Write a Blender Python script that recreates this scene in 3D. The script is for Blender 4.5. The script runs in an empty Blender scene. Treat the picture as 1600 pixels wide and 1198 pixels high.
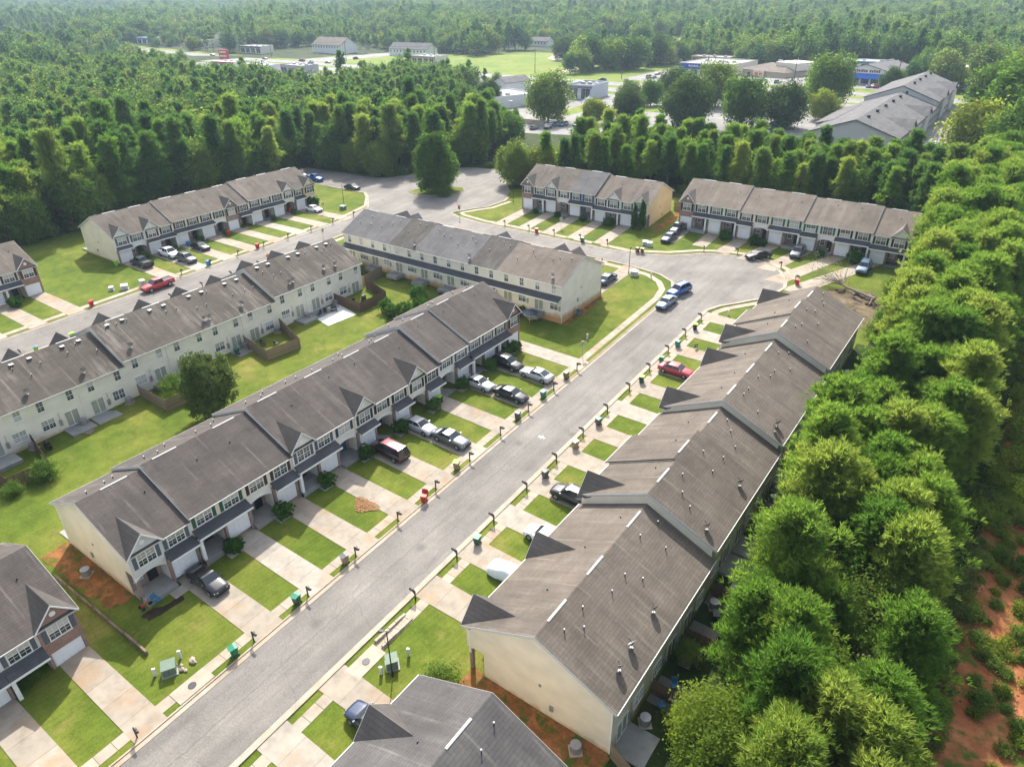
import bpy, bmesh, math, random
import numpy as np
from mathutils import Vector, Matrix
random.seed(7)
RNG = np.random.default_rng(7)
SC = bpy.context.scene
COL = SC.collection
R = math.radians

# ------------------------------------------------------------------ camera, sky, sun, exposure
def setup_camera():
    cd = bpy.data.cameras.new('camera'); cam = bpy.data.objects.new('camera', cd); COL.objects.link(cam)
    th, ro, yaw = R(29.38), R(-0.76), R(54.25)
    fh = Vector((-math.cos(yaw), math.sin(yaw), 0)); rt = Vector((math.sin(yaw), math.cos(yaw), 0)); zz = Vector((0, 0, 1))
    f = fh*math.cos(th) - zz*math.sin(th); up = fh*math.sin(th) + zz*math.cos(th)
    c, s = math.cos(ro), math.sin(ro)
    r2 = rt*c + up*s; u2 = up*c - rt*s
    m = Matrix((r2, u2, -f)).transposed().to_4x4(); m.translation = Vector((39, 0, 50.7))
    cam.matrix_world = m
    cd.sensor_fit = 'HORIZONTAL'; cd.sensor_width = 36; cd.lens = 1100/1600*36
    cd.clip_start = .5; cd.clip_end = 12000
    SC.camera = cam
setup_camera()
SUN_AZ = R(-50.5); SUN_EL = R(45)          # direction the light travels, in plan
world = bpy.data.worlds.new('World'); SC.world = world; world.use_nodes = True
_n = world.node_tree.nodes; _l = world.node_tree.links
_bg = _n['Background']; _sky = _n.new('ShaderNodeTexSky'); _sky.sky_type = 'NISHITA'; _sky.sun_disc = False
_sky.sun_elevation = SUN_EL
_sx, _sy = -math.cos(SUN_AZ), -math.sin(SUN_AZ)   # towards the sun
_sky.sun_rotation = math.atan2(_sx, _sy)
_sky.air_density = 1.0; _sky.dust_density = 3.0; _sky.ozone_density = .6
_hs = _n.new('ShaderNodeHueSaturation'); _hs.inputs['Saturation'].default_value = .6; _hs.inputs['Value'].default_value = 1.08
_l.new(_sky.outputs[0], _hs.inputs['Color']); _l.new(_hs.outputs[0], _bg.inputs[0]); _bg.inputs[1].default_value = 0.15
sd = bpy.data.lights.new('sun', 'SUN'); so = bpy.data.objects.new('sun', sd); COL.objects.link(so)
sd.energy = 3.7; sd.angle = R(.53); sd.color = (1.0, .955, .88)
so.rotation_euler = Vector((-math.cos(SUN_AZ)*math.cos(SUN_EL), -math.sin(SUN_AZ)*math.cos(SUN_EL), math.sin(SUN_EL))).to_track_quat('Z', 'Y').to_euler()
so.location = (-60, 80, 120)
vs = SC.view_settings; vs.view_transform = 'Standard'; vs.look = 'None'; vs.exposure = 1.1; vs.gamma = 1; vs.use_curve_mapping = False
SC.render.film_transparent = False
SC.cycles.max_bounces = 7; SC.cycles.diffuse_bounces = 5; SC.cycles.glossy_bounces = 2; SC.cycles.transparent_max_bounces = 6; SC.cycles.volume_bounces = 0
SC.cycles.use_denoising = True; SC.cycles.denoising_prefilter = 'ACCURATE'; SC.cycles.denoising_input_passes = 'RGB_ALBEDO_NORMAL'; SC.cycles.sampling_pattern = 'BLUE_NOISE'
SC.cycles.sample_clamp_indirect = 6

# ------------------------------------------------------------------ terrain
_CO = [-0.0243, -2.7933, 4.2585, 0.972, 2.2577, 0.2672, 1.8221, -1.9259, 0.1834]
def G(X, Y):
    x = np.clip(X, -112., 34.)/100; y = np.clip(Y, 8., 150.)/100
    c = _CO
    z = c[0]+c[1]*x+c[2]*y+c[3]*x*y+c[4]*x*x+c[5]*y*y+c[6]*x**3+c[7]*x*x*y+c[8]*x*y*y
    d = np.hypot(np.asarray(X)+60, np.asarray(Y)-80)
    e = np.clip(d-520, 0, None)
    z = z + 26*(1-np.exp(-e/1300)) + 5*np.sin(np.asarray(X)/310.)*np.cos(np.asarray(Y)/270.)*np.clip(e/500, 0, 1)
    return z
def g(x, y): return float(G(x, y))

# ------------------------------------------------------------------ materials
MATS = {}
class NT:
    def __init__(s, m): s.t = m.node_tree; s.n = s.t.nodes; s.l = s.t.links
    def new(s, typ, **kw):
        nd = s.n.new(typ)
        for k, v in kw.items():
            if k.startswith('i_'):
                key = k[2:]; key = int(key) if key.isdigit() else key.replace('_', ' ')
                nd.inputs[key].default_value = v
            else: setattr(nd, k, v)
        return nd
    def lk(s, a, b): s.l.new(a, b)
def rgba(c): return (c[0], c[1], c[2], 1)
def base_mat(name, rough=.8, spec=.3, metal=0.):
    m = bpy.data.materials.new(name); m.use_nodes = True; MATS[name] = m
    t = NT(m); b = t.n['Principled BSDF']
    b.inputs['Roughness'].default_value = rough; b.inputs['Metallic'].default_value = metal
    b.inputs['Specular IOR Level'].default_value = spec
    return m, t, b
def ramp(t, fac, stops):
    r = t.new('ShaderNodeValToRGB'); e = r.color_ramp.elements
    while len(e) > len(stops): e.remove(e[-1])
    while len(e) < len(stops): e.new(.5)
    for i, (p, c) in enumerate(stops): e[i].position = p; e[i].color = rgba(c)
    t.lk(fac, r.inputs[0]); return r.outputs[0]
def coords(t, scale=(1, 1, 1), kind='Object', rot=(0, 0, 0)):
    tc = t.new('ShaderNodeTexCoord'); mp = t.new('ShaderNodeMapping'); mp.inputs['Scale'].default_value = scale; mp.inputs['Rotation'].default_value = rot
    t.lk(tc.outputs[kind], mp.inputs[0]); return mp.outputs[0]
def noise(t, vec, sc, det=4, rough=.55):
    n = t.new('ShaderNodeTexNoise', i_Scale=sc, i_Detail=det, i_Roughness=rough); t.lk(vec, n.inputs['Vector']); return n.outputs[0]
def mix(t, f, a, b, mode='MIX'):
    m = t.new('ShaderNodeMix', data_type='RGBA', blend_type=mode)
    for k, v in ((0, f), (6, a), (7, b)):
        if hasattr(v, 'is_output') or isinstance(v, bpy.types.NodeSocket): t.lk(v, m.inputs[k])
        elif isinstance(v, (tuple, list)): m.inputs[k].default_value = rgba(v)
        else: m.inputs[k].default_value = v
    return m.outputs[2]
def bump(t, b, h, strength=.3, dist=.02):
    bp = t.new('ShaderNodeBump', i_Strength=strength, i_Distance=dist); t.lk(h, bp.inputs['Height']); t.lk(bp.outputs[0], b.inputs['Normal'])
def rnd_hsv(t, col, amt=.12):
    oi = t.new('ShaderNodeObjectInfo'); mr = t.new('ShaderNodeMapRange', i_3=1-amt, i_4=1+amt); t.lk(oi.outputs['Random'], mr.inputs[0])
    h = t.new('ShaderNodeHueSaturation'); t.lk(mr.outputs[0], h.inputs['Value']); t.lk(col, h.inputs['Color']); return h.outputs[0]
def plain(name, c, rough=.6, spec=.3, metal=0., vary=.12, sc=6., coat=0.):
    if name in MATS: return MATS[name]
    m, t, b = base_mat(name, rough, spec, metal)
    v = coords(t); n = noise(t, v, sc, 5)
    d = tuple(x*(1-vary) for x in c); e = tuple(min(1, x*(1+vary)) for x in c)
    t.lk(ramp(t, n, [(.3, d), (.7, e)]), b.inputs['Base Color'])
    if coat: b.inputs['Coat Weight'].default_value = coat; b.inputs['Coat Roughness'].default_value = .08
    return m

def shingle(name, c, streak=.0, swap=False, light=(.3, .27, .23)):
    m, t, b = base_mat(name, .9, .2)
    rot = (0, 0, R(90)) if swap else (0, 0, 0)
    v = coords(t, (1, 1, 1), rot=rot)
    br = t.new('ShaderNodeTexBrick', i_Scale=1.0, i_Mortar_Size=.012, i_Brick_Width=.95, i_Row_Height=.27, i_Bias=0.0)
    br.offset = .37; br.offset_frequency = 2
    br.inputs['Color1'].default_value = rgba(tuple(x*.93 for x in c)); br.inputs['Color2'].default_value = rgba(tuple(x*1.07 for x in c)); br.inputs['Mortar'].default_value = rgba(tuple(x*.6 for x in c))
    t.lk(v, br.inputs['Vector'])
    n1 = noise(t, coords(t, (.35, .35, .35)), 1.0, 5, .6)
    col = mix(t, .55, br.outputs[0], ramp(t, n1, [(.3, (.62, .62, .63)), (.7, (1.35, 1.33, 1.3))]), 'MULTIPLY')
    if streak:
        st = noise(t, coords(t, (1.1, .12, .12) if not swap else (.12, 1.1, .12)), 1.6, 5, .65)
        big = noise(t, coords(t, (.16, .2, .2)), 1.0, 3)
        mm = t.new('ShaderNodeMath', operation='MULTIPLY'); t.lk(ramp(t, st, [(.46, (0, 0, 0)), (.74, (1, 1, 1))]), mm.inputs[0]); t.lk(ramp(t, big, [(.38, (0, 0, 0)), (.66, (1, 1, 1))]), mm.inputs[1])
        m2 = t.new('ShaderNodeMath', operation='MULTIPLY'); t.lk(mm.outputs[0], m2.inputs[0]); m2.inputs[1].default_value = streak
        col = mix(t, m2.outputs[0], col, light)
        dk = noise(t, coords(t, (.7, .1, .1)), 1.3, 4, .6)
        col = mix(t, ramp(t, dk, [(.5, (0, 0, 0)), (.75, (.5, .5, .5))]), col, tuple(x*.55 for x in c))
    if streak and not swap:
        tc = t.new('ShaderNodeTexCoord'); sp = t.new('ShaderNodeSeparateXYZ'); t.lk(tc.outputs['Object'], sp.inputs[0])
        dv = t.new('ShaderNodeMath', operation='DIVIDE'); dv.inputs[1].default_value = 3.05; t.lk(sp.outputs[0], dv.inputs[0]); fr = t.new('ShaderNodeMath', operation='FRACT'); t.lk(dv.outputs[0], fr.inputs[0])
        wob = noise(t, coords(t, (1, .35, 1)), 1.5, 3); w2 = t.new('ShaderNodeMath', operation='MULTIPLY_ADD', i_1=.09, i_2=-.045); t.lk(wob, w2.inputs[0]); a2 = t.new('ShaderNodeMath', operation='ADD'); t.lk(fr.outputs[0], a2.inputs[0]); t.lk(w2.outputs[0], a2.inputs[1])
        ln = ramp(t, a2.outputs[0], [(.0, (.28, .28, .28)), (.02, (.2, .2, .2)), (.06, (0, 0, 0)), (.97, (0, 0, 0)), (1.0, (.24, .24, .24))])
        g2 = t.new('ShaderNodeMath', operation='MULTIPLY'); t.lk(ln, g2.inputs[0]); t.lk(ramp(t, noise(t, coords(t, (.5, .5, .5)), .6, 3), [(.42, (0, 0, 0)), (.6, (1, 1, 1))]), g2.inputs[1])
        col = mix(t, g2.outputs[0], col, light)
    t.lk(rnd_hsv(t, col, .09), b.inputs['Base Color'])
    bump(t, b, br.outputs['Fac'], .6, .02)
    return m
def siding(name, c, stain=0.):
    m, t, b = base_mat(name, .55, .3)
    v = coords(t); n = noise(t, coords(t, (.3, .3, .5)), 1.5, 5)
    col = ramp(t, n, [(.3, tuple(x*.9 for x in c)), (.7, tuple(x*1.06 for x in c))])
    sp = t.new('ShaderNodeSeparateXYZ'); t.lk(v, sp.inputs[0])
    fr = t.new('ShaderNodeMath', operation='FRACT'); ml = t.new('ShaderNodeMath', operation='MULTIPLY'); ml.inputs[1].default_value = 1/.2; t.lk(sp.outputs[2], ml.inputs[0]); t.lk(ml.outputs[0], fr.inputs[0])
    ln = ramp(t, fr.outputs[0], [(.0, (.55, .55, .55)), (.2, (1, 1, 1))])
    col = mix(t, .8, col, ln, 'MULTIPLY')
    if stain:
        n2 = noise(t, coords(t, (.5, .5, .2)), 2.0, 4); ad = t.new('ShaderNodeMath', operation='MULTIPLY_ADD', i_1=1.3); t.lk(n2, ad.inputs[0]); t.lk(sp.outputs[2], ad.inputs[2])
        col = mix(t, ramp(t, ad.outputs[0], [(.0, (1, 1, 1)), (.62, (.55, .55, .55)), (1.0, (0, 0, 0))]), col, (.46, .27, .12))
    t.lk(col, b.inputs['Base Color']); bump(t, b, fr.outputs[0], .5, .015)
    return m
def brick(name, c1, c2, mort=(.42, .38, .34)):
    m, t, b = base_mat(name, .85, .2)
    tc = t.new('ShaderNodeTexCoord'); sp = t.new('ShaderNodeSeparateXYZ'); t.lk(tc.outputs['Object'], sp.inputs[0])
    ad = t.new('ShaderNodeMath', operation='ADD'); t.lk(sp.outputs[0], ad.inputs[0]); t.lk(sp.outputs[1], ad.inputs[1])
    cb = t.new('ShaderNodeCombineXYZ'); t.lk(ad.outputs[0], cb.inputs[0]); t.lk(sp.outputs[2], cb.inputs[1])
    br = t.new('ShaderNodeTexBrick', i_Scale=1.0, i_Mortar_Size=.012, i_Brick_Width=.24, i_Row_Height=.085)
    br.inputs['Color1'].default_value = rgba(c1); br.inputs['Color2'].default_value = rgba(c2); br.inputs['Mortar'].default_value = rgba(mort)
    t.lk(cb.outputs[0], br.inputs['Vector'])
    n1 = noise(t, coords(t), 1.3, 4)
    t.lk(mix(t, .5, br.outputs[0], ramp(t, n1, [(.3, (.7, .7, .7)), (.7, (1.25, 1.2, 1.2))]), 'MULTIPLY'), b.inputs['Base Color']); bump(t, b, br.outputs['Fac'], -.4, .01)
    return m
def concrete(name, c, stain=0., amt=.5):
    m, t, b = base_mat(name, .85, .25)
    v = coords(t, kind='Generated') if False else None
    geo = t.new('ShaderNodeNewGeometry')
    def nn(sc, det=5, r=.6):
        n = t.new('ShaderNodeTexNoise', i_Scale=sc, i_Detail=det, i_Roughness=r); t.lk(geo.outputs['Position'], n.inputs['Vector']); return n.outputs[0]
    col = ramp(t, nn(.9), [(.3, tuple(x*.78 for x in c)), (.5, c), (.7, tuple(min(1, x*1.12) for x in c))])
    col = mix(t, ramp(t, nn(9), [(.35, (.12, .12, .12)), (.65, (0, 0, 0))]), col, tuple(x*.6 for x in c))
    if stain:
        f = ramp(t, nn(.33, 5, .65), [(.5, (0, 0, 0)), (.68, (stain,)*3)])
        col = mix(t, f, col, (.31, .20, .11))
        f2 = ramp(t, nn(.42, 6, .7), [(.28, (.55*stain,)*3), (.42, (0, 0, 0))])
        col = mix(t, f2, col, (.16, .145, .12))
    t.lk(rnd_hsv(t, col, .08), b.inputs['Base Color']); bump(t, b, nn(14), .15, .01)
    return m
def asphalt(name, c, seam=None):
    m, t, b = base_mat(name, .9, .25)
    geo = t.new('ShaderNodeNewGeometry'); P = geo.outputs['Position']
    def nn(sc, det=5, r=.6, vec=None):
        n = t.new('ShaderNodeTexNoise', i_Scale=sc, i_Detail=det, i_Roughness=r); t.lk(vec or P, n.inputs['Vector']); return n.outputs[0]
    col = ramp(t, nn(.16, 6, .62), [(.32, tuple(x*.8 for x in c)), (.5, c), (.68, tuple(x*1.2 for x in c))])
    col = mix(t, .5, col, ramp(t, nn(7, 3, .8), [(.35, (.62, .62, .62)), (.65, (1.35, 1.34, 1.32))]), 'MULTIPLY')
    mp = t.new('ShaderNodeMapping'); mp.inputs['Scale'].default_value = (1.6, .16, 1); t.lk(P, mp.inputs[0])
    col = mix(t, .45, col, ramp(t, nn(.55, 5, .65, mp.outputs[0]), [(.35, (.74, .74, .75)), (.65, (1.25, 1.24, 1.22))]), 'MULTIPLY')
    # distorted voronoi edges = cracks
    dn = t.new('ShaderNodeTexNoise', i_Scale=1.2, i_Detail=5); t.lk(P, dn.inputs['Vector'])
    add = t.new('ShaderNodeMix', data_type='VECTOR'); add.inputs[0].default_value = .35; t.lk(P, add.inputs[4]); t.lk(dn.outputs['Color'], add.inputs[5])
    vo = t.new('ShaderNodeTexVoronoi', feature='DISTANCE_TO_EDGE', i_Scale=.22); t.lk(add.outputs[1], vo.inputs['Vector'])
    col = mix(t, ramp(t, vo.outputs['Distance'], [(.0, (.3, .3, .3)), (.007, (0, 0, 0))]), col, tuple(x*.4 for x in c))
    # small dark oil spots
    vs_ = t.new('ShaderNodeTexVoronoi', i_Scale=.33); t.lk(add.outputs[1], vs_.inputs['Vector'])
    col = mix(t, ramp(t, vs_.outputs['Distance'], [(.05, (.5, .5, .5)), (.16, (0, 0, 0))]), col, tuple(x*.5 for x in c))
    if seam is not None:
        sp = t.new('ShaderNodeSeparateXYZ'); t.lk(add.outputs[1], sp.inputs[0])
        for off, wd, dk in seam:
            a1 = t.new('ShaderNodeMath', operation='ADD'); a1.inputs[1].default_value = -off; t.lk(sp.outputs[0], a1.inputs[0]); a2 = t.new('ShaderNodeMath', operation='ABSOLUTE'); t.lk(a1.outputs[0], a2.inputs[0])
            col = mix(t, ramp(t, a2.outputs[0], [(0, (dk,)*3), (wd, (dk*.6,)*3), (min(1, wd*1.6), (0, 0, 0))]), col, tuple(x*.45 for x in c))
    t.lk(col, b.inputs['Base Color']); bump(t, b, nn(22), .25, .01)
    return m
def ground_mat(name, stops, sc=.15, sc2=1.3, extra=None, mow=0):
    m, t, b = base_mat(name, .95, .1)
    geo = t.new('ShaderNodeNewGeometry'); P = geo.outputs['Position']
    def nn(s, det=6, r=.62):
        n = t.new('ShaderNodeTexNoise', i_Scale=s, i_Detail=det, i_Roughness=r); t.lk(P, n.inputs['Vector']); return n.outputs[0]
    col = ramp(t, nn(sc), stops)
    col = mix(t, .6, col, ramp(t, nn(sc2), [(.3, (.62, .66, .6)), (.7, (1.3, 1.26, 1.25))]), 'MULTIPLY')
    col = mix(t, .55, col, ramp(t, nn(sc2*9, 3, .8), [(.3, (.55, .58, .5)), (.7, (1.42, 1.38, 1.35))]), 'MULTIPLY')
    if mow:
        mp = t.new('ShaderNodeMapping'); mp.inputs['Rotation'].default_value = (0, 0, R(8)); t.lk(P, mp.inputs[0])
        wv = t.new('ShaderNodeTexWave', i_Scale=.55, i_Distortion=1.2, i_Detail=2); t.lk(mp.outputs[0], wv.inputs['Vector'])
        col = mix(t, mow, col, ramp(t, wv.outputs['Fac'], [(.3, (.8, .84, .8)), (.7, (1.15, 1.12, 1.1))]), 'MULTIPLY')
        vo = t.new('ShaderNodeTexVoronoi', i_Scale=.16); t.lk(P, vo.inputs['Vector']); hv = t.new('ShaderNodeSeparateColor'); t.lk(vo.outputs['Color'], hv.inputs[0])
        col = mix(t, .5, col, ramp(t, hv.outputs[0], [(.2, (.86, .9, .85)), (.8, (1.14, 1.08, 1.1))]), 'MULTIPLY')
        col = mix(t, ramp(t, nn(.42, 5, .7), [(.6, (0, 0, 0)), (.74, (.6, .6, .6))]), col, (.24, .18, .07))
    if extra:
        for s, lo, hi, c in extra:
            col = mix(t, ramp(t, nn(s), [(lo, (0, 0, 0)), (hi, (1, 1, 1))]), col, c)
    t.lk(col, b.inputs['Base Color']); bump(t, b, nn(11, 4, .7), .5, .05)
    return m
def foliage(name, cols, trans=.38):
    m = bpy.data.materials.new(name); m.use_nodes = True; MATS[name] = m
    t = NT(m); t.n.remove(t.n['Principled BSDF']); out = t.n['Material Output']
    at = t.new('ShaderNodeAttribute', attribute_name='tone'); oi = t.new('ShaderNodeObjectInfo')
    ad = t.new('ShaderNodeMath', operation='MULTIPLY_ADD', i_1=.66); t.lk(oi.outputs['Random'], ad.inputs[0])
    ml = t.new('ShaderNodeMath', operation='MULTIPLY'); ml.inputs[1].default_value = .34; t.lk(at.outputs['Fac'], ml.inputs[0]); t.lk(ml.outputs[0], ad.inputs[2])
    n = len(cols); col = ramp(t, ad.outputs[0], [(.15+.7*i/max(1, n-1), c) for i, c in enumerate(cols)])
    d = t.new('ShaderNodeBsdfDiffuse'); tr = t.new('ShaderNodeBsdfTranslucent'); mx = t.new('ShaderNodeMixShader'); mx.inputs[0].default_value = trans
    hs = t.new('ShaderNodeHueSaturation', i_Saturation=1.1, i_Value=1.3); t.lk(col, hs.inputs['Color'])
    t.lk(col, d.inputs[0]); t.lk(hs.outputs[0], tr.inputs[0]); t.lk(d.outputs[0], mx.inputs[1]); t.lk(tr.outputs[0], mx.inputs[2]); t.lk(mx.outputs[0], out.inputs[0])
    return m
def glass(name, c, rough=.08):
    m, t, b = base_mat(name, rough, .6)
    n = noise(t, coords(t), .8, 2); t.lk(ramp(t, n, [(.3, tuple(x*.8 for x in c)), (.7, tuple(x*1.2 for x in c))]), b.inputs['Base Color'])
    return m

M = {}
M['roof_dark'] = shingle('roof_dark', (.082, .071, .064), .16)
M['roof_dark_s'] = shingle('roof_dark_s', (.085, .077, .072), 0, True)
M['roof_brown'] = shingle('roof_brown', (.122, .103, .085), .36)
M['roof_brown_s'] = shingle('roof_brown_s', (.095, .085, .077), 0, True)
M['roof_streak'] = shingle('roof_streak', (.088, .076, .064), .85)
M['roof_tan'] = shingle('roof_tan', (.165, .138, .112), .3)
M['roof_tan_s'] = shingle('roof_tan_s', (.135, .115, .1), 0, True)
M['roof_grey'] = shingle('roof_grey', (.125, .122, .122), .1)
M['roof_grey_s'] = shingle('roof_grey_s', (.115, .112, .112), 0, True)
M['roof_slate'] = shingle('roof_slate', (.095, .09, .088), .2)
M['roof_old'] = shingle('roof_old', (.085, .078, .07), .5)
M['roof_shade_tint'] = shingle('roof_shade_tint', (.085, .085, .09), 0)  # low roofs: bluish tone of the wall's shade is put into the shingle colour
M['sid_cream'] = siding('siding_cream', (.74, .67, .53), .7)
M['sid_beige'] = siding('siding_beige', (.70, .64, .52))
M['sid_tan'] = siding('siding_tan', (.62, .48, .31), .5)
M['sid_white'] = siding('siding_white', (.72, .71, .68))
M['sid_grey'] = siding('siding_grey', (.60, .60, .58))
M['sid_pale'] = siding('siding_pale', (.74, .70, .60), .2)
M['sid_blue'] = siding('siding_blue', (.23, .30, .40))
M['brick_red'] = brick('brick_red', (.20, .075, .05), (.27, .11, .075))
M['brick_brown'] = brick('brick_brown', (.17, .10, .075), (.25, .15, .11))
M['white'] = plain('white_paint', (.72, .72, .70), .5, vary=.05)
M['trim'] = plain('trim_paint', (.50, .50, .48), .5, vary=.06)
M['garage'] = plain('garage_white', (.74, .75, .76), .45, vary=.05)
M['pane_up'] = glass('pane_blind', (.30, .31, .25), .15)
M['pane_low'] = glass('pane_screen', (.035, .04, .045), .12)
M['glass'] = glass('car_glass', (.02, .028, .034), .04)
M['shop_glass'] = glass('shop_glass', (.04, .05, .06), .05)
for k, c in dict(grey=(.10, .11, .13), green=(.03, .09, .055), black=(.018, .018, .02), navy=(.035, .05, .085), brown=(.06, .035, .028), teal=(.02, .12, .09)).items():
    M['sh_'+k] = plain('shutter_'+k, c, .55, vary=.08)
M['door_dark'] = plain('door_dark', (.02, .022, .03), .45); M['door_blue'] = plain('door_blue', (.03, .09, .15), .45); M['door_red'] = plain('door_red', (.2, .03, .03), .45); M['door_green'] = plain('door_green', (.02, .1, .07), .45)
M['metal'] = plain('galvanised_metal', (.35, .36, .37), .45, .5, .6, .1)
M['dark_metal'] = plain('dark_metal', (.03, .03, .032), .5, .4, .3)
M['vent_white'] = plain('vent_white', (.60, .60, .58), .55)
M['pane_white'] = glass('pane_curtain', (.46, .45, .42), .2)
M['pane_dark'] = glass('pane_clear', (.06, .07, .075), .06)
M['pipe'] = plain('vent_pipe_grey', (.22, .21, .2), .6)
M['slab'] = concrete('concrete_driveway', (.31, .268, .212), .75)
M['slab_clean'] = concrete('concrete_clean', (.335, .30, .25), .45)
M['walk'] = concrete('concrete_walk', (.35, .30, .235), .55)
M['kerb'] = concrete('concrete_kerb', (.34, .285, .22), .4)
M['patio'] = concrete('concrete_patio', (.26, .26, .25), .25)
M['asphalt'] = asphalt('asphalt_old', (.185, .172, .155))
M['asphalt_main'] = asphalt('asphalt_main', (.185, .172, .155), [(-.25, .035, .4), (-2.1, .5, .14), (1.5, .5, .14)])
M['asphalt_far'] = asphalt('asphalt_far', (.215, .205, .195))
M['lawn'] = ground_mat('lawn_grass', [(.28, (.064, .100, .013)), (.46, (.092, .128, .017)), (.6, (.128, .150, .025)), (.74, (.20, .17, .055))], .13, .7, None, .22)
M['lawn_dry'] = ground_mat('lawn_dry', [(.3, (.10, .14, .02)), (.5, (.16, .165, .035)), (.7, (.24, .19, .07))], .2, 1.0)
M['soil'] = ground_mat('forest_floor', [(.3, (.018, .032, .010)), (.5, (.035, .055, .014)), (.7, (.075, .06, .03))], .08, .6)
M['meadow'] = ground_mat('meadow', [(.3, (.10, .16, .025)), (.5, (.15, .20, .035)), (.7, (.22, .22, .06))], .03, .3)
M['clay'] = ground_mat('red_clay', [(.3, (.20, .075, .032)), (.5, (.29, .11, .05)), (.7, (.36, .16, .08))], .35, 1.6, [(.45, .52, .62, (.07, .10, .018))])
M['clay_edge'] = ground_mat('clay_edge', [(.3, (.11, .075, .025)), (.5, (.24, .10, .04)), (.7, (.36, .15, .065))], .8, 2.5, [(1.1, .5, .62, (.07, .10, .016))])
M['mulch'] = ground_mat('mulch', [(.3, (.02, .016, .012)), (.6, (.05, .035, .025))], .8, 3)
M['needles'] = ground_mat('dead_leaves', [(.3, (.25, .13, .06)), (.6, (.42, .26, .14))], .9, 3)
M['timber'] = plain('timber_grey', (.17, .125, .085), .85, vary=.35, sc=3)
M['fence'] = plain('fence_wood', (.21, .16, .105), .85, vary=.4, sc=2.5)
M['fence_dark'] = plain('fence_wood_dark', (.12, .075, .05), .85, vary=.35, sc=2.5)
M['trunk'] = plain('bark', (.085, .062, .045), .95, vary=.4, sc=4)
M['dead'] = plain('dead_wood', (.20, .16, .13), .95, vary=.3, sc=4)
M['f_pine'] = foliage('pine_needles', [(.062, .130, .036), (.092, .172, .042), (.130, .212, .050), (.19, .25, .062)], .56)
M['f_pine2'] = foliage('pine_needles_bright', [(.095, .180, .036), (.140, .235, .046), (.190, .28, .058), (.26, .315, .074)], .62)
M['f_dark'] = foliage('broadleaf_dark', [(.060, .100, .032), (.090, .135, .040), (.130, .170, .050)], .5)
M['f_green'] = foliage('broadleaf_green', [(.092, .165, .036), (.135, .210, .044), (.195, .25, .058)], .58)
M['f_yellow'] = foliage('broadleaf_yellow', [(.12, .18, .03), (.17, .23, .036), (.23, .265, .05)], .58)
M['f_bush'] = foliage('bush_green', [(.050, .120, .024), (.075, .160, .030), (.11, .20, .04)], .42)
M['f_grey'] = foliage('leaf_greyish', [(.11, .15, .06), (.17, .19, .09), (.25, .25, .14)], .5)
M['f_far'] = foliage('far_leaves', [(.062, .122, .038), (.092, .160, .044), (.130, .195, .052), (.185, .225, .064)], .55)
# ------------------------------------------------------------------ mesh helpers
class MB:
    def __init__(s): s.v = []; s.f = []; s.m = []
    def face(s, pts, mi=0):
        i = len(s.v); s.v += [tuple(map(float, p)) for p in pts]; s.f.append(list(range(i, i+len(pts)))); s.m.append(mi); return s
    def box(s, x0, x1, y0, y1, z0, z1, mi=0):
        i = len(s.v); s.v += [(x, y, z) for z in (z0, z1) for y in (y0, y1) for x in (x0, x1)]
        for q in ((0, 2, 3, 1), (4, 5, 7, 6), (0, 1, 5, 4), (2, 6, 7, 3), (0, 4, 6, 2), (1, 3, 7, 5)): s.f.append([i+k for k in q]); s.m.append(mi)
        return s
    def extrude(s, poly, d, mi=0):
        """closed solid: polygon (3d points) swept by vector d"""
        n = len(poly); i = len(s.v); s.v += [tuple(map(float, p)) for p in poly] + [tuple(float(p[k]+d[k]) for k in range(3)) for p in poly]
        s.f.append([i+k for k in range(n)]); s.m.append(mi); s.f.append([i+n+k for k in reversed(range(n))]); s.m.append(mi)
        for k in range(n): s.f.append([i+k, i+n+k, i+n+(k+1) % n, i+(k+1) % n]); s.m.append(mi)
        return s
    def cone(s, p, q, r0, r1, n=8, mi=0, cap=True):
        p = Vector(p); q = Vector(q); d = (q-p).normalized(); a = d.orthogonal().normalized(); b = d.cross(a); i = len(s.v)
        for c, r in ((p, r0), (q, r1)):
            for k in range(n):
                t = 2*math.pi*k/n; s.v.append(tuple(c+a*(r*math.cos(t))+b*(r*math.sin(t))))
        for k in range(n): s.f.append([i+k, i+(k+1) % n, i+n+(k+1) % n, i+n+k]); s.m.append(mi)
        if cap: s.f.append([i+k for k in reversed(range(n))]); s.m.append(mi); s.f.append([i+n+k for k in range(n)]); s.m.append(mi)
        return s
    def tube(s, pts, rs, n=7, mi=0):
        for k in range(len(pts)-1): s.cone(pts[k], pts[k+1], rs[k], rs[k+1], n, mi)
        return s
    def mesh(s, name, mats, smooth=False):
        me = bpy.data.meshes.new(name); me.from_pydata(s.v, [], s.f)
        for m in (mats if isinstance(mats, (list, tuple)) else [mats]): me.materials.append(m)
        if any(s.m): me.polygons.foreach_set('material_index', s.m)
        me.update()
        bm = bmesh.new(); bm.from_mesh(me); bmesh.ops.recalc_face_normals(bm, faces=bm.faces); bm.to_mesh(me); bm.free()
        if smooth: me.polygons.foreach_set('use_smooth', [True]*len(me.polygons))
        return me
def link(name, me, parent=None, loc=(0, 0, 0), rz=0., scale=None):
    o = bpy.data.objects.new(name, me); COL.objects.link(o)
    if parent is not None: o.parent = parent
    o.location = loc
    if rz: o.rotation_euler = (0, 0, rz)
    if scale is not None: o.scale = scale if isinstance(scale, (tuple, list)) else (scale,)*3
    return o
def ob(name, mb, mats, parent=None, loc=(0, 0, 0), rz=0., smooth=False):
    return link(name, mb.mesh(name, mats, smooth), parent, loc, rz)
def empty(name, loc, rz=0.):
    o = bpy.data.objects.new(name, None); COL.objects.link(o); o.location = loc; o.rotation_euler = (0, 0, rz); o.empty_display_size = .5; return o
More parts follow.
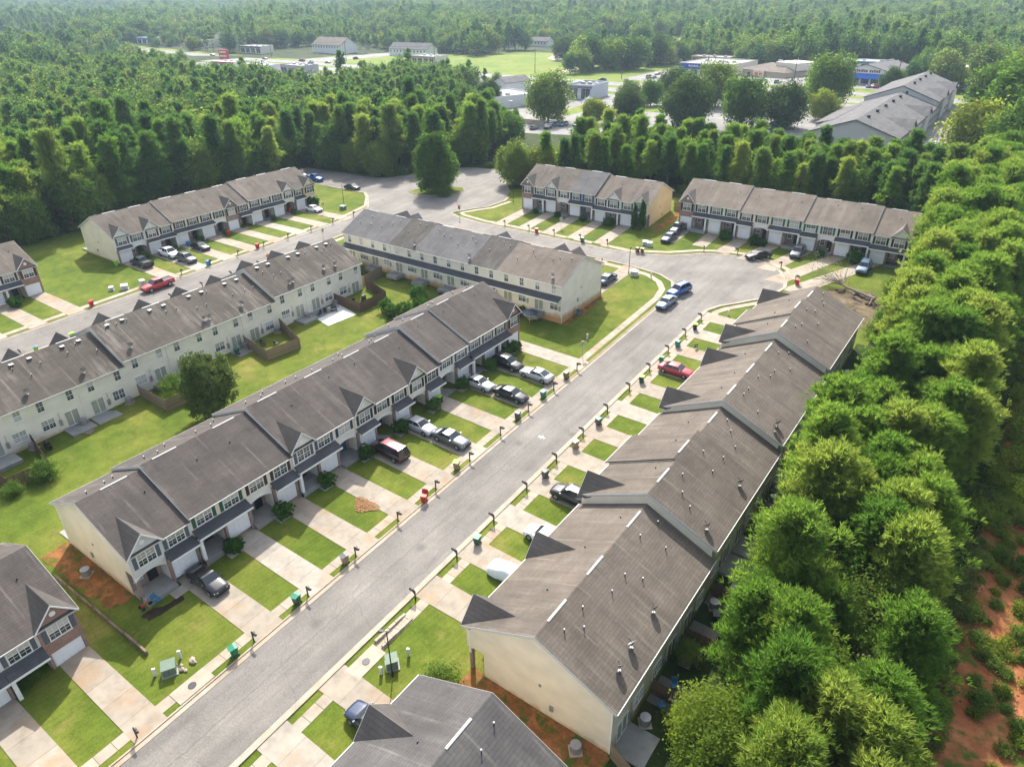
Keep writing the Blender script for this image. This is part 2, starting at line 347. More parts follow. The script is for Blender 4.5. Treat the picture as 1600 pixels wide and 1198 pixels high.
def tag(o, label, cat, group=None):
    o['label'] = label; o['category'] = cat
    if group: o['group'] = group
    return o
def thing(name, loc, rz, label, cat, group=None): return tag(empty(name, loc, rz), label, cat, group)
def struct(o): o['kind'] = 'structure'; return o
def stuff(o): o['kind'] = 'stuff'; return o
def kids_of(o):
    return [c for c in bpy.data.objects if c.parent is o]
class Proto:
    """a finished thing remembered as a list (name, mesh, loc, rot, scale, children, slot materials) so that copies are cheap"""
    def __init__(s): s.parts = []
    def add(s, name, me, loc=(0, 0, 0), rot=(0, 0, 0), sub=()): s.parts.append((name, me, loc, rot, list(sub))); return s
    def put(s, root, swap=None):
        for name, me, loc, rot, sub in s.parts:
            o = bpy.data.objects.new(name, me); COL.objects.link(o); o.parent = root; o.location = loc; o.rotation_euler = rot
            if swap and name in swap: o.material_slots[0].link = 'OBJECT'; o.material_slots[0].material = swap[name]
            for n2, m2, l2, r2 in sub:
                q = bpy.data.objects.new(n2, m2); COL.objects.link(q); q.parent = o; q.location = l2; q.rotation_euler = r2
                if swap and n2 in swap: q.material_slots[0].link = 'OBJECT'; q.material_slots[0].material = swap[n2]
        return root
ORD = ['first', 'second', 'third', 'fourth', 'fifth', 'sixth', 'seventh', 'eighth', 'ninth', 'tenth', 'eleventh', 'twelfth', 'thirteenth', 'fourteenth', 'fifteenth']

def drape(name, poly, dz, mat, cell=4., kind='structure', thick=0., parent=None):
    """flat polygon laid on the terrain, cut every few metres so that it follows the slope"""
    bm = bmesh.new(); vs = [bm.verts.new((x, y, 0)) for x, y in poly]; bm.faces.new(vs); bmesh.ops.triangulate(bm, faces=bm.faces)
    xs = [p[0] for p in poly]; ys = [p[1] for p in poly]
    for ax, lo, hi in ((0, min(xs), max(xs)), (1, min(ys), max(ys))):
        k = math.floor(lo/cell)+1
        while k*cell < hi:
            co = [0, 0, 0]; co[ax] = k*cell; no = [0, 0, 0]; no[ax] = 1
            bmesh.ops.bisect_plane(bm, geom=bm.verts[:]+bm.edges[:]+bm.faces[:], plane_co=co, plane_no=no); k += 1
    bmesh.ops.remove_doubles(bm, verts=bm.verts, dist=1e-4)
    for v in bm.verts: v.co.z = g(v.co.x, v.co.y)+dz
    bmesh.ops.recalc_face_normals(bm, faces=bm.faces)
    for f in bm.faces:
        if f.normal.z < 0: f.normal_flip()
    me = bpy.data.meshes.new(name); bm.to_mesh(me); bm.free(); me.materials.append(mat)
    o = link(name, me, parent)
    if kind and parent is None: o['kind'] = kind
    return o
def ribbon(mb, pts, w0, w1, z0, z1, step=3., mi=0, closed=False):
    """box-section strip along a polyline, from offset w0 to w1 to its left, between heights z0 and z1 above ground"""
    P = []
    pts = list(pts)
    if closed: pts = pts+[pts[0]]
    for a, b in zip(pts[:-1], pts[1:]):
        n = max(1, int(math.hypot(b[0]-a[0], b[1]-a[1])/step))
        for k in range(n): P.append((a[0]+(b[0]-a[0])*k/n, a[1]+(b[1]-a[1])*k/n))
    P.append(pts[-1])
    i = len(mb.v)
    for k, p in enumerate(P):
        a = P[max(0, k-1)]; b = P[min(len(P)-1, k+1)]
        if closed and k in (0, len(P)-1): a = P[-2]; b = P[1]
        d = Vector((b[0]-a[0], b[1]-a[1])).normalized(); nx, ny = -d.y, d.x
        zz = g(p[0], p[1])
        for w, z in ((w0, z0), (w0, z1), (w1, z1), (w1, z0)): mb.v.append((p[0]+nx*w, p[1]+ny*w, zz+z))
    for k in range(len(P)-1):
        o = i+4*k
        for q in ((0, 1, 5, 4), (1, 2, 6, 5), (2, 3, 7, 6)): mb.f.append([o+j for j in q]); mb.m.append(mi)
    mb.f.append([i, i+3, i+2, i+1]); mb.m.append(mi); o = i+4*(len(P)-1); mb.f.append([o, o+1, o+2, o+3]); mb.m.append(mi)
    return mb
def arc(cx, cy, r, a0, a1, n=12): return [(cx+r*math.cos(R(a0+(a1-a0)*k/n)), cy+r*math.sin(R(a0+(a1-a0)*k/n))) for k in range(n+1)]

# ------------------------------------------------------------------ the ground and the far land
def build_ground():
    def axis(lo, hi, st, far_lo, far_hi):
        a = list(np.arange(lo, hi+.1, st)); d = st; x = lo
        while x > far_lo: d *= 1.22; x -= d; a.insert(0, x)
        d = st; x = a[-1]
        while x < far_hi: d *= 1.22; x += d; a.append(x)
        return np.array(a)
    xs = axis(-140, 64, 4, -5200, 1600); ys = axis(-48, 180, 4, -300, 6000)
    X, Y = np.meshgrid(xs, ys); Z = G(X, Y)
    nx, ny = len(xs), len(ys); v = np.stack([X, Y, Z], -1).reshape(-1, 3)
    idx = np.arange(nx*ny).reshape(ny, nx); f = np.stack([idx[:-1, :-1], idx[:-1, 1:], idx[1:, 1:], idx[1:, :-1]], -1).reshape(-1, 4)
    me = bpy.data.meshes.new('ground'); me.from_pydata(v.tolist(), [], f.tolist()); me.materials.append(M['soil']); me.update()
    me.polygons.foreach_set('use_smooth', [True]*len(me.polygons))
    struct(link('ground', me))
build_ground()
LAWN = [(-131, -40), (27.5, -40), (27.5, 150), (27.5, 152), (-20, 158), (-60, 150), (-64, 143), (-72, 153), (-79, 161), (-88, 161), (-96, 158), (-104, 141), (-131, 140)]
drape('lawn', LAWN, .012, M['lawn'])
drape('lawn_back_yard', [(-49, 14), (-32, 14), (-32, 88), (-49, 88)], .018, M['lawn_dry'] if False else M['lawn'])
def rough(poly, amp=.35, step=.6):
    out = []; n = len(poly)
    for i in range(n):
        a = poly[i]; b = poly[(i+1) % n]; L = math.hypot(b[0]-a[0], b[1]-a[1]); m = max(1, int(L/step)); nx, ny = -(b[1]-a[1])/L, (b[0]-a[0])/L
        for k in range(m):
            t = k/m; d = random.uniform(-amp, amp); out.append((a[0]+(b[0]-a[0])*t+nx*d, a[1]+(b[1]-a[1])*t+ny*d))
    return out
M['mulch_leaf'] = ground_mat('trodden_soil', [(.3, (.06, .05, .03)), (.5, (.13, .10, .065)), (.7, (.22, .17, .12))], .6, 2.2)
# bare red clay along gable walls and in the strip beside the right-hand woods
for nm, p in (('clay_strip', [(-30.6, 15.6), (-18.5, 15.8), (-18.0, 18.2), (-30.6, 18.2)]), ('clay_strip', [(12.6, 25.3), (28.5, 25.0), (28.5, 30.2), (12.6, 30.2)]),
              ('clay_strip', [(-20.6, 132.5), (-19.4, 132.5), (-19.4, 147), (-20.6, 147)]), ('clay_strip', [(-14, 86.6), (-12.9, 87), (-12.9, 99), (-14, 99)])):
    drape(nm, rough(p), .03, M['clay_edge'])
drape('bare_soil', rough([(15.5, 112.5), (25, 107), (28, 118), (24, 124.5), (17, 122)], .7), .03, M['mulch_leaf'])
drape('red_clay', [(44.6, 30), (62, 30), (66, 125), (47, 125), (45.2, 78)], .05, M['clay'])
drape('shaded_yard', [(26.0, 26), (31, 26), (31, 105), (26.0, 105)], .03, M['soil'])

# ------------------------------------------------------------------ roads
M['asph'] = M['asphalt']
ROAD = M['asphalt']
drape('main_street', [(-3.95, -45), (3.35, -45), (3.35, 104.5), (-3.95, 104.5)], .030, M['asphalt_main'])
bulb = [(-3.95, 104), (3.35, 104), (4.4, 106.4), (6.3, 108.8), (8.8, 112.2), (10.4, 115), (11.1, 119), (10.2, 122.6), (8, 125.9), (4.8, 127.8), (1, 128.6), (-3, 127.8), (-6.6, 126.2), (-11.1, 122.3), (-16, 120.2), (-22, 118.9), (-22, 113.95), (-15, 113.6), (-9.1, 112.8), (-5.9, 111.1), (-4.6, 108.5)]
drape('cul_de_sac_road', bulb, .034, ROAD)
drape('cross_street', [(-62, 113.9), (-22, 113.9), (-22, 118.9), (-55, 118.9), (-62, 119.9)], .038, ROAD)
drape('back_street', [(-83.7, -40), (-75.5, -40), (-75.5, 114), (-83.7, 114)], .030, ROAD)
TURN = [(-83.7, 104), (-84.5, 110), (-86, 116), (-92, 121.5), (-97, 125), (-113, 126.8), (-134, 127.5), (-135, 139), (-122, 140), (-104, 140.4), (-97, 150), (-94, 158), (-87, 160.3), (-79, 160), (-72, 152), (-63, 142), (-59.8, 135), (-60.5, 129), (-63, 126), (-65.3, 121.4), (-62, 119.9), (-62, 113.9), (-73, 113.4), (-75.5, 111), (-75.5, 104)]
drape('turning_circle', TURN, .042, ROAD)
def kerb(pts, side=1, name='kerb'):
    mb = MB(); ribbon(mb, pts, 0 if side > 0 else -.16, .16 if side > 0 else 0, -.05, .13, 3.)
    struct(ob(name, mb, M['kerb']))
    mb = MB(); ribbon(mb, pts, -.45 if side > 0 else 0.002, -.002 if side > 0 else .45, 0, .052, 3.)
    struct(ob('gutter', mb, M['walk']))
kerb([(-4.1, -45), (-4.1, 103.6), (-4.7, 108.2), (-6, 111), (-9.2, 112.9), (-15, 113.7), (-22, 113.8), (-72.5, 113.5), (-75.3, 111.2), (-75.4, 60), (-75.4, -40)], 1)
kerb([(3.5, -45), (3.5, 103.8), (4.6, 106.3), (6.5, 108.7), (9, 112.1), (10.6, 115), (11.3, 119), (10.4, 122.7), (8.1, 126.1), (4.9, 128), (1, 128.8), (-3, 128), (-6.7, 126.4), (-11.2, 122.5), (-16, 120.4), (-22, 119.1), (-55, 119.1), (-61.5, 120.1), (-64.9, 121.6), (-62.5, 126), (-60.2, 129), (-59.4, 135), (-60.5, 138)], -1)
kerb([(-83.8, -40), (-83.8, 104), (-84.7, 110), (-86.2, 116), (-92.1, 121.7), (-97, 125.2), (-113, 127)], 1)
isl = [(-74.3, 137.8), (-73.9, 135.6), (-75.2, 132.6), (-79, 130.2), (-83.6, 129.6), (-86.6, 131), (-86.4, 133.6), (-83.6, 137), (-79.5, 139.4), (-76, 139.6)]
mb = MB(); ribbon(mb, isl, 0, .2, -.02, .17, 2., closed=True); struct(ob('kerb', mb, M['kerb']))
drape('island_grass', isl, .13, M['lawn'], 3.)

# pavements: slabs one by one
SLABS = {}
def slab_obj(name, parent, x0, x1, y0, y1, mat, dz=.045, th=.1):
    o = MB(); c = [(x0, y0), (x1, y0), (x1, y1), (x0, y1)]
    cx, cy = (x0+x1)/2, (y0+y1)/2; zb = g(cx, cy)
    top = [(x-cx, y-cy, g(x, y)+dz-zb) for x, y in c]; bot = [(x, y, z-th) for x, y, z in top]
    o.face(top)
    for k in range(4): o.face([top[k], bot[k], bot[(k+1) % 4], top[(k+1) % 4]])
    return ob(name, o, mat, parent, (cx, cy, zb))
def pavement(x0, x1, y0, y1, axis='y', step=1.5, name='pavement', mat=None, gaps=()):
    root = struct(empty(name, (0, 0, 0)))
    a, b = (y0, y1) if axis == 'y' else (x0, x1)
    runs = []; k = a
    for s, t in sorted(gaps):
        if s > k and s < b: runs.append((k, s))
        if t > k: k = max(k, t)
    if k < b: runs.append((k, b))
    for s, t in runs:
        n = max(1, round((t-s)/step))
        for i in range(n):
            u, v = s+(t-s)*i/n+.018, s+(t-s)*(i+1)/n-.018
            if v-u < .2: continue
            if axis == 'y': slab_obj('paving_slab', root, x0, x1, u, v, mat or M['walk'])
            else: slab_obj('paving_slab', root, u, v, y0, y1, mat or M['walk'])
    return root
def path(pts, w0, w1, name='pavement'):
    mb = MB(); ribbon(mb, pts, w0, w1, -.04, .05, 1.5); return struct(ob(name, mb, M['walk']))
# ------------------------------------------------------------------ townhouse rows
W = 6.1; EH = 5.14; PIT = .462
def win_mesh(w, h, n):
    """frame with meeting rail and glazing bars; n sashes side by side. Front faces -y"""
    f = MB(); t = .07; d = .07
    f.box(0, w, -d, 0, h-t, h).box(-.04, w+.04, -d-.03, 0, -t*.8, t*.5)
    sw = w/n
    for k in range(n+1): f.box(k*sw-t/2 if 0 < k < n else (0 if k == 0 else w-t), k*sw+t/2 if 0 < k < n else (t if k == 0 else w), -d+.004, 0, t*.5, h-t)
    for k in range(n):
        a = k*sw+t; b = (k+1)*sw-t
        f.box(a, b, -d+.012, 0, h/2-.035, h/2+.035)
        f.box((a+b)/2-.012, (a+b)/2+.012, -d+.03, 0, t*.5, h-t)
        f.box(a, b, -d+.034, 0, h*.73, h*.73+.022).box(a, b, -d+.034, 0, h*.27, h*.27+.022)
    return f.mesh('window', M['white'])
def pane_mesh(w, h, mat):
    return MB().box(0, w, -.02, 0, 0, h).mesh('pane', mat)
WINS = {}
def window(parent, x, y, z, w=1.75, h=1.45, n=2, rz=0.):
    key = (w, h, n)
    if key not in WINS:
        sw = w/n; WINS[key] = (win_mesh(w, h, n), [pane_mesh(sw-.1, h/2-.06, M[q]) for q in ('pane_up', 'pane_up', 'pane_white', 'pane_dark')], pane_mesh(sw-.1, h/2-.06, M['pane_low']), pane_mesh(sw-.1, h/2-.06, M['pane_white']))
    a, us, l1, l2 = WINS[key]; u = random.choice(us); l = l2 if random.random() < .12 else l1
    o = link('window', a, parent, (x, y, z), rz); sw = w/n
    for k in range(n):
        link('pane', u, o, (k*sw+.05, 0, h/2+.02)); link('pane', l, o, (k*sw+.05, 0, .04))
    return o
PARTM = {}
def cached(key, fn):
    if key not in PARTM: PARTM[key] = fn()
    return PARTM[key]
def shutters(parent, x, y, z, w, h, col):
    def mk():
        b = MB().box(0, .36, -.05, 0, 0, h)
        for k in range(9): b.box(.04, .32, -.068, -.05, .08+k*(h-.16)/9, .08+(k+.6)*(h-.16)/9)
        return b.mesh('shutter', M['sh_'+col])
    me = cached(('sh', col, h), mk)
    link('shutter', me, parent, (x-.42, y, z)); link('shutter', me, parent, (x+w+.06, y, z))
def garage_door_mesh():
    b = MB().box(0, 2.45, -.03, .03, 0, 2.1)
    for r in range(4):
        for c in range(4): b.box(.08+c*.59, .08+c*.59+.51, -.055, -.03, .07+r*.52, .07+r*.52+.4)
    return b.mesh('garage_door', M['garage'])
def door_mesh(mat):
    b = MB().box(0, .95, -.03, .03, 0, 2.05)
    for r, h in ((0, .6), (.8, .5), (1.4, .5)):
        for c in range(2): b.box(.12+c*.4, .43+c*.4, -.05, -.03, .12+r, .12+r+h)
    return b.mesh('front_door', mat)
def slider_mesh():
    b = MB().box(0, 1.7, -.06, 0, 0, .08).box(0, 1.7, -.06, 0, 2.0, 2.08)
    for x in (0, .81, 1.62): b.box(x, x+.08, -.06, 0, .08, 2.0)
    return b.mesh('patio_door', M['white'])
def dish_mesh():
    b = MB(); n = 14; c = []
    for r, z in ((0, 0), (.17, .02), (.32, .075), (.4, .12)):
        c.append([(r*math.cos(2*math.pi*k/n), r*.9*math.sin(2*math.pi*k/n), z) for k in range(n)])
    for a, bb in zip(c[:-1], c[1:]):
        for k in range(n): b.face([a[k], a[(k+1) % n], bb[(k+1) % n], bb[k]])
    return b.mesh('reflector', M['metal'], True)
def dish(parent, x, y, z, az):
    m = link('satellite_dish', cached('dishmast', lambda: MB().cone((0, 0, -.1), (0, 0, .5), .03, .025, 6).cone((0, 0, .45), (.25, 0, .62), .02, .02, 5).box(-.12, .12, -.12, .12, -.04, .02).mesh('satellite_dish', M['metal'])), parent, (x, y, z), az)
    d = link('reflector', cached('dish', dish_mesh), m, (.1, 0, .5)); d.rotation_euler = (0, R(-52), 0)
    e = link('feed_arm', cached('feed', lambda: MB().cone((0, 0, 0), (-.45, 0, .28), .018, .018, 5).box(-.5, -.4, -.04, .04, .24, .34).mesh('feed_arm', M['dark_metal'])), m, (.15, 0, .45))
class Row: pass
def build_row(name, label, x, y, deg, n, zs, units, gar='R', dep=13.2, side='sid_cream', roof='roof_dark', roofs=None, ends=(True, True), rear='patio', w=W, pipes='white', front_detail=True):
    """units: list of dicts. zs: floor height per unit. local x along the front (left to right seen from the street), y into the house"""
    z0 = min(zs); root = thing(name, (x, y, z0), R(deg), label, 'townhouses', None)
    rw = Row(); rw.root = root; rw.zs = zs; rw.x, rw.y, rw.deg, rw.n, rw.w, rw.dep = x, y, deg, n, w, dep
    yr = dep/2; zr = EH+PIT*yr
    rnd = random.Random(name)
    for k in range(n):
        u = units[k] if k < len(units) else {}
        zb = zs[k]-z0; xa = k*w; xb = xa+w; xm = xa+w/2
        if gar == 'R': gx0, gx1, px0, px1 = xm, xb, xa, xm
        else: gx0, gx1, px0, px1 = xa, xm, xm, xb
        fp = u.get('fp', 0.); yf = -fp
        brk = u.get('brick'); sid = M[u.get('sid', side)]; sh = u.get('sh', 'grey'); shed = u.get('shed', 'garage'); dorm = u.get('dorm')
        rf = (roofs[k] if roofs else roof)
        # shell
        b = MB(); yrid = (dep-fp)/2; zrid = EH+PIT*(dep+fp)/2
        prof = [(xa, yf, 2.72), (xa, yf, EH), (xa, yrid, zrid), (xa, dep, EH), (xa, dep, 2.72)]
        b.extrude([(p[0], p[1], p[2]+zb) for p in prof], (w, 0, 0))
        ob('upper_wall', b, [sid if (0 < k < n-1 or True) else M[side]], root)
        b = MB().box(px0, px1, 1.5, dep, zb-1.6, zb+2.715).box(gx0, gx1, yf+.02, dep, zb-1.6, zb+2.715)
        ob('lower_wall', b, M[u.get('sid', side)], root)
        # gable-end skins in the row's own colour
        for e, on, xs in ((0, ends[0], xa), (1, ends[1], xb)):
            if on and k == (0 if e == 0 else n-1):
                sk = MB(); xo = xs-.012 if e == 0 else xs+.002
                y0l = (1.5 if (px0 == xs or px1 == xs) else .0)
                sk.extrude([(xo, yf, zb+2.72), (xo, yf, zb+EH), (xo, yrid, zb+zrid-.01), (xo, dep, zb+EH), (xo, dep, zb-1.6), (xo, y0l, zb-1.6), (xo, y0l, zb+2.72)], (.01, 0, 0))
                ob('gable_wall', sk, M[side], root)
                xq = (xs-.03, xs-.0125) if e == 0 else (xs+.0125, xs+.03)
                ob('corner_board', MB().box(*xq, dep-.1, dep+.02, zb-1.2, zb+EH-.1), M['white'], root); ob('corner_board', MB().box(*xq, yf-.02, yf+.1, zb+2.72, zb+EH-.1), M['white'], root)
                ob('wall_vent', MB().box(*(xs-.07, xs-.013) if e == 0 else (xs+.013, xs+.07), dep*.52, dep*.52+.22, zb+2.9, zb+3.12), M['pipe'], root)
                ob('meter_box', MB().box(*(xs-.16, xs-.013) if e == 0 else (xs+.013, xs+.16), dep*.6, dep*.6+.3, zb+.9, zb+1.45), M['metal'], root)
        # roof slab
        oh = .42; th = .15; la = .28 if k == 0 else 0.; lb = .28 if k == n-1 else 0.
        if k > 0 and zs[k] > zs[k-1]+.05: la = .1
        if k < n-1 and zs[k] > zs[k+1]+.05: lb = .1
        e = .02
        pr = [(yf-oh, EH-PIT*oh+e), (yrid, zrid+e), (dep+oh, EH-PIT*oh+e), (dep+oh, EH-PIT*oh+e+th), (yrid, zrid+e+th), (yf-oh, EH-PIT*oh+e+th)]
        ob('roof', MB().extrude([(xa-la, p[0], p[1]+zb) for p in pr], (w+la+lb, 0, 0)), M[rf], root)
        # rake boards on open ends
        for on, xs in ((la, xa-la-.03), (lb, xb+lb)):
            if on:
                rk = MB(); q = [(yf-oh, EH-PIT*oh-.1), (yrid, zrid-.1), (dep+oh, EH-PIT*oh-.1), (dep+oh, EH-PIT*oh+e+th-.02), (yrid, zrid+e+th-.02), (yf-oh, EH-PIT*oh+e+th-.02)]
                rk.extrude([(xs, p[0], p[1]+zb) for p in q], (.03, 0, 0)); ob('rake_board', rk, M['trim'], root)
        # gutters
        zg = zb+EH-PIT*oh+.03
        for yy0, yy1 in ((yf-oh-.09, yf-oh-.004), (dep+oh+.004, dep+oh+.09)):
            ob('gutter', MB().box(xa-la, xb+lb, yy0, yy1, zg, zg+.1), M['trim'], root)
        if k % 2 == 0:
            ob('downspout', MB().box(xa+.02, xa+.1, dep+.01, dep+.09, zb-.3, zb+EH-.1).box(xa+.02, xa+.1, dep+.09, dep+oh, zb+EH-.3, zb+EH-.22), M['white'], root)
        # ridge vent and roof pipes
        rv = cached(('rv', rf), lambda: MB().extrude([(-1.3, -.1, -.045), (-1.3, 0, .012), (-1.3, .1, -.045), (-1.3, .1, -.015), (-1.3, 0, .04), (-1.3, -.1, -.015)], (2.6, 0, 0)).mesh('ridge_vent', M['trim']))
        if u.get('rv', True): link('ridge_vent', rv, root, (xm+rnd.uniform(-.6, .6), yrid, zb+zrid+e+th+.012))
        pm = cached(('pipe', pipes), lambda: MB().cone((0, 0, -.1), (0, 0, .3), .045, .045, 7).cone((0, 0, .3), (0, 0, .39), .06, .06, 8, 1).mesh('vent_pipe', [M['dark_metal'], M['vent_white']]))
        bx = cached('boxvent', lambda: MB().box(-.2, .2, -.18, .18, -.1, .1).box(-.26, .26, -.24, .24, .1, .15, 1).mesh('roof_vent', [M['dark_metal'], M['vent_white']]))
        roofz = lambda yy: zb+e+th+(zrid-PIT*abs(yy-yrid))
        for j in range(u.get('np', 3)):
            yy = yrid+rnd.choice((1.3, 2.2, 3.4, 1.7)); xx = xa+.8+(w-1.6)*((j+rnd.random()*.7)/max(1, u.get('np', 3)))
            link('vent_pipe', pm, root, (xx, yy, roofz(yy)))
        if pipes == 'box':
            for xx in (xm-1.0, xm+1.1): link('roof_vent', bx, root, (xx, yrid+.9, roofz(yrid+.9)+.05))
        else:
            yy = yrid-rnd.choice((1.4, 2.3)); link('vent_pipe', cached('lowpipe', lambda: MB().cone((0, 0, -.1), (0, 0, .16), .07, .06, 7).mesh('vent_pipe', M['dark_metal'])), root, (xm+rnd.uniform(-2, 2), yy, roofz(yy)))
        for dx, dy, az in u.get('dish', ()):
            dish(root, xa+dx, dy, roofz(dy)+.02, az)
        # front: dormer bay
        for hx0, hx1, half in ((xa, xm, 'L'), (xm, xb, 'R')):
            if dorm == half or brk == half:
                mat = M[brk and ('brick_red' if u.get('bt', 1) else 'brick_brown')] if brk == half else sid
                pj = yf-.22; zlo = zb-1.4 if brk == half else zb+2.6; hw = (hx1-hx0)/2; xc = (hx0+hx1)/2
                ba = MB()
                if brk == half and ((hx0 == gx0)):
                    ba.extrude([(hx0+.01, pj, zb+2.15), (hx1-.01, pj, zb+2.15), (hx1-.01, pj, zb+EH), (xc, pj, zb+EH+1.62), (hx0+.01, pj, zb+EH)], (0, .6, 0))
                    ba.box(hx0+.01, xc-1.26, pj, pj+.6, zlo, zb+2.15).box(xc+1.26, hx1-.01, pj, pj+.6, zlo, zb+2.15)
                else: ba.extrude([(hx0+.01, pj, zlo), (hx1-.01, pj, zlo), (hx1-.01, pj, zb+EH), (xc, pj, zb+EH+1.62), (hx0+.01, pj, zb+EH)], (0, .6, 0))
                ob('gable_bay', ba, mat, root)
                zp = zb+EH+1.86; sl = 1.62/hw; ow = hw+.24; yb = yf+(1.86/PIT)+.25; ze = zp-sl*ow
                for sgn, nm in ((-1, 0), (1, 0)):
                    dm = MB(); P = [(xc, pj-.32, zp), (xc+sgn*ow, pj-.32, ze), (xc+sgn*ow, yf+.3, ze), (xc, yb, zp)]
                    dm.extrude(P, (0, 0, -.12)); ob('dormer_roof', dm, M[rf+'_s'] if rf+'_s' in M else M['roof_dark_s'], root)
                    tr = MB(); tr.extrude([(xc, pj-.325, zp-.02), (xc+sgn*ow, pj-.325, ze-.02), (xc+sgn*ow, pj-.325, ze-.2), (xc, pj-.325, zp-.2)], (0, -.03, 0)); ob('rake_board', tr, M['white'], root)
                ob('gable_vent', cached('gv', lambda: MB().extrude([(.26*math.cos(R(22.5+45*j)), 0, .26*math.sin(R(22.5+45*j))) for j in range(8)], (0, -.04, 0))), M['white'], root, (xc, pj, zb+EH+.72))
        # front windows
        for hx0, hx1, half in ((xa, xm, 'L'), (xm, xb, 'R')):
            wy = yf-.22 if (dorm == half or brk == half) else yf
            wx = (hx0+hx1)/2-.875
            window(root, wx, wy-.003, zb+3.42); shutters(root, wx, wy-.003, zb+3.42, 1.75, 1.45, sh)
        # garage
        gc = (gx0+gx1)/2; gb = brk and ((brk == 'L') == (gx0 == xa))
        gy = yf-.22 if gb else yf-.4
        link('garage_door', cached('gd', garage_door_mesh), root, (gc-1.225, gy+.1, zb+.02))
        if not gb:
            ob('brick_pier', MB().box(gx0+.02, gc-1.26, gy, yf+.0, zb-1.3, zb+2.7), M['brick_brown'], root); ob('brick_pier', MB().box(gc+1.26, gx1-.02, gy, yf+.0, zb-1.3, zb+2.7), M['brick_brown'], root)
            ob('garage_header', MB().box(gc-1.26, gc+1.26, gy+.03, yf, zb+2.14, zb+2.7), M['white'], root)
            sx0, sx1 = (xa+.02, xb-.02) if shed == 'full' else (gx0+.02, gx1-.02)
            if brk: sx0, sx1 = (px0+.02, px1-.02) if gb else (sx0, sx1)
            s_ = MB().extrude([(sx0, yf-.002, zb+3.18), (sx0, yf-1.15, zb+2.66), (sx0, yf-1.15, zb+2.78), (sx0, yf-.002, zb+3.30)], (sx1-sx0, 0, 0)); ob('shed_roof', s_, M['roof_shade_tint'], root)
            ob('fascia', MB().box(sx0, sx1, yf-1.24, yf-1.155, zb+2.60, zb+2.78), M['white'], root)
        elif shed != 'none':
            s_ = MB().extrude([(px0+.02, yf-.002, zb+3.18), (px0+.02, yf-1.15, zb+2.66), (px0+.02, yf-1.15, zb+2.78), (px0+.02, yf-.002, zb+3.30)], (w/2-.04, 0, 0)); ob('shed_roof', s_, M['roof_shade_tint'], root)
            ob('fascia', MB().box(px0+.02, px1-.02, yf-1.24, yf-1.155, zb+2.60, zb+2.78), M['white'], root)
        # porch
        full = shed == 'full' or gb
        if not full:
            ar = MB(); n_ = 10; top = [(px0+.02, 0, zb+2.74), (px1-.02, 0, zb+2.74)]
            un = [(px0+.02+(w/2-.04)*j/n_, 0, zb+1.95+.52*math.sin(math.pi*j/n_)**.7) for j in range(n_+1)]
            for j in range(n_): ar.extrude([(un[j][0], yf-.05, un[j][2]), (un[j+1][0], yf-.05, un[j+1][2]), (un[j+1][0], yf-.05, zb+2.74), (un[j][0], yf-.05, zb+2.74)], (0, .2, 0))
            ob('porch_arch', ar, M['white'], root)
        outer = px0 if gx0 > px0 else px1
        po = MB().box(outer+(.03 if outer == px0 else -.33), outer+(.33 if outer == px0 else -.03), (yf-1.0 if full else yf-.03), (yf-.7 if full else yf+.27), zb-1.2, zb+2.6)
        ob('porch_post', po, M['white'] if full else M['brick_brown'], root)
        ob('porch_floor', MB().box(px0+.03, px1-.03, yf-1.1, 1.5, zb-1.0, zb+.03), M['patio'], root)
        ob('porch_wall', MB().box(px0+.03, px1-.03, 1.44, 1.49, zb+.03, zb+2.7), M['brick_brown'], root)
        link('front_door', cached(('door', u.get('door', 'door_dark')), lambda: door_mesh(M[u.get('door', 'door_dark')])), root, ((px0+px1)/2+.1, 1.4, zb+.05))
        window(root, px0+.35, 1.435, zb+.9, .85, 1.3, 1)
        # rear
        ry = dep+.003
        def rwin(xc, z, ww=.9, hh=1.35, nn=1):
            window(root, xc+ww/2, ry, zb+z, ww, hh, nn, math.pi)
        if rear == 'patio':
            f = (k % 2)
            rwin(xa+1.1, 3.45); rwin(xa+4.6, 3.45)
            rwin(xa+(1.6 if f else 4.4), .85, 1.6, 1.35, 2)
            dx = xa+(4.4 if f else 1.6)
            if k % 3 == 1:
                al = MB().box(dx-.8, dx+.8, dep+.004, dep+.02, zb, zb+2.2); ob('recess_shade_panel', al, M['sh_brown'], root)  # flat panel on the wall, its dark colour stands in for an alcove's shade
            pd = link('patio_door', cached('slider', slider_mesh), root, (dx+.85, ry+.02, zb+.1), math.pi)
            link('pane', cached('sliderp', lambda: MB().box(.05, 1.65, -.03, -.01, .08, 2.0).mesh('pane', M['pane_up'])), pd)
            ob('meter_box', MB().box(xa+2.9, xa+3.25, dep+.004, dep+.16, zb+.7, zb+1.5).cone((xa+3.05, dep+.08, zb+1.5), (xa+3.05, dep+.08, zb+2.5), .03, .03, 6), M['metal'], root)
            ob('patio_slab', MB().box(dx-1.5, dx+1.5, dep+.01, dep+2.6, zb-.6, zb+.04), M['patio'], root)
        elif rear == 'skirt':
            rwin(xa+1.5, 3.5); rwin(xa+4.55, 3.5)
            rwin(xa+1.4, .8, 1.5, 1.35, 2)
            pd = link('patio_door', cached('slider', slider_mesh), root, (xa+5.1, ry+.02, zb+.1), math.pi)
            link('pane', cached('sliderp', lambda: MB().box(.05, 1.65, -.03, -.01, .08, 2.0).mesh('pane', M['pane_up'])), pd)
            xl = .0
            s_ = MB().extrude([(xa, dep+.002, zb+3.12), (xa, dep+1.25, zb+2.55), (xa, dep+1.25, zb+2.67), (xa, dep+.002, zb+3.24)], (w, 0, 0)); ob('skirt_roof', s_, M['roof_shade_tint'], root)
            ob('fascia', MB().box(xa, xb, dep+1.255, dep+1.33, zb+2.5, zb+2.66), M['white'], root)
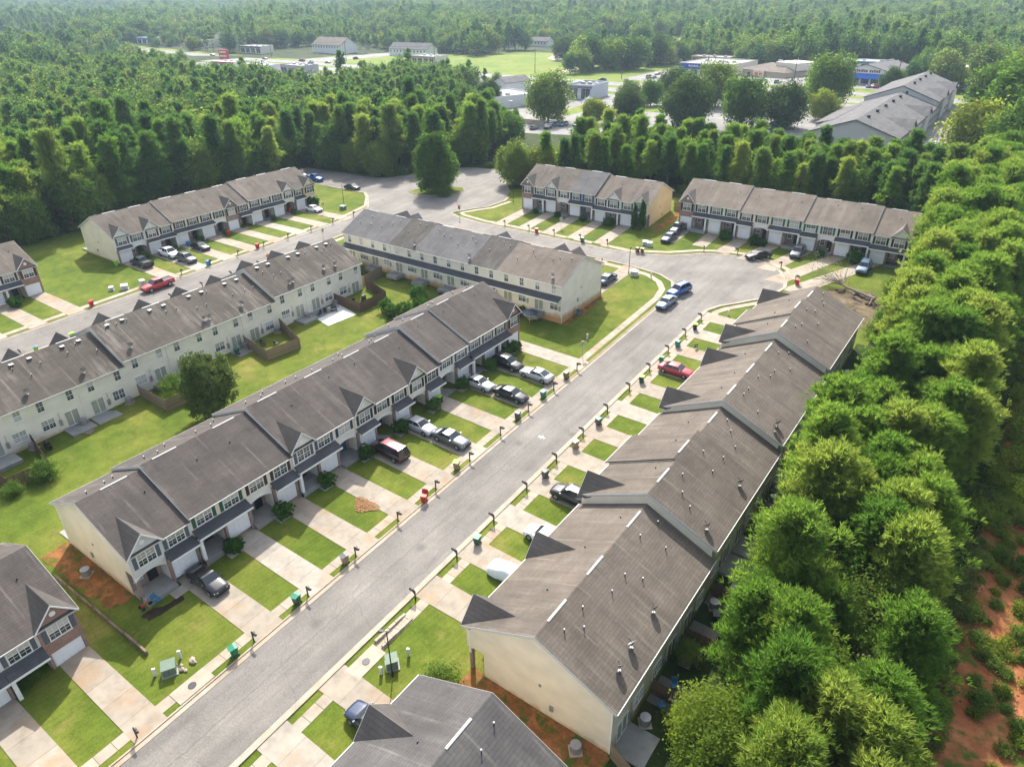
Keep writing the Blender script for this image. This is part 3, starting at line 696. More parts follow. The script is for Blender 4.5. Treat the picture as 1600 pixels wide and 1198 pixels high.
            ob('patio_slab', MB().box(xa+3.2, xa+5.6, dep+.01, dep+2.2, zb-.6, zb+.04), M['patio'], root)
            ob('meter_box', MB().box(xa+.2, xa+.5, dep+.004, dep+.14, zb+.8, zb+1.5), M['metal'], root)
    return rw
def rowpt(rw, lx, ly):
    a = R(rw.deg); return (rw.x+lx*math.cos(a)-ly*math.sin(a), rw.y+lx*math.sin(a)+ly*math.cos(a))

BU = [dict(sid='sid_grey', sh='grey', dorm='L'), dict(sid='sid_beige', sh='green', shed='full'), dict(sid='sid_pale', sh='brown', door='door_dark'),
      dict(sid='sid_white', sh='grey', dorm='L', shed='full'), dict(sid='sid_pale', sh='navy', dorm='R', door='door_blue'), dict(sid='sid_beige', sh='black'),
      dict(sid='sid_pale', sh='black', dorm='L'), dict(sid='sid_white', sh='grey'), dict(sid='sid_pale', sh='grey', shed='full'), dict(sid='sid_beige', sh='black', brick='R')]
ROW_B = build_row('townhouse_row', 'long middle row of ten townhouses with dark roofs facing the main street', -16.69, 18.17, 90, 10, [1.75, 2.15, 2.15, 2.55, 2.55, 2.55, 2.55, 3.1, 3.4, 3.4], BU, 'R', 13.25, 'sid_cream', 'roof_dark', w=6.1)
DU = [dict(dorm='L'), dict(fp=.55), dict(dorm='R'), dict(dorm='R'), dict(), dict(dorm='R', dish=((5.0, 12.3, 1.2), (4.0, 12.2, .9))), dict(), dict(fp=.55, dish=((3.0, 12.2, 1.0),)), dict(dorm='R', dish=((4.9, 12.0, 1.1),)), dict(), dict(dorm='L', dish=((3.2, 11.9, 1.0),)), dict(dorm='R', dish=((1.2, 12.0, 1.2), (3.5, 12.2, .8)))]
ROW_D = build_row('townhouse_row', 'right hand row of twelve townhouses with brown stepped roofs beside the woods', 12.65, 30.12+12*6.09, 270, 12, [4.1, 4.1, 4.1, 3.05, 3.05, 3.05, 2.15, 2.15, 2.15, .92, .92, .92], DU, 'L', 13.17, 'sid_cream', 'roof_brown', w=6.09)
EU = [dict(sid='sid_white', sh='grey', dorm='L'), dict(sid='sid_pale', sh='black', dorm='L', shed='full'), dict(sid='sid_beige', sh='brown', shed='full'), dict(sid='sid_pale', sh='black', shed='garage'), dict(sid='sid_pale', sh='brown', brick='L', bt=0),
      dict(sid='sid_white', sh='black', shed='full'), dict(sid='sid_pale', sh='black', dorm='R', shed='garage'), dict(sid='sid_tan', sh='black', dorm='R')]
ROW_E = build_row('townhouse_row', 'far left row of eight townhouses backed by tall pines', -101.14, 62.97, 88.35, 8, [4.1, 4.1, 4.4, 4.4, 4.4, 4.75, 4.75, 4.75], EU, 'L', 13.2, 'sid_cream', 'roof_brown')
FU = [dict(sid='sid_white', sh='navy', brick='L'), dict(sid='sid_pale', sh='black', dorm='L'), dict(sid='sid_blue', sh='navy', shed='full'), dict(sid='sid_white', sh='black', shed='full', dorm='R'), dict(sid='sid_pale', sh='green', dorm='R')]
ROW_F = build_row('townhouse_row', 'five townhouses with one blue front across the street behind the tan end wall', -52.44, 132.12, 2.29, 5, [6.75, 6.75, 6.75, 6.3, 6.3], FU, 'L', 13.2, 'sid_tan', 'roof_tan', roofs=['roof_brown', 'roof_brown', 'roof_grey', 'roof_tan', 'roof_tan'])
GU = [dict(sid='sid_white', sh='black', brick='L'), dict(sid='sid_pale', sh='green', shed='full'), dict(sid='sid_pale', sh='brown'), dict(sid='sid_beige', sh='teal', shed='full'), dict(sid='sid_pale', sh='teal'), dict(sid='sid_white', sh='black', shed='full'), dict(sid='sid_pale', sh='black', dorm='R', shed='full')]
ROW_G = build_row('townhouse_row', 'seven townhouses with tan roofs at the head of the cul-de-sac', -16.52, 137.25, 1.19, 7, [7.0, 7.0, 6.7, 6.7, 6.4, 6.4, 6.1], GU, 'L', 13.2, 'sid_cream', 'roof_tan')
CU = [dict(dorm='R', dish=((2.3, 11.5, 1.4),)), dict(fp=.0, dorm='L'), dict(fp=.5), dict(dorm='L', dish=((.5, 11.6, 1.3),)), dict(), dict(fp=.5, dish=((.7, 11.6, 1.4),)), dict(dorm='R'), dict(dorm='L')]
ROW_C = build_row('townhouse_row', 'row of eight townhouses seen from the back with a dark skirt roof', -13.85, 99.36, 179.64, 8, [5.5]*8, CU, 'L', 12.3, 'sid_pale', 'roof_grey', roofs=['roof_tan', 'roof_tan', 'roof_old', 'roof_grey', 'roof_grey', 'roof_old', 'roof_grey', 'roof_grey'], rear='skirt')
AU = [dict(dorm='L', dish=((4.6, 12.2, 1.3),)), dict(dorm='L', dish=((.8, 12.0, 1.2),)), dict(dorm='L', dish=((1.3, 12.2, 1.5), (2.0, 12.3, 1.3))), dict(dorm='L', dish=((4.9, 12.1, .6),)), dict(dorm='L', dish=((4.5, 12.3, 1.2), (5.2, 12.2, 1.2))), dict(dorm='L'), dict(dorm='L', dish=((3.9, 12.0, 1.0),)), dict(dorm='L', dish=((4.4, 12.2, 1.2),)), dict(dorm='L', dish=((5.0, 12.1, 1.1),)), dict(dorm='L'), dict(dorm='L')]
ROW_A = build_row('townhouse_row', 'long pale row seen from the back with streaked roof and fenced patios', -63.6, 79.5, 270, 11, [4.2]*3+[3.5]*4+[2.8]*4, AU, 'L', 13.1, 'sid_pale', 'roof_streak', pipes='box', w=6.1)
ROW_E2 = build_row('townhouse_row', 'townhouses with a brick gable end cut by the left edge beside the back street', -98.7, 47.6-24.4, 90, 4, [3.75]*4, [dict(), dict(sid='sid_beige', sh='black'), dict(sid='sid_white', sh='black', shed='full'), dict(sid='sid_white', sh='brown', brick='R', shed='full')], 'R', 13.2, 'sid_cream', 'roof_brown')
ROW_B2 = build_row('townhouse_row', 'townhouses with a red brick gable in the bottom left corner', -16.4, 12.9-24.4, 90, 4, [.35, .35, .35, .35], [dict(), dict(sid='sid_beige', sh='black'), dict(sid='sid_grey', sh='grey', shed='full'), dict(sid='sid_white', sh='grey', brick='R', shed='full')], 'R', 13.2, 'sid_cream', 'roof_dark')
ROW_H = build_row('townhouse_row', 'grey roofed townhouses cut off by the bottom edge of the picture', 12.65, 24.4, 270, 4, [.37]*4, [dict(dorm='R'), dict(), dict(dorm='L'), dict()], 'L', 13.2, 'sid_cream', 'roof_slate')
# ------------------------------------------------------------------ driveways, pavements, lawn edges
def driveway(pts4, nseg, mat, name='driveway'):
    """pts4: near-left, near-right at the house, far-right, far-left at the street; cut into slabs"""
    root = struct(empty(name, (0, 0, 0))); a, b, c, d = [Vector(p) for p in pts4]
    for k in range(nseg):
        s0 = k/nseg; s1 = (k+1)/nseg
        q = [a.lerp(d, s0), b.lerp(c, s0), b.lerp(c, s1), a.lerp(d, s1)]
        ctr = (q[0]+q[1]+q[2]+q[3])/4
        q = [p+(ctr-p)*.008 for p in q]; z0 = g(ctr.x, ctr.y); o = MB()
        top = [(p.x-ctr.x, p.y-ctr.y, g(p.x, p.y)+.055-z0) for p in q]; o.face(top)
        for j in range(4):
            u, v = top[j], top[(j+1) % 4]; o.face([u, (u[0], u[1], u[2]-.12), (v[0], v[1], v[2]-.12), v])
        ob('concrete_slab', o, mat, root, (ctr.x, ctr.y, z0))
    return root
def row_driveways(rw, off0, off1, yfront, ystreet, seg=5, mats=None, flare=0.):
    for k in range(rw.n):
        m = (mats[k % len(mats)] if mats else M['slab'])
        driveway([rowpt(rw, k*rw.w+off0, yfront), rowpt(rw, k*rw.w+off1, yfront), rowpt(rw, k*rw.w+off1+flare, ystreet), rowpt(rw, k*rw.w+off0-flare, ystreet)], seg, m)
def walks(rw, wx0, wx1, y0, y1):
    for k in range(rw.n):
        driveway([rowpt(rw, k*rw.w+wx0, y0), rowpt(rw, k*rw.w+wx1, y0), rowpt(rw, k*rw.w+wx1, y1), rowpt(rw, k*rw.w+wx0, y1)], 1, M['slab_clean'], 'front_walk')
C2 = [M['slab'], M['slab_clean'], M['slab'], M['slab']]
row_driveways(ROW_B, 3.35, 6.05, .35, -12.55, 5, C2, .1); walks(ROW_B, 2.0, 3.45, -1.1, -2.2)
row_driveways(ROW_D, .12, 2.95, .35, -9.0, 4, C2, .12)
row_driveways(ROW_E, .2, 2.8, .35, -17.1, 5, C2, .1); walks(ROW_E, 2.85, 4.0, -1.1, -2.2)
row_driveways(ROW_F, .25, 2.9, .35, -12.6, 5, C2, .1)
row_driveways(ROW_B2, 3.5, 6.0, .35, -12.3, 5, C2, .1)
row_driveways(ROW_H, .25, 2.9, .35, -9.0, 4, C2, .12)
row_driveways(ROW_E2, 3.4, 6.0, .35, -14.7, 5, C2, .1)
row_driveways(ROW_A, .25, 2.9, .35, -11.7, 4, C2, .1)
row_driveways(ROW_C, .25, 2.9, .35, -14.4, 4, C2, .1)
for k, (sx, sy, tx, ty) in enumerate([(.2, -8.6, 0, 0), (.3, -8.0, 0, 0), (.2, -9.2, -1.2, 0), (.2, -10.4, -2.6, 0), (.2, -13, -4.0, 0), (.2, -17.5, -7.6, 0), (.2, -20, -10, 0)]):
    o = k*6.1; driveway([rowpt(ROW_G, o+.25, .35), rowpt(ROW_G, o+2.9, .35), rowpt(ROW_G, o+2.9+tx*.9, sy), rowpt(ROW_G, o+.15+tx, sy)], 4, M['slab'])
def drive_gaps(rw, o0, o1, axis):
    out = []
    for k in range(rw.n):
        p = rowpt(rw, k*rw.w+o0+.3, 0); q = rowpt(rw, k*rw.w+o1-.3, 0); a, b = (p[1], q[1]) if axis == 'y' else (p[0], q[0])
        out.append((min(a, b), max(a, b)))
    return out
gB = drive_gaps(ROW_B, 3.5, 6.0, 'y')+drive_gaps(ROW_B2, 3.5, 6.0, 'y'); gD = drive_gaps(ROW_D, .25, 2.9, 'y')+drive_gaps(ROW_H, .25, 2.9, 'y')
gE = drive_gaps(ROW_E, .2, 2.8, 'y')+drive_gaps(ROW_E2, 3.4, 6.0, 'y'); gA = drive_gaps(ROW_A, .25, 2.9, 'y'); gF = drive_gaps(ROW_F, .25, 2.9, 'x'); gC = drive_gaps(ROW_C, .25, 2.9, 'x')
pavement(-6.0, -4.95, -20, 104, 'y', 1.5, gaps=gB, mat=None)
pavement(4.35, 5.4, -10, 104.0, 'y', 1.5, gaps=gD)
pavement(-86.0, -84.9, -10, 104, 'y', 1.6, gaps=gE)
pavement(-74.4, -73.3, 5, 110, 'y', 1.6, gaps=gA)
pavement(-55, -18, 120.0, 121.1, 'x', 1.6, gaps=gF)
pavement(-70, -15, 111.7, 112.8, 'x', 1.6, gaps=gC)
path([(-5.5, 104), (-6.2, 107.5), (-8, 110), (-11, 111.7), (-15, 112.2)], -.55, .55)
path([(4.9, 104), (5.8, 106), (7.4, 108.2), (9.7, 111.2)], -.55, .55)
path([(-17.8, 121.1), (-12.4, 123.6), (-7.6, 127.6), (-3.4, 129.6), (1.2, 130.3), (5.6, 129.3), (9.3, 126.9), (11.8, 123.2)], -.55, .55)
path([(-85.5, 104), (-86, 110), (-87.6, 116.8), (-93, 122.6), (-97.3, 126)], -.55, .55)
path([(-55, 120.6), (-61.2, 121.6), (-62.9, 122.6), (-61, 126), (-58.9, 129), (-58, 135)], -.5, .5)
# manhole covers in the two storm drains by the street
for (x, y) in ((-5.2, 15.7), (5.0, 25.5)):
    drape('drain_apron', [(x-.8, y-1.6), (x+.8, y-1.6), (x+.8, y+1.6), (x-.8, y+1.6)], .058, M['walk'])
    t_ = tag(ob('manhole_cover', MB().cone((0, 0, 0), (0, 0, .03), .34, .34, 18), M['dark_metal'], None, (x, y, g(x, y)+.05)), 'round iron manhole cover in the concrete apron '+('left of' if x < 0 else 'right of')+' the main street', 'manhole cover')
M['walk_pale'] = plain('old_paint', (.5, .49, .46), .9, vary=.3, sc=9)
# pale splash on the asphalt
drape('paint_splash', [(.0+.42*x, 60.3+.42*y) for x, y in [(-1.2, -.5), (-.5, -.25), (-.1, -.9), (.15, -.2), (1.0, -.35), (.45, .1), (1.3, .6), (.3, .45), (-.2, 1.1), (-.35, .35), (-1.4, .5), (-.7, .05)]], .036, M['walk_pale'])
LEAFBED = True
drape('flower_bed', rough([(-15.3, 17.2), (-14.3, 17.3), (-13.9, 18.6), (-13.8, 20.6), (-14.5, 20.7), (-14.7, 19.0), (-15.3, 18.4)], .1, .3), .04, M['mulch'])

# ------------------------------------------------------------------ small street things
def bin_proto(kind):
    p = Proto(); b = MB()
    for z0, z1, w0, w1 in ((.08, .95, .24, .31),):
        b.face([(-w0, -w0, z0), (w0, -w0, z0), (w0, w0, z0), (-w0, w0, z0)])
        c0 = [(-w0, -w0, z0), (w0, -w0, z0), (w0, w0, z0), (-w0, w0, z0)]; c1 = [(-w1, -w1, z1), (w1, -w1, z1), (w1, w1*1.1, z1), (-w1, w1*1.1, z1)]
        for k in range(4): b.face([c0[k], c0[(k+1) % 4], c1[(k+1) % 4], c1[k]])
    b.box(-.34, .34, -.34, .37, .93, .985)
    p.add('bin_body', b.mesh('bin_body', M['white']))
    l = MB().extrude([(-.36, -.36, 0), (-.36, .1, .075), (-.36, .38, .04), (-.36, .38, 0)], (.72, 0, 0)).box(-.2, .2, -.42, -.36, -.02, .05)
    p.add('bin_lid', l.mesh('bin_lid', M['white']), (0, 0, .995), (R(0), 0, 0) if kind != 'open' else (R(-115), 0, 0))
    if kind == 'open': p.parts[-1] = ('bin_lid', p.parts[-1][1], (0, .42, .98), (R(-105), 0, 0), [])
    p.add('bin_handle', MB().cone((-.25, 0, 0), (.25, 0, 0), .025, .025, 6).mesh('bin_handle', M['dark_metal']), (0, .42, .9))
    wm = MB().cone((-.03, 0, 0), (.03, 0, 0), .12, .12, 12).mesh('bin_wheel', M['dark_metal'])
    p.add('bin_wheel', wm, (-.27, .27, .12)); p.add('bin_wheel', wm, (.27, .27, .12))
    return p
BIN = bin_proto('shut'); BINO = bin_proto('open')
BC = dict(green=(.01, .17, .09), teal=(.02, .16, .15), mint=(.12, .34, .20), lime=(.22, .50, .03), red=(.42, .02, .02), grey=(.07, .07, .075), tan=(.26, .19, .12), brown=(.14, .09, .055), blue=(.03, .17, .36), dkgreen=(.02, .07, .05), pink=(.6, .52, .46), slate=(.10, .17, .22), black=(.02, .02, .022))
def bmat(c): return plain('bin_'+c, BC[c], .5, .4, vary=.12)
def bin_at(x, y, body, lid, label, rz=None, opened=False, grp='wheeled rubbish bins'):
    t = thing('trash_bin', (x, y, g(x, y)+.05), rz if rz is not None else random.uniform(-.3, .3), label, 'trash bin', grp)
    (BINO if opened else BIN).put(t, {'bin_body': bmat(body), 'bin_lid': bmat(lid)}); return t
def lot(k): return ORD[k]
for x, y, b, l, lab in [(-4.75, 19.5, 'green', 'green', 'bright green bin nearest the camera on the left kerb of the main street'), (-4.75, 26.3, 'dkgreen', 'green', 'green lidded bin by the mailbox across from the covered car'),
        (-4.75, 32.3, 'tan', 'grey', 'tan bin with a grey lid on the left kerb, next past the two green ones'), (-4.9, 49.8, 'tan', 'lime', 'tan bin with a lime lid at the end of the maroon roofed van driveway'),
        (-4.75, 61.9, 'grey', 'grey', 'dark grey bin at the left kerb between the stained driveway and the black sedan'), (-4.75, 67.8, 'teal', 'slate', 'teal bin with a pale blue lid on the kerb by the black sedan'), (-4.75, 73.6, 'brown', 'tan', 'brown bin behind the tail of the silver coupe, farthest on the left kerb'),
        (4.4, 41.7, 'dkgreen', 'mint', 'bin with a pale mint lid on the right kerb nearest the camera'), (4.4, 54.2, 'grey', 'grey', 'grey bin on the right kerb opposite the black car'), (4.4, 60.8, 'tan', 'pink', 'tan bin with a faded pink lid on the right kerb'),
        (4.4, 66.4, 'grey', 'teal', 'grey bin with a turquoise lid on the right kerb'), (4.4, 78.3, 'dkgreen', 'lime', 'lime lidded bin on the kerb just before the red sedan'), (4.4, 84.6, 'green', 'green', 'green bin directly behind the red sedan at the right kerb'),
        (4.4, 90.1, 'teal', 'teal', 'teal bin beside the lawn with the small black yard sign'), (4.4, 96.5, 'black', 'lime', 'black bin with a lime lid farthest up the right kerb'), (12.6, 121.0, 'red', 'red', 'red bin on the pavement by the fallen tree at the cul-de-sac'),
        (-84.5, 48.9, 'red', 'red', 'red bin at the corner of the wide lawn left of the red pickup'), (-84.4, 71.5, 'blue', 'blue', 'blue bin on the back street kerb by the dark SUV driveway'), (-84.3, 82.9, 'red', 'red', 'red bin on the back street kerb below the brick townhouse'),
        (-97.4, 85.3, 'red', 'red', 'red bin beside the garage of the brick gabled far left townhouse'), (-98.6, 76.4, 'blue', 'blue', 'blue bin against the garage door behind the dark coupe'), (-100.3, 61.9, 'lime', 'lime', 'lime green bin at the corner of the cream gable wall behind the black pickup'),
        (-74.7, 40.9, 'lime', 'lime', 'lime green bin in front of the pale row, the right one of the pair'), (-74.7, 35.5, 'lime', 'slate', 'lime green bin with a bluish lid in front of the pale row'), (-100.3, 104.1, 'red', 'red', 'red bin in the porch of the far left row near the white car'),
        (-40.2, 119.5, 'red', 'red', 'red bin at the kerb in front of the blue fronted townhouse group'), (-29.2, 119.6, 'dkgreen', 'dkgreen', 'dark green bin at the kerb near the clipped bush of the five townhouses'), (-17.4, 120.3, 'brown', 'brown', 'left one of two brown bins by the white utility boxes'), (-16.5, 120.5, 'brown', 'tan', 'right one of two brown bins by the white utility boxes'),
        (-15.4, 59.2, 'black', 'lime', 'black bin with a lime lid beside a garage of the middle row'), (-13.1, 91.0, 'slate', 'dkgreen', 'slate bin against the blank end wall of the skirt roofed row'), (-48.9, 52.2, 'dkgreen', 'green', 'green bin on the patio left of the square fenced yard')]:
    bin_at(x, y, b, l, lab)
bin_at(-4.2, 43.4, 'red', 'red', 'open red bin standing in the gutter of the main street', .4, True)

def mailbox_proto():
    p = Proto(); p.add('post', MB().box(-.05, .05, -.05, .05, -.1, 1.25).box(-.04, .04, -.5, .12, 1.0, 1.07).extrude([(-.03, -.05, .72), (-.03, -.38, 1.0), (-.03, -.3, 1.0), (-.03, -.05, .8)], (.06, 0, 0)).mesh('post', M['dark_metal']))
    n = 8; prof = [(.1*math.cos(math.pi*k/n), 0, .1*math.sin(math.pi*k/n)+.1) for k in range(n+1)]+[(-.1, 0, 0), (.1, 0, 0)]
    p.add('letter_box', MB().extrude([(q[0], -.62, q[2]) for q in prof], (0, .5, 0)).mesh('letter_box', M['dark_metal']), (0, 0, 1.07))
    p.add('flag', MB().box(.105, .12, -.3, -.26, 0, .22).box(.105, .12, -.3, -.18, .16, .22).mesh('flag', M['door_red']), (0, 0, 1.15)); return p
MBX = mailbox_proto()
def mailboxes(rw, off, ly, who, grp, rz_face):
    for k in range(rw.n):
        x, y = rowpt(rw, k*rw.w+off, ly); kk = k
        MBX.put(thing('mailbox', (x, y, g(x, y)+.02), rz_face, 'black kerb mailbox, %s %s' % (ORD[kk], who), 'mailbox', grp))
mailboxes(ROW_B, 3.2, -12.1, 'of the middle row from the near end', 'mailboxes on the left kerb', R(90))
mailboxes(ROW_D, 3.4, -8.6, 'of the brown stepped row from the far end', 'mailboxes on the right kerb', R(-90))
mailboxes(ROW_E, 3.3, -16.7, 'of the far left row from the near end', 'mailboxes on the back street', R(90))
mailboxes(ROW_F, 3.3, -12.3, 'of the blue fronted group from the left', 'mailboxes along the cross street', R(0))
mailboxes(ROW_A, 3.3, -11.3, 'of the long pale row from the far end', 'mailboxes behind the pale row', R(-90))
for k, (x, y) in enumerate([(4.6, 11.0), (-4.7, 10.6)]):
    MBX.put(thing('mailbox', (x, y, g(x, y)), R(-90 if x > 0 else 90), ['black post mailbox at the bottom edge right of the main street', 'black post mailbox left of the main street above the corner'][k], 'mailbox'))
for k, (x, y) in enumerate([(-6.7, 127.0), (-.9, 129.3), (8.0, 127.0), (-20.5, 111.9), (11.9, 122.3)]):
    MBX.put(thing('mailbox', (x, y, g(x, y)), R(-150+60*k), ['black mailbox on the cul-de-sac kerb below the brick townhouse', 'black mailbox on the cul-de-sac kerb before the black sedan', 'black mailbox leaning over the stone planter at the cul-de-sac', 'black mailbox near the blue car beside the blank end wall', 'black mailbox next to the red bin at the cul-de-sac'][k], 'mailbox'))
def lamp(x, y, h, label, rz=0.):
    t = thing('street_lamp', (x, y, g(x, y)), rz, label, 'street lamp', 'street lamps')
    ob('pole', MB().cone((0, 0, -.2), (0, 0, .25), .11, .1, 10).cone((0, 0, .2), (0, 0, h), .062, .045, 10), M['dark_metal'], t)
    ob('lamp_arm', MB().box(-.42, .42, -.03, .03, h-.02, h+.04), M['dark_metal'], t)
    hd = ob('lamp_head', MB().extrude([(-.62, -.13, h+.02), (-.28, -.13, h+.02), (-.22, -.13, h+.12), (-.55, -.13, h+.2)], (0, .26, 0)), M['dark_metal'], t)
    ob('lens', MB().box(-.58, -.3, -.1, .1, h+.005, h+.02), M['vent_white'], hd)
    ob('finial', MB().cone((0, 0, h), (0, 0, h+.18), .07, .05, 8), M['vent_white'], t)
lamp(7.8, 25.8, 5.3, 'dark lamp post standing by the green transformer box at the end of the brown row', .7)
lamp(-14.2, 110.5, 4.9, 'dark lamp post on the corner lawn beside the grey transformer', 2.2)
lamp(-57.2, 135.1, 5.0, 'dark lamp post left of the brick gable by the turning circle', 1.2)
lamp(-92.2, 114.0, 5.2, 'dark lamp post in the end lawn of the far left row', 0.)
def sign(x, y, h, label, kind, rz):
    t = thing('street_sign', (x, y, g(x, y)), rz, label, 'street sign')
    ob('post', MB().box(-.03, .03, -.03, .03, -.2, h), M['metal'], t)
    if kind == 'stop':
        o = [(.38*math.cos(R(22.5+45*k)), -.04, h-.4+.38*math.sin(R(22.5+45*k))) for k in range(8)]; ob('sign_plate', MB().extrude(o, (0, -.02, 0)), bmat('red'), t)
        ob('name_plate', MB().box(-.5, .5, -.02, .02, h, h+.18), bmat('green'), t)
    elif kind == 'plate': ob('sign_plate', MB().box(-.3, .3, -.06, -.035, h-.75, h), M['metal'], t)
    else: ob('sign_plate', MB().extrude([(0, -.05, h-1.0), (.5, -.05, h-.5), (0, -.05, h), (-.5, -.05, h-.5)], (0, -.02, 0)), plain('sign_orange', (.75, .22, .02), .5), t)
sign(-5.9, 79.9, 2.6, 'grey sign on a slim post beside the last stained driveway of the middle row', 'plate', R(60))
sign(-60.4, 119.0, 2.9, 'red stop sign with green name plate at the corner below the island tree', 'stop', R(0))
sign(-37.4, 124.6, 2.4, 'grey sign post standing in a driveway verge before the cream dormer', 'plate', R(30))
sign(-76.2, 93.4, 2.6, 'pale sign post at the back street seen over the streaked roof', 'plate', R(90))
sign(-74.2, 78.0, 2.4, 'orange diamond work sign peeping over the streaked roof', 'orange', R(40))
sign(-92.0, 107.4, 2.6, 'grey sign post in front of the white car at the far left row', 'plate', R(80))
YS = thing('yard_sign', (6.9, 91.0, g(6.9, 91)), R(70), 'small black yard sign on the lawn past the red sedan', 'yard sign')
ob('stake', MB().box(-.2, -.17, -.01, .01, -.1, .5).box(.17, .2, -.01, .01, -.1, .5), M['metal'], YS); ob('sign_board', MB().box(-.32, .32, -.02, .02, .3, .85), M['door_dark'], YS)
ob('sign_border', MB().box(-.26, .26, -.026, -.021, .36, .39).box(-.26, .26, -.026, -.021, .76, .79).box(-.15, .15, -.026, -.021, .5, .64), M['vent_white'], YS)

def transformer(x, y, sx, sy, h, mat, label, rz=0.):
    t = thing('transformer_box', (x, y, g(x, y)), rz, label, 'utility box', 'utility boxes on the lawns')
    ob('pad', MB().box(-sx/2-.12, sx/2+.12, -sy/2-.12, sy/2+.12, -.2, .1), M['patio'], t)
    ob('cabinet', MB().extrude([(-sx/2, -sy/2, .1), (-sx/2, sy/2, .1), (-sx/2, sy/2, h), (-sx/2, -sy/2, h*.86)], (sx, 0, 0)), mat, t)
    ob('cabinet_lid', MB().extrude([(-sx/2-.05, -sy/2-.06, h*.86), (-sx/2-.05, sy/2+.04, h), (-sx/2-.05, sy/2+.04, h+.06), (-sx/2-.05, -sy/2-.06, h*.86+.06)], (sx+.1, 0, 0)), mat, t)
    ob('door_seam', MB().box(-.015, .015, -sy/2-.012, -sy/2-.002, .15, h*.8), M['dark_metal'], t)
TG = plain('transformer_green', (.13, .18, .13), .5, vary=.15); TGY = plain('utility_grey', (.42, .44, .40), .5, vary=.1)
transformer(-7.9, 15.4, 1.05, .95, .95, TG, 'dark green transformer box on the near left lawn by the main street', R(60))
transformer(7.1, 26.5, 1.0, .95, 1.0, TG, 'green transformer box under the lamp post near the brown row', R(-40))
transformer(-87.0, 56.2, 1.1, 1.0, .9, TGY, 'pale green utility cabinet, middle of three on the wide far left lawn', R(60))
transformer(-88.6, 54.6, .7, .7, .7, TGY, 'small utility cabinet, leftmost of three on the wide far left lawn', R(60))
transformer(-85.7, 58.9, .8, .7, 1.2, TGY, 'tall grey utility cabinet behind the hood of the red pickup', R(80))
transformer(-12.9, 110.2, 1.1, 1.0, 1.0, TGY, 'grey transformer beside the lamp post on the corner lawn', R(10))
transformer(-18.0, 124.9, 1.0, .9, .8, TGY, 'white topped utility box at the end of the tan walled row, left one', R(20))
transformer(-16.9, 124.6, .9, .9, .85, TGY, 'white topped utility box at the end of the tan walled row, right one', R(10))
transformer(-90.0, 111.6, 1.3, 1.0, .95, TG, 'green utility box at the foot of the lamp post in the far end lawn', R(10))
def pedestal(x, y, h, label, c='vent_white'):
    t = thing('cable_pedestal', (x, y, g(x, y)), random.random(), label, 'utility pedestal', 'cable pedestals')
    ob('pedestal_body', MB().box(-.11, .11, -.09, .09, -.05, h), M[c], t); ob('pedestal_cap', MB().extrude([(-.13, -.11, h), (-.13, .11, h), (-.13, .11, h+.06), (-.13, -.11, h+.12)], (.26, 0, 0)), M[c], t)
for x, y, h, lb in ((-8.6, 14.5, .75, 'white cable pedestal in front of the near left transformer'), (-8.4, 16.7, .8, 'white cable pedestal behind the near left transformer'), (6.9, 25.4, .8, 'white cable pedestal left of the lamp post transformer'), (7.6, 28.0, .85, 'grey cable pedestal right of the lamp post transformer'),
        (-8.0, 85.0, .8, 'pale pedestal on the lawn behind the grey street sign'), (6.9, 103.9, .85, 'pale pedestal on the curved lawn at the end of the brown row'), (-10.0, 111.0, .75, 'pale pedestal on the tip of the corner lawn')): pedestal(x, y, h, lb)
# rocks heaped beside the near left transformer
for k in range(5):
    a = RNG.uniform(0, 6, 1)[0]; x, y = -7.2+.5*math.cos(a), 16.6+.5*math.sin(a)
    b = bmesh.new(); bmesh.ops.create_icosphere(b, subdivisions=1, radius=.16+.04*k)
    for v in b.verts: v.co *= random.uniform(.75, 1.25)
    me = bpy.data.meshes.new('rock'); b.to_mesh(me); b.free(); me.materials.append(M['walk'])
    tag(link('rock', me, None, (x, y, g(x, y)+.06)), 'pale rubble stone lying beside the near left transformer box', 'rock', 'rubble stones by the transformer')
def ac_proto():
    p = Proto(); p.add('pad', MB().box(-.5, .5, -.5, .5, -.1, .08).mesh('pad', M['walk']))
    c = MB(); c.cone((0, 0, .08), (0, 0, .78), .42, .42, 14)
    for k in range(14):
        t = 2*math.pi*k/14; c.box(.42*math.cos(t)-.012, .42*math.cos(t)+.012, .42*math.sin(t)-.012, .42*math.sin(t)+.012, .1, .78)
    p.add('casing', c.mesh('casing', M['pipe']))
    gl = MB().cone((0, 0, 0), (0, 0, .03), .43, .43, 14).cone((0, 0, .03), (0, 0, .06), .12, .12, 10)
    for k in range(8): gl.box(-.38, .38, -.006, .006, .03, .045) if False else gl.cone((0, 0, .045), (.4*math.cos(k*.785), .4*math.sin(k*.785), .035), .012, .012, 4)
    p.add('fan_grille', gl.mesh('fan_grille', M['metal']), (0, 0, .78)); return p
AC = ac_proto()
for x, y, z, lb in [(-24.3, 16.9, None, 'round air conditioner on a pad by the cream gable wall of the middle row'), (23.6, 28.9, None, 'air conditioner on a muddy pad below the big gable wall of the brown row')]+[(26.9+(k*.37) % .6, 34.5+k*6.09+((k*7) % 5-2)*.35, None, 'air conditioner behind the %s townhouse of the brown row from the near end' % ORD[k]) for k in range(11)]+[(-49.7, 17.6+6.1*k, None, 'air conditioner behind the %s townhouse of the pale row from the near end' % ORD[k]) for k in range(10)]+[(-19-6.1*k, 86.0, None, 'air conditioner behind the %s townhouse of the skirt roofed row from the right' % ORD[k]) for k in range(7)]:
    AC.put(thing('air_conditioner', (x, y, g(x, y)+.03), random.random(), lb, 'air conditioner', 'air conditioners'))

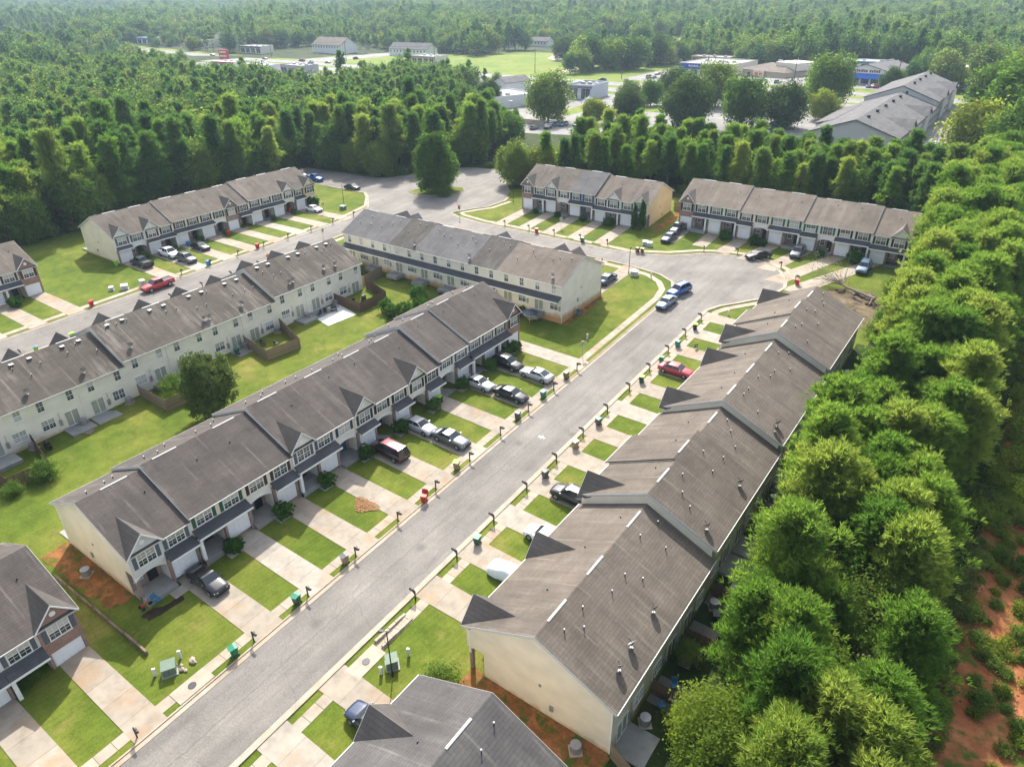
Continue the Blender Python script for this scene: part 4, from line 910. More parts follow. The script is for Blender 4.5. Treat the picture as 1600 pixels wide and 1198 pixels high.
# ------------------------------------------------------------------ fences, planks one by one
def fence(pts, h, mat, label, grp='wooden privacy fences'):
    x0, y0 = pts[0]; root = thing('wooden_fence', (x0, y0, g(x0, y0)), 0, label, 'fence', grp)
    z0 = g(x0, y0); ws = .16
    me = cached(('plank', h, mat.name), lambda: MB().extrude([(0, 0, -.15), (ws-.012, 0, -.15), (ws-.012, 0, h-.05), (ws-.05, 0, h), (.04, 0, h), (0, 0, h-.05)], (0, .022, 0)).mesh('plank', mat))
    rails = MB()
    for a, b in zip(pts[:-1], pts[1:]):
        L = math.hypot(b[0]-a[0], b[1]-a[1]); an = math.atan2(b[1]-a[1], b[0]-a[0]); n = int(L/ws)
        for k in range(n):
            t = k/n; x = a[0]+(b[0]-a[0])*t; y = a[1]+(b[1]-a[1])*t
            o = link('plank', me, root, (x-x0, y-y0, g(x, y)-z0+random.uniform(-.03, .03)), an); o.rotation_euler = (0, random.uniform(-.01, .01), an)
        nx, ny = -math.sin(an)*.05, math.cos(an)*.05
        for zz in (.3, h-.35):
            za, zb = g(*a)-z0+zz, g(*b)-z0+zz
            rails.tube([(a[0]-x0+nx, a[1]-y0+ny, za), (b[0]-x0+nx, b[1]-y0+ny, zb)], [.05, .05], 4)
        m = max(1, int(L/2.4))
        for k in range(m+1):
            t = k/m; x = a[0]+(b[0]-a[0])*t; y = a[1]+(b[1]-a[1])*t; q = MB().box(-.05, .05, -.05, .05, -.2, h+.02)
            ob('fence_post', q, mat, root, (x-x0+nx*1.6, y-y0+ny*1.6, g(x, y)-z0))
    ob('rails', rails, mat, root)
fence([(-50.3, 54.6), (-43.6, 53.6), (-42.6, 58.9), (-50.3, 61.5)], 1.75, M['fence'], 'square wooden fence round the patio at the middle of the pale row')
fence([(-50.2, 37.6), (-43.6, 37.6), (-43.4, 43.0), (-50.2, 44.2)], 1.75, M['fence'], 'wooden fence round the bushy yard left of the big round tree')
fence([(-50.3, 72.8), (-43.9, 72.6), (-43.6, 78.4), (-50.3, 80.4)], 1.75, M['fence_dark'], 'dark wooden fence at the far end of the pale row')
fence([(-58.5, 86.0), (-58.2, 81.2), (-51.5, 80.9), (-52.0, 86.0)], 1.75, M['fence'], 'wooden fence under the skirt roof in the corner between the two rear rows')
fence([(-50.2, 18.2), (-43.8, 18.4), (-43.4, 22.8), (-50.2, 24.0)], 1.7, M['fence_dark'], 'wooden fence at the left edge behind the pale row')
fence([(26.2, 36.4), (33.5, 36.2), (33.6, 30.4)], 1.8, M['fence_dark'], 'dark fence between the first two back yards of the brown row')
fence([(26.0, 29.9), (30.5, 28.2)], 1.7, M['fence'], 'sunlit fence running from the near corner of the brown row')
fence([(26.3, 42.5), (31.0, 42.6)], 1.8, M['fence_dark'], 'dark fence behind the third townhouse of the brown row')
fence([(26.3, 48.6), (31.0, 48.7)], 1.8, M['fence_dark'], 'dark fence behind the fourth townhouse of the brown row')
fence([(-22.0, 147.2), (-16.7, 149.2)], 1.9, M['fence'], 'short wooden fence closing the gap between the tan wall and the brick gable')
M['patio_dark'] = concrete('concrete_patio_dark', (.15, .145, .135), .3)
fence([(26.2, 60.9), (30.6, 61.2)], 1.7, M['fence_dark'], 'dark fence behind the middle of the brown row near the second roof step'); fence([(26.2, 73.2), (30.4, 73.0)], 1.7, M['fence_dark'], 'dark fence behind the brown row past its third roof step')
# patios in the shade of the brown row and their things
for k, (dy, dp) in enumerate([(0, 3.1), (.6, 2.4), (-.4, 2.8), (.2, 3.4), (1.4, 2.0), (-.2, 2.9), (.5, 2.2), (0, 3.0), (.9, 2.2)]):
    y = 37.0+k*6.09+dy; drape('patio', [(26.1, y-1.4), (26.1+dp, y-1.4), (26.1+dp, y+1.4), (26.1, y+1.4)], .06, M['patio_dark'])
def round_table(x, y, label, c):
    t = thing('patio_table', (x, y, g(x, y)+.06), 0, label, 'patio table'); ob('table_top', MB().cone((0, 0, .68), (0, 0, .72), .5, .5, 20), c, t); ob('table_leg', MB().cone((0, 0, 0), (0, 0, .68), .05, .05, 8).cone((0, 0, 0), (0, 0, .04), .28, .25, 12), M['dark_metal'], t)
def chair(x, y, rz, label, c, grp=None):
    t = thing('patio_chair', (x, y, g(x, y)+.06), rz, label, 'chair', grp)
    ob('seat', MB().box(-.27, .27, -.27, .27, .38, .44), c, t); ob('backrest', MB().extrude([(-.27, .25, .44), (-.27, .36, .95), (-.27, .41, .95), (-.27, .3, .44)], (.54, 0, 0)), c, t)
    lm = cached(('cleg', c.name), lambda: MB().box(-.025, .025, -.025, .025, 0, .38).mesh('leg', c))
    for sx in (-.23, .23):
        for sy in (-.23, .23): link('leg', lm, t, (sx, sy, 0))
        ob('armrest', MB().box(sx-.03, sx+.03, -.25, .27, .62, .66), c, t)
CB = plain('chair_blue', (.04, .16, .27), .5); CBK = plain('chair_black', (.025, .025, .03), .5); CW = plain('resin_white', (.62, .62, .6), .5)
round_table(28.2, 36.6, 'round white patio table in the first back yard of the brown row', CW)
chair(27.4, 35.7, 2.2, 'blue patio chair nearer the dark fence by the round white table', CB); chair(27.5, 37.8, .5, 'blue patio chair beyond the round white table', CB)
for k, (x, y, c, lb) in enumerate([(27.2, 62.9, 'red', 'red storage tote behind the middle of the brown row'), (28.0, 63.6, 'slate', 'slate storage tote beside the red one behind the brown row'), (27.6, 46.4, 'black', 'black storage tote on a shaded patio of the brown row'), (28.4, 55.2, 'blue', 'blue storage tote in a shaded yard of the brown row')]):
    t = thing('storage_tote', (x, y, g(x, y)+.06), k, lb, 'storage box'); ob('tub', MB().box(-.4, .4, -.28, .28, 0, .5), bmat(c), t); ob('tub_lid', MB().box(-.43, .43, -.31, .31, .5, .57), bmat('grey'), t)
for k, (x, y, lb) in enumerate([(27.8, 50.3, 'white resin chair in a shaded yard behind the brown row'), (28.3, 64.8, 'white resin chair beside the totes behind the brown row'), (27.6, 69.2, 'white resin chair farther up behind the brown row')]): chair(x, y, k*1.3, lb, CW)
def grill(x, y, label, rz=0., lid='black'):
    t = thing('barbecue_grill', (x, y, g(x, y)+.06), rz, label, 'barbecue'); ob('firebox', MB().cone((-.4, 0, .75), (.4, 0, .75), .28, .28, 12), M['dark_metal'], t); ob('hood', MB().cone((-.41, 0, .82), (.41, 0, .82), .27, .27, 12), bmat(lid), t)
    ob('cart', MB().box(-.5, -.45, -.25, .25, 0, .7).box(.45, .5, -.25, .25, 0, .7).box(-.5, .5, -.2, .2, .2, .24).box(.45, .85, -.2, .2, .72, .75), M['dark_metal'], t)
grill(29.8, 37.3, 'tan covered grill at the edge of the first back yard patio of the brown row', 1.2, 'tan')
for k, (x, y, lb) in enumerate([(-48.2, 24.7, 'black grill beside the wooden fence at the left edge of the pale row'), (-47.9, 70.4, 'black grill on the white patio behind the pale row'), (-46.6, 76.0, 'dark grill inside the far dark fence of the pale row'), (-31, 85.2, 'black grill under the skirt roof near the middle'), (-20.8, 85.4, 'black grill near the corner of the skirt roofed row')]): grill(x, y, lb, k)
drape('white_patio', [(-50.2, 67.2), (-44.6, 66.2), (-43.8, 71.6), (-49.8, 72.8)], .08, plain('pale_concrete', (.62, .62, .60), .8, vary=.08))
for k, (x, y, lb) in enumerate([(-48.6, 67.9, 'black patio chair left on the white patio'), (-48.4, 69.0, 'black patio chair near the sliding door on the white patio'), (-47.9, 56.2, 'black patio chair inside the square fence'), (-46.2, 57.3, 'black patio chair near the front corner of the square fence'), (-47.6, 74.6, 'dark patio chair inside the far fence'),
        (-37, 85.1, 'dark chair on the patio under the skirt roof left of the topiary'), (-34.5, 85.0, 'dark chair on the patio above the tallest topiary'), (-24.6, 85.0, 'dark chair beneath the skirt roof behind the brick gable')]): chair(x, y, k, lb, CBK)
chair(-15.5, 18.9, 1.8, 'blue patio chair in the first porch of the middle row', CB)
# child's red tricycle-like scooter in the porch
t_ = thing('red_ride_on_toy', (-15.4, 17.9, g(-15.4, 17.9)+.5), 0, 'red and black ride-on toy in front of the first porch of the middle row', 'toy')
ob('frame', MB().tube([(0, -.4, .3), (0, .2, .45), (0, .35, .8)], [.05, .05, .04], 6).box(-.12, .12, -.4, -.1, .38, .46), bmat('red'), t_)
wm_ = MB().cone((-.05, 0, 0), (.05, 0, 0), .2, .2, 12).mesh('wheel', M['dark_metal'])
for x, y in ((0, .4), (-.25, -.4), (.25, -.4)): link('wheel', wm_, t_, (x, y, .2))
# garden umbrella, planters, pallet, table set by the skirt roof corner
t_ = thing('garden_parasol', (-18.2, 84.4, g(-18.2, 84.4)), 0, 'dark garden parasol at the corner of the skirt roofed row', 'parasol')
ob('pole', MB().cone((0, 0, 0), (0, 0, 2.3), .03, .03, 6), M['metal'], t_); ob('canopy', MB().cone((0, 0, 2.0), (0, 0, 2.5), 1.35, .04, 8, 0, False), M['sh_navy'], t_)
t_ = thing('wood_pallet', (-47.7, 29.2, g(-47.7, 29.2)), .4, 'pale wooden pallet lying on the grass behind the pale row', 'pallet')
for k in range(7): ob('board', MB().box(-.7, .7, -.5+k*.15, -.4+k*.15, .1, .13), M['dead'], t_)
for k in range(3): ob('bearer', MB().box(-.7+k*.65, -.6+k*.65, -.5, .5, 0, .1), M['dead'], t_)
# timber retaining wall between the two left rows
root = thing('retaining_wall', (-26.4, 15.0, g(-26.4, 15)), 0, 'low timber retaining wall stepping down between the two left rows', 'retaining wall')
for lay in range(4):
    x = -26.4
    while x < -11.2:
        L = random.uniform(2.0, 2.6); x2 = min(x+L, -11.0)
        ob('sleeper', MB().box(.01, x2-x-.01, -.09, .09, 0, .17), M['timber'], root, (x+26.4, .4*(x+26.4)/15*.6+random.uniform(-.03, .03), g((x+x2)/2, 15)-g(-26.4, 15)-.25+.18*lay)); x = x2
# stone planter box near the kerb of the brown row
t_ = thing('stone_planter', (4.75, 29.3, g(4.75, 29.3)), 0, 'ring of edging stones with plants on the verge beside the storm drain', 'planter')
for k in range(9):
    for sx in (-.42, .42): ob('stone', MB().box(-.13, .13, -.2, .2, 0, .2+random.uniform(0, .08)), M['walk'], t_, (sx, -1.8+k*.42, 0))
# ------------------------------------------------------------------ vehicles (front towards +y)
def loft(secs, mats, name, mi=0, close=True):
    b = MB(); n = len(secs[0])
    for s in secs: b.v += [tuple(p) for p in s]
    for k in range(len(secs)-1):
        for j in range(n-1):
            b.f.append([k*n+j, k*n+j+1, (k+1)*n+j+1, (k+1)*n+j]); b.m.append(mi)
    if close:
        b.f.append(list(range(n))); b.m.append(mi); b.f.append([(len(secs)-1)*n+j for j in reversed(range(n))]); b.m.append(mi)
    return b
def wheel_parts(r):
    ty = MB().cone((-.11, 0, 0), (.11, 0, 0), r, r, 16); ri = MB().cone((-.118, 0, 0), (.118, 0, 0), r*.62, r*.62, 12)
    return ty.mesh('tyre', M['dark_metal'], False), ri.mesh('rim', M['metal'])
WHEEL = {}
def car_proto(kind):
    S = dict(  # L, Wd, ground, belt, roof, cabin stations: screen base, roof front, roof rear, rear glass base; hood profile
        sedan=(4.85, 1.84, .2, .98, 1.45, (1.25, 2.05, 3.35, 4.25), .33), coupe=(4.9, 1.92, .2, .98, 1.42, (1.55, 2.35, 3.3, 4.35), .35), suv=(4.8, 1.92, .24, 1.1, 1.75, (1.2, 1.95, 4.1, 4.68), .37),
        van=(5.15, 1.98, .22, 1.08, 1.78, (.95, 1.85, 4.75, 5.08), .34), pickup=(5.75, 2.0, .3, 1.18, 1.88, (1.5, 2.2, 3.55, 3.85), .41), hatch=(4.4, 1.8, .2, .98, 1.5, (1.15, 1.9, 3.5, 4.2), .32))[kind]
    L, Wd, gz, belt, roof, (sb, rf, rr, rb), wr = S; hw = Wd/2; H = L/2
    def sec(y, zt, w, zlo):
        pts = [(w*.86, zlo), (w, zlo+.12), (w*1.0, (zlo+zt)/2), (w*.97, zt-.1), (w*.86, zt), (w*.4, zt+.03)]
        return [(-a, H-y, z) for a, z in pts]+[(a, H-y, z) for a, z in reversed(pts)]
    hood = belt-.06
    st = [(0, hood-.28, .80), (.06, hood-.2, .90), (.35, hood-.1, .97), (sb*.75, hood-.01, 1), (sb, belt, 1), (L*.5, belt, 1), (rb, belt, 1)]
    if kind == 'pickup': st += [(L-.05, belt-.02, .99), (L, belt-.05, .97)]
    elif kind in ('suv', 'van', 'hatch'): st += [(L-.08, belt-.05, .97), (L, belt-.25, .92)]
    else: st += [(L-.3, belt-.02, .98), (L-.05, belt-.08, .93), (L, belt-.22, .86)]
    body = loft([sec(y, zt, hw*w, gz+(.12 if y < .1 or y > L-.1 else 0)) for y, zt, w in st], None, 'body')
    p = Proto(); p.add('body', body.mesh('body', M['white'], True))
    def cs(y, z, w): return [(-w, H-y, z), (w, H-y, z)]
    wb, wt = hw*.90, hw*.70
    A = [(-wb, H-sb, belt-.03), (wb, H-sb, belt-.03), (wt, H-rf, roof-.03), (-wt, H-rf, roof-.03)]
    B = [(-wb, H-rb, belt-.03), (wb, H-rb, belt-.03), (wt, H-rr, roof-.03), (-wt, H-rr, roof-.03)]
    cab = MB(); cab.face([A[0], A[1], A[2], A[3]]).face([B[1], B[0], B[3], B[2]]).face([A[1], B[1], B[2], A[2]]).face([A[0], A[3], B[3], B[0]]).face([A[3], A[2], B[2], B[3]])
    p.add('cabin', cab.mesh('cabin', M['white'] if kind != 'x' else M['white']))
    rt = MB(); mrf, mrr = rf+.18, rr-.15
    rt.v += [(-wt, H-rf, roof-.03), (wt, H-rf, roof-.03), (wt, H-rr, roof-.03), (-wt, H-rr, roof-.03), (-wt*.8, H-mrf, roof), (wt*.8, H-mrf, roof), (wt*.8, H-mrr, roof), (-wt*.8, H-mrr, roof)]
    for q in ((0, 1, 5, 4), (1, 2, 6, 5), (2, 3, 7, 6), (3, 0, 4, 7), (4, 5, 6, 7)): rt.f.append(list(q)); rt.m.append(0)
    p.add('roof', rt.mesh('roof', M['white'], True))
    def inset(q, a0, a1, b0, b1, out):
        q = [Vector(v) for v in q]; n = (q[1]-q[0]).cross(q[3]-q[0]).normalized(); c = sum(q, Vector())/4
        if n.dot(c-Vector((0, c.y*.5, .9))) < 0: n = -n
        def P(u, v): return (q[0].lerp(q[1], u)).lerp(q[3].lerp(q[2], u), v)+n*out
        return [P(a0, b0), P(a1, b0), P(a1, b1), P(a0, b1)]
    p.add('windscreen', MB().face(inset(A, .05, .95, .08, .95, .012)).mesh('windscreen', M['glass']))
    p.add('rear_window', MB().face(inset(B, .07, .93, .12, .93, .012)).mesh('rear_window', M['glass']))
    for sgn, q in ((1, [A[1], B[1], B[2], A[2]]), (-1, [A[0], B[0], B[3], A[3]])):
        for a, bb in ((.05, .47), (.51, .93)) if kind != 'van' else ((.04, .32), (.35, .62), (.65, .95)):
            p.add('side_window', MB().face(inset(q, a, bb, .12, .9, .012)).mesh('side_window', M['glass']))
    if wr not in WHEEL: WHEEL[wr] = wheel_parts(wr)
    ty, ri = WHEEL[wr]
    for y in (.17*L+.08, L-.19*L):
        for sx in (-1, 1): p.add('wheel', ty, (sx*(hw-.1), H-y, wr), (0, 0, 0), [('rim', ri, (sx*.004, 0, 0), (0, 0, 0))])
        p.add('wheel_arch', MB().cone((-hw-.004, 0, 0), (hw+.004, 0, 0), wr*1.13, wr*1.13, 16).mesh('wheel_arch', M['door_dark']), (0, H-y, wr+.01))
    for sx in (-1, 1):
        p.add('headlight', MB().extrude([(sx*hw*.5, H-.02, hood-.33), (sx*hw*.88, H-.12, hood-.31), (sx*hw*.88, H-.14, hood-.19), (sx*hw*.5, H-.03, hood-.22)], (0, .03, 0)).mesh('headlight', M['vent_white']))
        p.add('taillight', MB().box(min(sx*hw*.55, sx*hw*.84), max(sx*hw*.55, sx*hw*.84), -H-.012, -H+.05, belt-.36, belt-.22).mesh('taillight', M['door_red']))
        p.add('mirror', MB().box(min(sx*hw*.98, sx*(hw+.17)), max(sx*hw*.98, sx*(hw+.17)), H-sb-.35, H-sb-.22, belt-.02, belt+.12).mesh('mirror', M['white']))
    p.add('grille', MB().box(-hw*.45, hw*.45, H-.02, H+.015, hood-.46, hood-.3).mesh('grille', M['dark_metal']))
    p.add('bumper', MB().box(-hw*.8, hw*.8, H-.1, H+.03, gz+.08, gz+.22).mesh('bumper', M['dark_metal'])); p.add('bumper', MB().box(-hw*.8, hw*.8, -H-.03, -H+.1, gz+.08, gz+.22).mesh('bumper', M['dark_metal']))
    if kind == 'pickup':
        p.add('load_bed', MB().box(-hw*.8, hw*.8, -H+.1, H-rb-.12, belt-.0, belt+.035).mesh('load_bed', M['dark_metal']))
        p.add('bed_rail', MB().box(-hw*.97, -hw*.82, -H+.02, H-rb-.05, belt-.05, belt+.12).box(hw*.82, hw*.97, -H+.02, H-rb-.05, belt-.05, belt+.12).box(-hw*.9, hw*.9, -H+.01, -H+.09, belt-.1, belt+.12).mesh('bed_rail', M['white']))
    if kind in ('suv', 'van'):
        p.add('roof_rail', MB().box(-wt*.92, -wt*.86, H-rr+.2, H-rf-.2, roof-.02, roof+.05).box(wt*.86, wt*.92, H-rr+.2, H-rf-.2, roof-.02, roof+.05).mesh('roof_rail', M['dark_metal']))
    return p
CARS = {k: car_proto(k) for k in ('sedan', 'coupe', 'suv', 'van', 'pickup', 'hatch')}
PAINT = dict(black=(.012, .012, .014), silver=(.42, .43, .44), white=(.75, .75, .75), grey=(.09, .10, .11), red=(.38, .015, .025), maroon=(.20, .025, .035), maroon_dark=(.035, .010, .012), blue=(.02, .09, .35), steel=(.10, .16, .24), navy=(.02, .035, .08), dkgreen=(.03, .05, .05), tan=(.3, .25, .18))
def paint(c):
    m = plain('paint_'+c, PAINT[c], .28, .5, .25 if c not in ('white', 'red') else 0., .04, coat=.8); return m
def car(kind, x, y, deg, c, label, roofc=None, grp=None, z=None):
    t = thing('parked_car' if kind != 'pickup' else 'pickup_truck', (x, y, (g(x, y) if z is None else z)+.06), 0, label, 'car' if kind != 'pickup' else 'pickup truck', grp)
    dx, dy = -math.sin(R(deg)), math.cos(R(deg)); e = 1.2
    pit = math.atan2(g(x+dx*e, y+dy*e)-g(x-dx*e, y-dy*e), 2*e)
    t.rotation_euler = (pit, 0, R(deg)) if z is None else (0, 0, R(deg)); t.rotation_mode = 'XYZ'
    pm = paint(c); sw = dict(body=pm, cabin=pm, roof=paint(roofc) if roofc else pm, mirror=pm, bed_rail=pm); CARS[kind].put(t, sw); return t
FX, BX, UP, DN = -90, 90, 0, 180      # front towards +x, -x, +y, -y
car('sedan', -13.6, 23.0, FX, 'black', 'black sedan in the first driveway of the middle row, nose to the street')
car('van', -13.2, 47.4, BX, 'maroon_dark', 'dark minivan with a maroon roof, tail to the street, in front of the middle row', 'maroon')
car('sedan', -13.7, 53.2, FX, 'silver', 'silver sedan close to the garage behind a grey coupe')
car('coupe', -8.6, 53.4, FX, 'grey', 'grey coupe with a pale bonnet parked behind the silver sedan near the kerb', 'silver')
car('sedan', -13.6, 65.2, FX, 'silver', 'silver sedan with a sunroof close to the garage behind the black sedan')
car('sedan', -8.3, 65.4, FX, 'black', 'glossy black sedan at the street end of the driveway behind the sunroof sedan')
car('suv', -13.4, 71.6, FX, 'black', 'large black SUV beside the brick garage, nose to the street')
car('coupe', -8.2, 71.4, BX, 'silver', 'silver coupe with a white roof, tail to the street, in front of the black SUV', 'white')
car('sedan', 7.3, 83.0, FX, 'red', 'bright red sedan in a driveway of the brown row')
car('suv', 8.9, 52.6, BX, 'black', 'black SUV half hidden by the second roof step of the brown row')
car('hatch', 9.8, 45.9, BX, 'white', 'white hatchback mostly hidden behind a front dormer of the brown row')
car('hatch', 9.5, 21.6, BX, 'navy', 'navy car peeping out behind the dormer of the bottom roof')
car('suv', -3.0, 107.3, 165, 'blue', 'bright blue SUV parked at the kerb corner of the cul-de-sac')
car('sedan', -2.9, 102.0, 178, 'steel', 'steel blue sedan parked at the kerb right behind the bright blue SUV')
car('sedan', -15.7, 105.2, UP, 'navy', 'navy car in the driveway beside the blank end wall of the skirt roofed row')
car('pickup', -82.2, 59.8, DN, 'red', 'red pickup parked on the back street beside the wide lawn')
car('pickup', -95.8, 64.6, BX, 'black', 'black pickup backed out in the first driveway of the far left row')
car('pickup', -96.2, 70.6, FX, 'white', 'white pickup by the garage of the second far left townhouse')
car('suv', -90.2, 70.7, FX, 'grey', 'dark grey SUV behind the white pickup, near the street')
car('sedan', -94.5, 76.6, FX, 'black', 'dark sedan in front of the blue bin at the far left row')
car('sedan', -95.2, 107.2, FX, 'white', 'white car at the last garage of the far left row')
car('suv', -127, 129.6, FX, 'white', 'white vehicle with a red roof behind the far end of the far left row', 'red')
car('pickup', -120.6, 129.4, FX, 'blue', 'blue pickup at the end of the turning circle behind the far left row')
car('sedan', -103.0, 126.9, FX, 'dkgreen', 'dark green sedan parked alone on the turning circle above the end lawn')
car('pickup', -15.6, 135.2, DN, 'black', 'dark pickup close to the brick garage at the cul-de-sac')
car('sedan', -15.1, 129.6, DN, 'navy', 'navy car behind the dark pickup at the cul-de-sac brick garage')
car('sedan', 3.0, 129.4, 140, 'black', 'black sedan at the curved kerb in front of the tan roofed row')
car('suv', 8.7, 134.4, DN, 'grey', 'grey SUV close to a garage in the middle of the tan roofed row')
car('suv', 20.6, 133.2, DN, 'steel', 'dark SUV with roof rails by the round bush of the tan roofed row')
# covered car: a cloth over a car shape
t_ = thing('covered_car', (9.9, 39.9, g(9.9, 39.9)+.05), R(BX), 'car under a fitted white cover in a driveway of the brown row', 'covered car')
prof = [(-2.4, .7, .62), (-2.3, .98, .82), (-1.5, 1.12, .92), (-.7, 1.38, .76), (.4, 1.42, .76), (1.25, 1.15, .9), (2.0, 1.02, .88), (2.4, .8, .7)]
secs = []
for y, zt, w in prof:
    a = [(w*1.04, .12), (w*1.06, .45), (w*1.0, .8*zt), (w*.8, zt*.97), (w*.35, zt)]
    secs.append([(-p, y, z+random.uniform(-.04, .04)) for p, z in a]+[(p, y, z+random.uniform(-.04, .04)) for p, z in reversed(a)])
ob('cover', loft(secs, None, 'c'), plain('cover_white', (.72, .74, .78), .7, vary=.05), t_, smooth=True)
ob('cover_hem', MB().box(-.9, .9, -2.2, 2.2, .1, .16), M['metal'], t_)
for y in (-1.45, 1.5):
    for sx in (-1, 1): link('tyre', WHEEL[.33][0], t_, (sx*.8, y, .33))

# ------------------------------------------------------------------ plants
def leaves(name, C, S, N, tone, mat, trunkb=None, tri=False):
    """C centres, S half sizes, N normals, tone 0..1 per leaf: one small quad (or blade) per leaf"""
    n = len(C); N = N/np.maximum(1e-6, np.linalg.norm(N, axis=1, keepdims=True))
    r = RNG.normal(size=(n, 3)); U = np.cross(N, r); U /= np.maximum(1e-6, np.linalg.norm(U, axis=1, keepdims=True)); V = np.cross(N, U)
    S = S[:, None]
    if tri: v = np.stack([C-U*S*.28, C+U*S*.28, C+V*S*1.9], 1)
    else: v = np.stack([C-U*S*.62, C-V*S, C+U*S*.62, C+V*S], 1)
    q = v.shape[1]; v = v.reshape(-1, 3); me = bpy.data.meshes.new(name)
    me.vertices.add(n*q); me.vertices.foreach_set('co', v.ravel()); me.loops.add(n*q); me.loops.foreach_set('vertex_index', np.arange(n*q)); me.polygons.add(n)
    me.polygons.foreach_set('loop_start', np.arange(n)*q); me.polygons.foreach_set('loop_total', np.full(n, q)); me.update(calc_edges=True)
    at = me.attributes.new('tone', 'FLOAT', 'POINT'); at.data.foreach_set('value', np.repeat(tone, q).astype(np.float32)); me.materials.append(mat)
    return me
def unit(n):
    v = RNG.normal(size=(n, 3)); return v/np.linalg.norm(v, axis=1, keepdims=True)
def pine_crown(h0, h1, rad, ntuft, nb, ls, mat, name='crown', cone=False):
    """loblolly pine: tufts of needles at branch ends, irregular rounded head"""
    nbr = max(10, ntuft//9); C = []; 
    zz = h0+(h1-h0)*RNG.random(nbr)**.75
    ang = RNG.random(nbr)*6.283; f = (zz-h0)/(h1-h0)
    prof = rad*np.clip(np.sqrt(np.clip(1-(np.abs(f-.42)/.62)**2, 0, 1)), .12, 1)*RNG.uniform(.7, 1.15, nbr)
    if cone: prof = rad*(np.clip(1-f, 0, 1)**.62*.95+.1)*np.clip(f*7+.35, 0, 1)*RNG.uniform(.65, 1.2, nbr)
    per = max(1, ntuft//nbr); P = []; D = []; T = []
    for k in range(nbr):
        m = per; t = RNG.random(m)**.45; sp = RNG.normal(size=(m, 3))*np.array([.3, .3, .22])*rad*.42
        r = prof[k]*t; base = np.stack([np.cos(ang[k])*r, np.sin(ang[k])*r, zz[k]+r*.16-.1*rad*0], 1)+sp
        P.append(base); d = base-np.array([0, 0, (h0+h1)/2-.3*(h1-h0)]); D.append(d); T.append(np.full(m, RNG.random())*.6+RNG.random(m)*.4)
    P = np.concatenate(P); D = np.concatenate(D); T = np.concatenate(T); D /= np.linalg.norm(D, axis=1, keepdims=True)
    D = D*.7+np.array([0, 0, .55]); n = len(P)
    Cc = np.repeat(P, nb, 0); Dd = np.repeat(D, nb, 0)+unit(n*nb)*.85; Dd /= np.linalg.norm(Dd, axis=1, keepdims=True)
    # blade axis = Dd : build triangles along Dd
    r = unit(n*nb); U = np.cross(Dd, r); U /= np.linalg.norm(U, axis=1, keepdims=True); L = ls*RNG.uniform(.7, 1.25, n*nb)[:, None]
    v = np.stack([Cc-U*L*.15, Cc+U*L*.15, Cc+Dd*L+U*L*.05, Cc+Dd*L-U*L*.05], 1).reshape(-1, 3); q = 4; N = n*nb
    me = bpy.data.meshes.new(name); me.vertices.add(N*q); me.vertices.foreach_set('co', v.ravel()); me.loops.add(N*q); me.loops.foreach_set('vertex_index', np.arange(N*q)); me.polygons.add(N)
    me.polygons.foreach_set('loop_start', np.arange(N)*q); me.polygons.foreach_set('loop_total', np.full(N, q)); me.update(calc_edges=True)
    at = me.attributes.new('tone', 'FLOAT', 'POINT'); at.data.foreach_set('value', np.repeat(np.repeat(T, nb), q).astype(np.float32)); me.materials.append(mat); return me
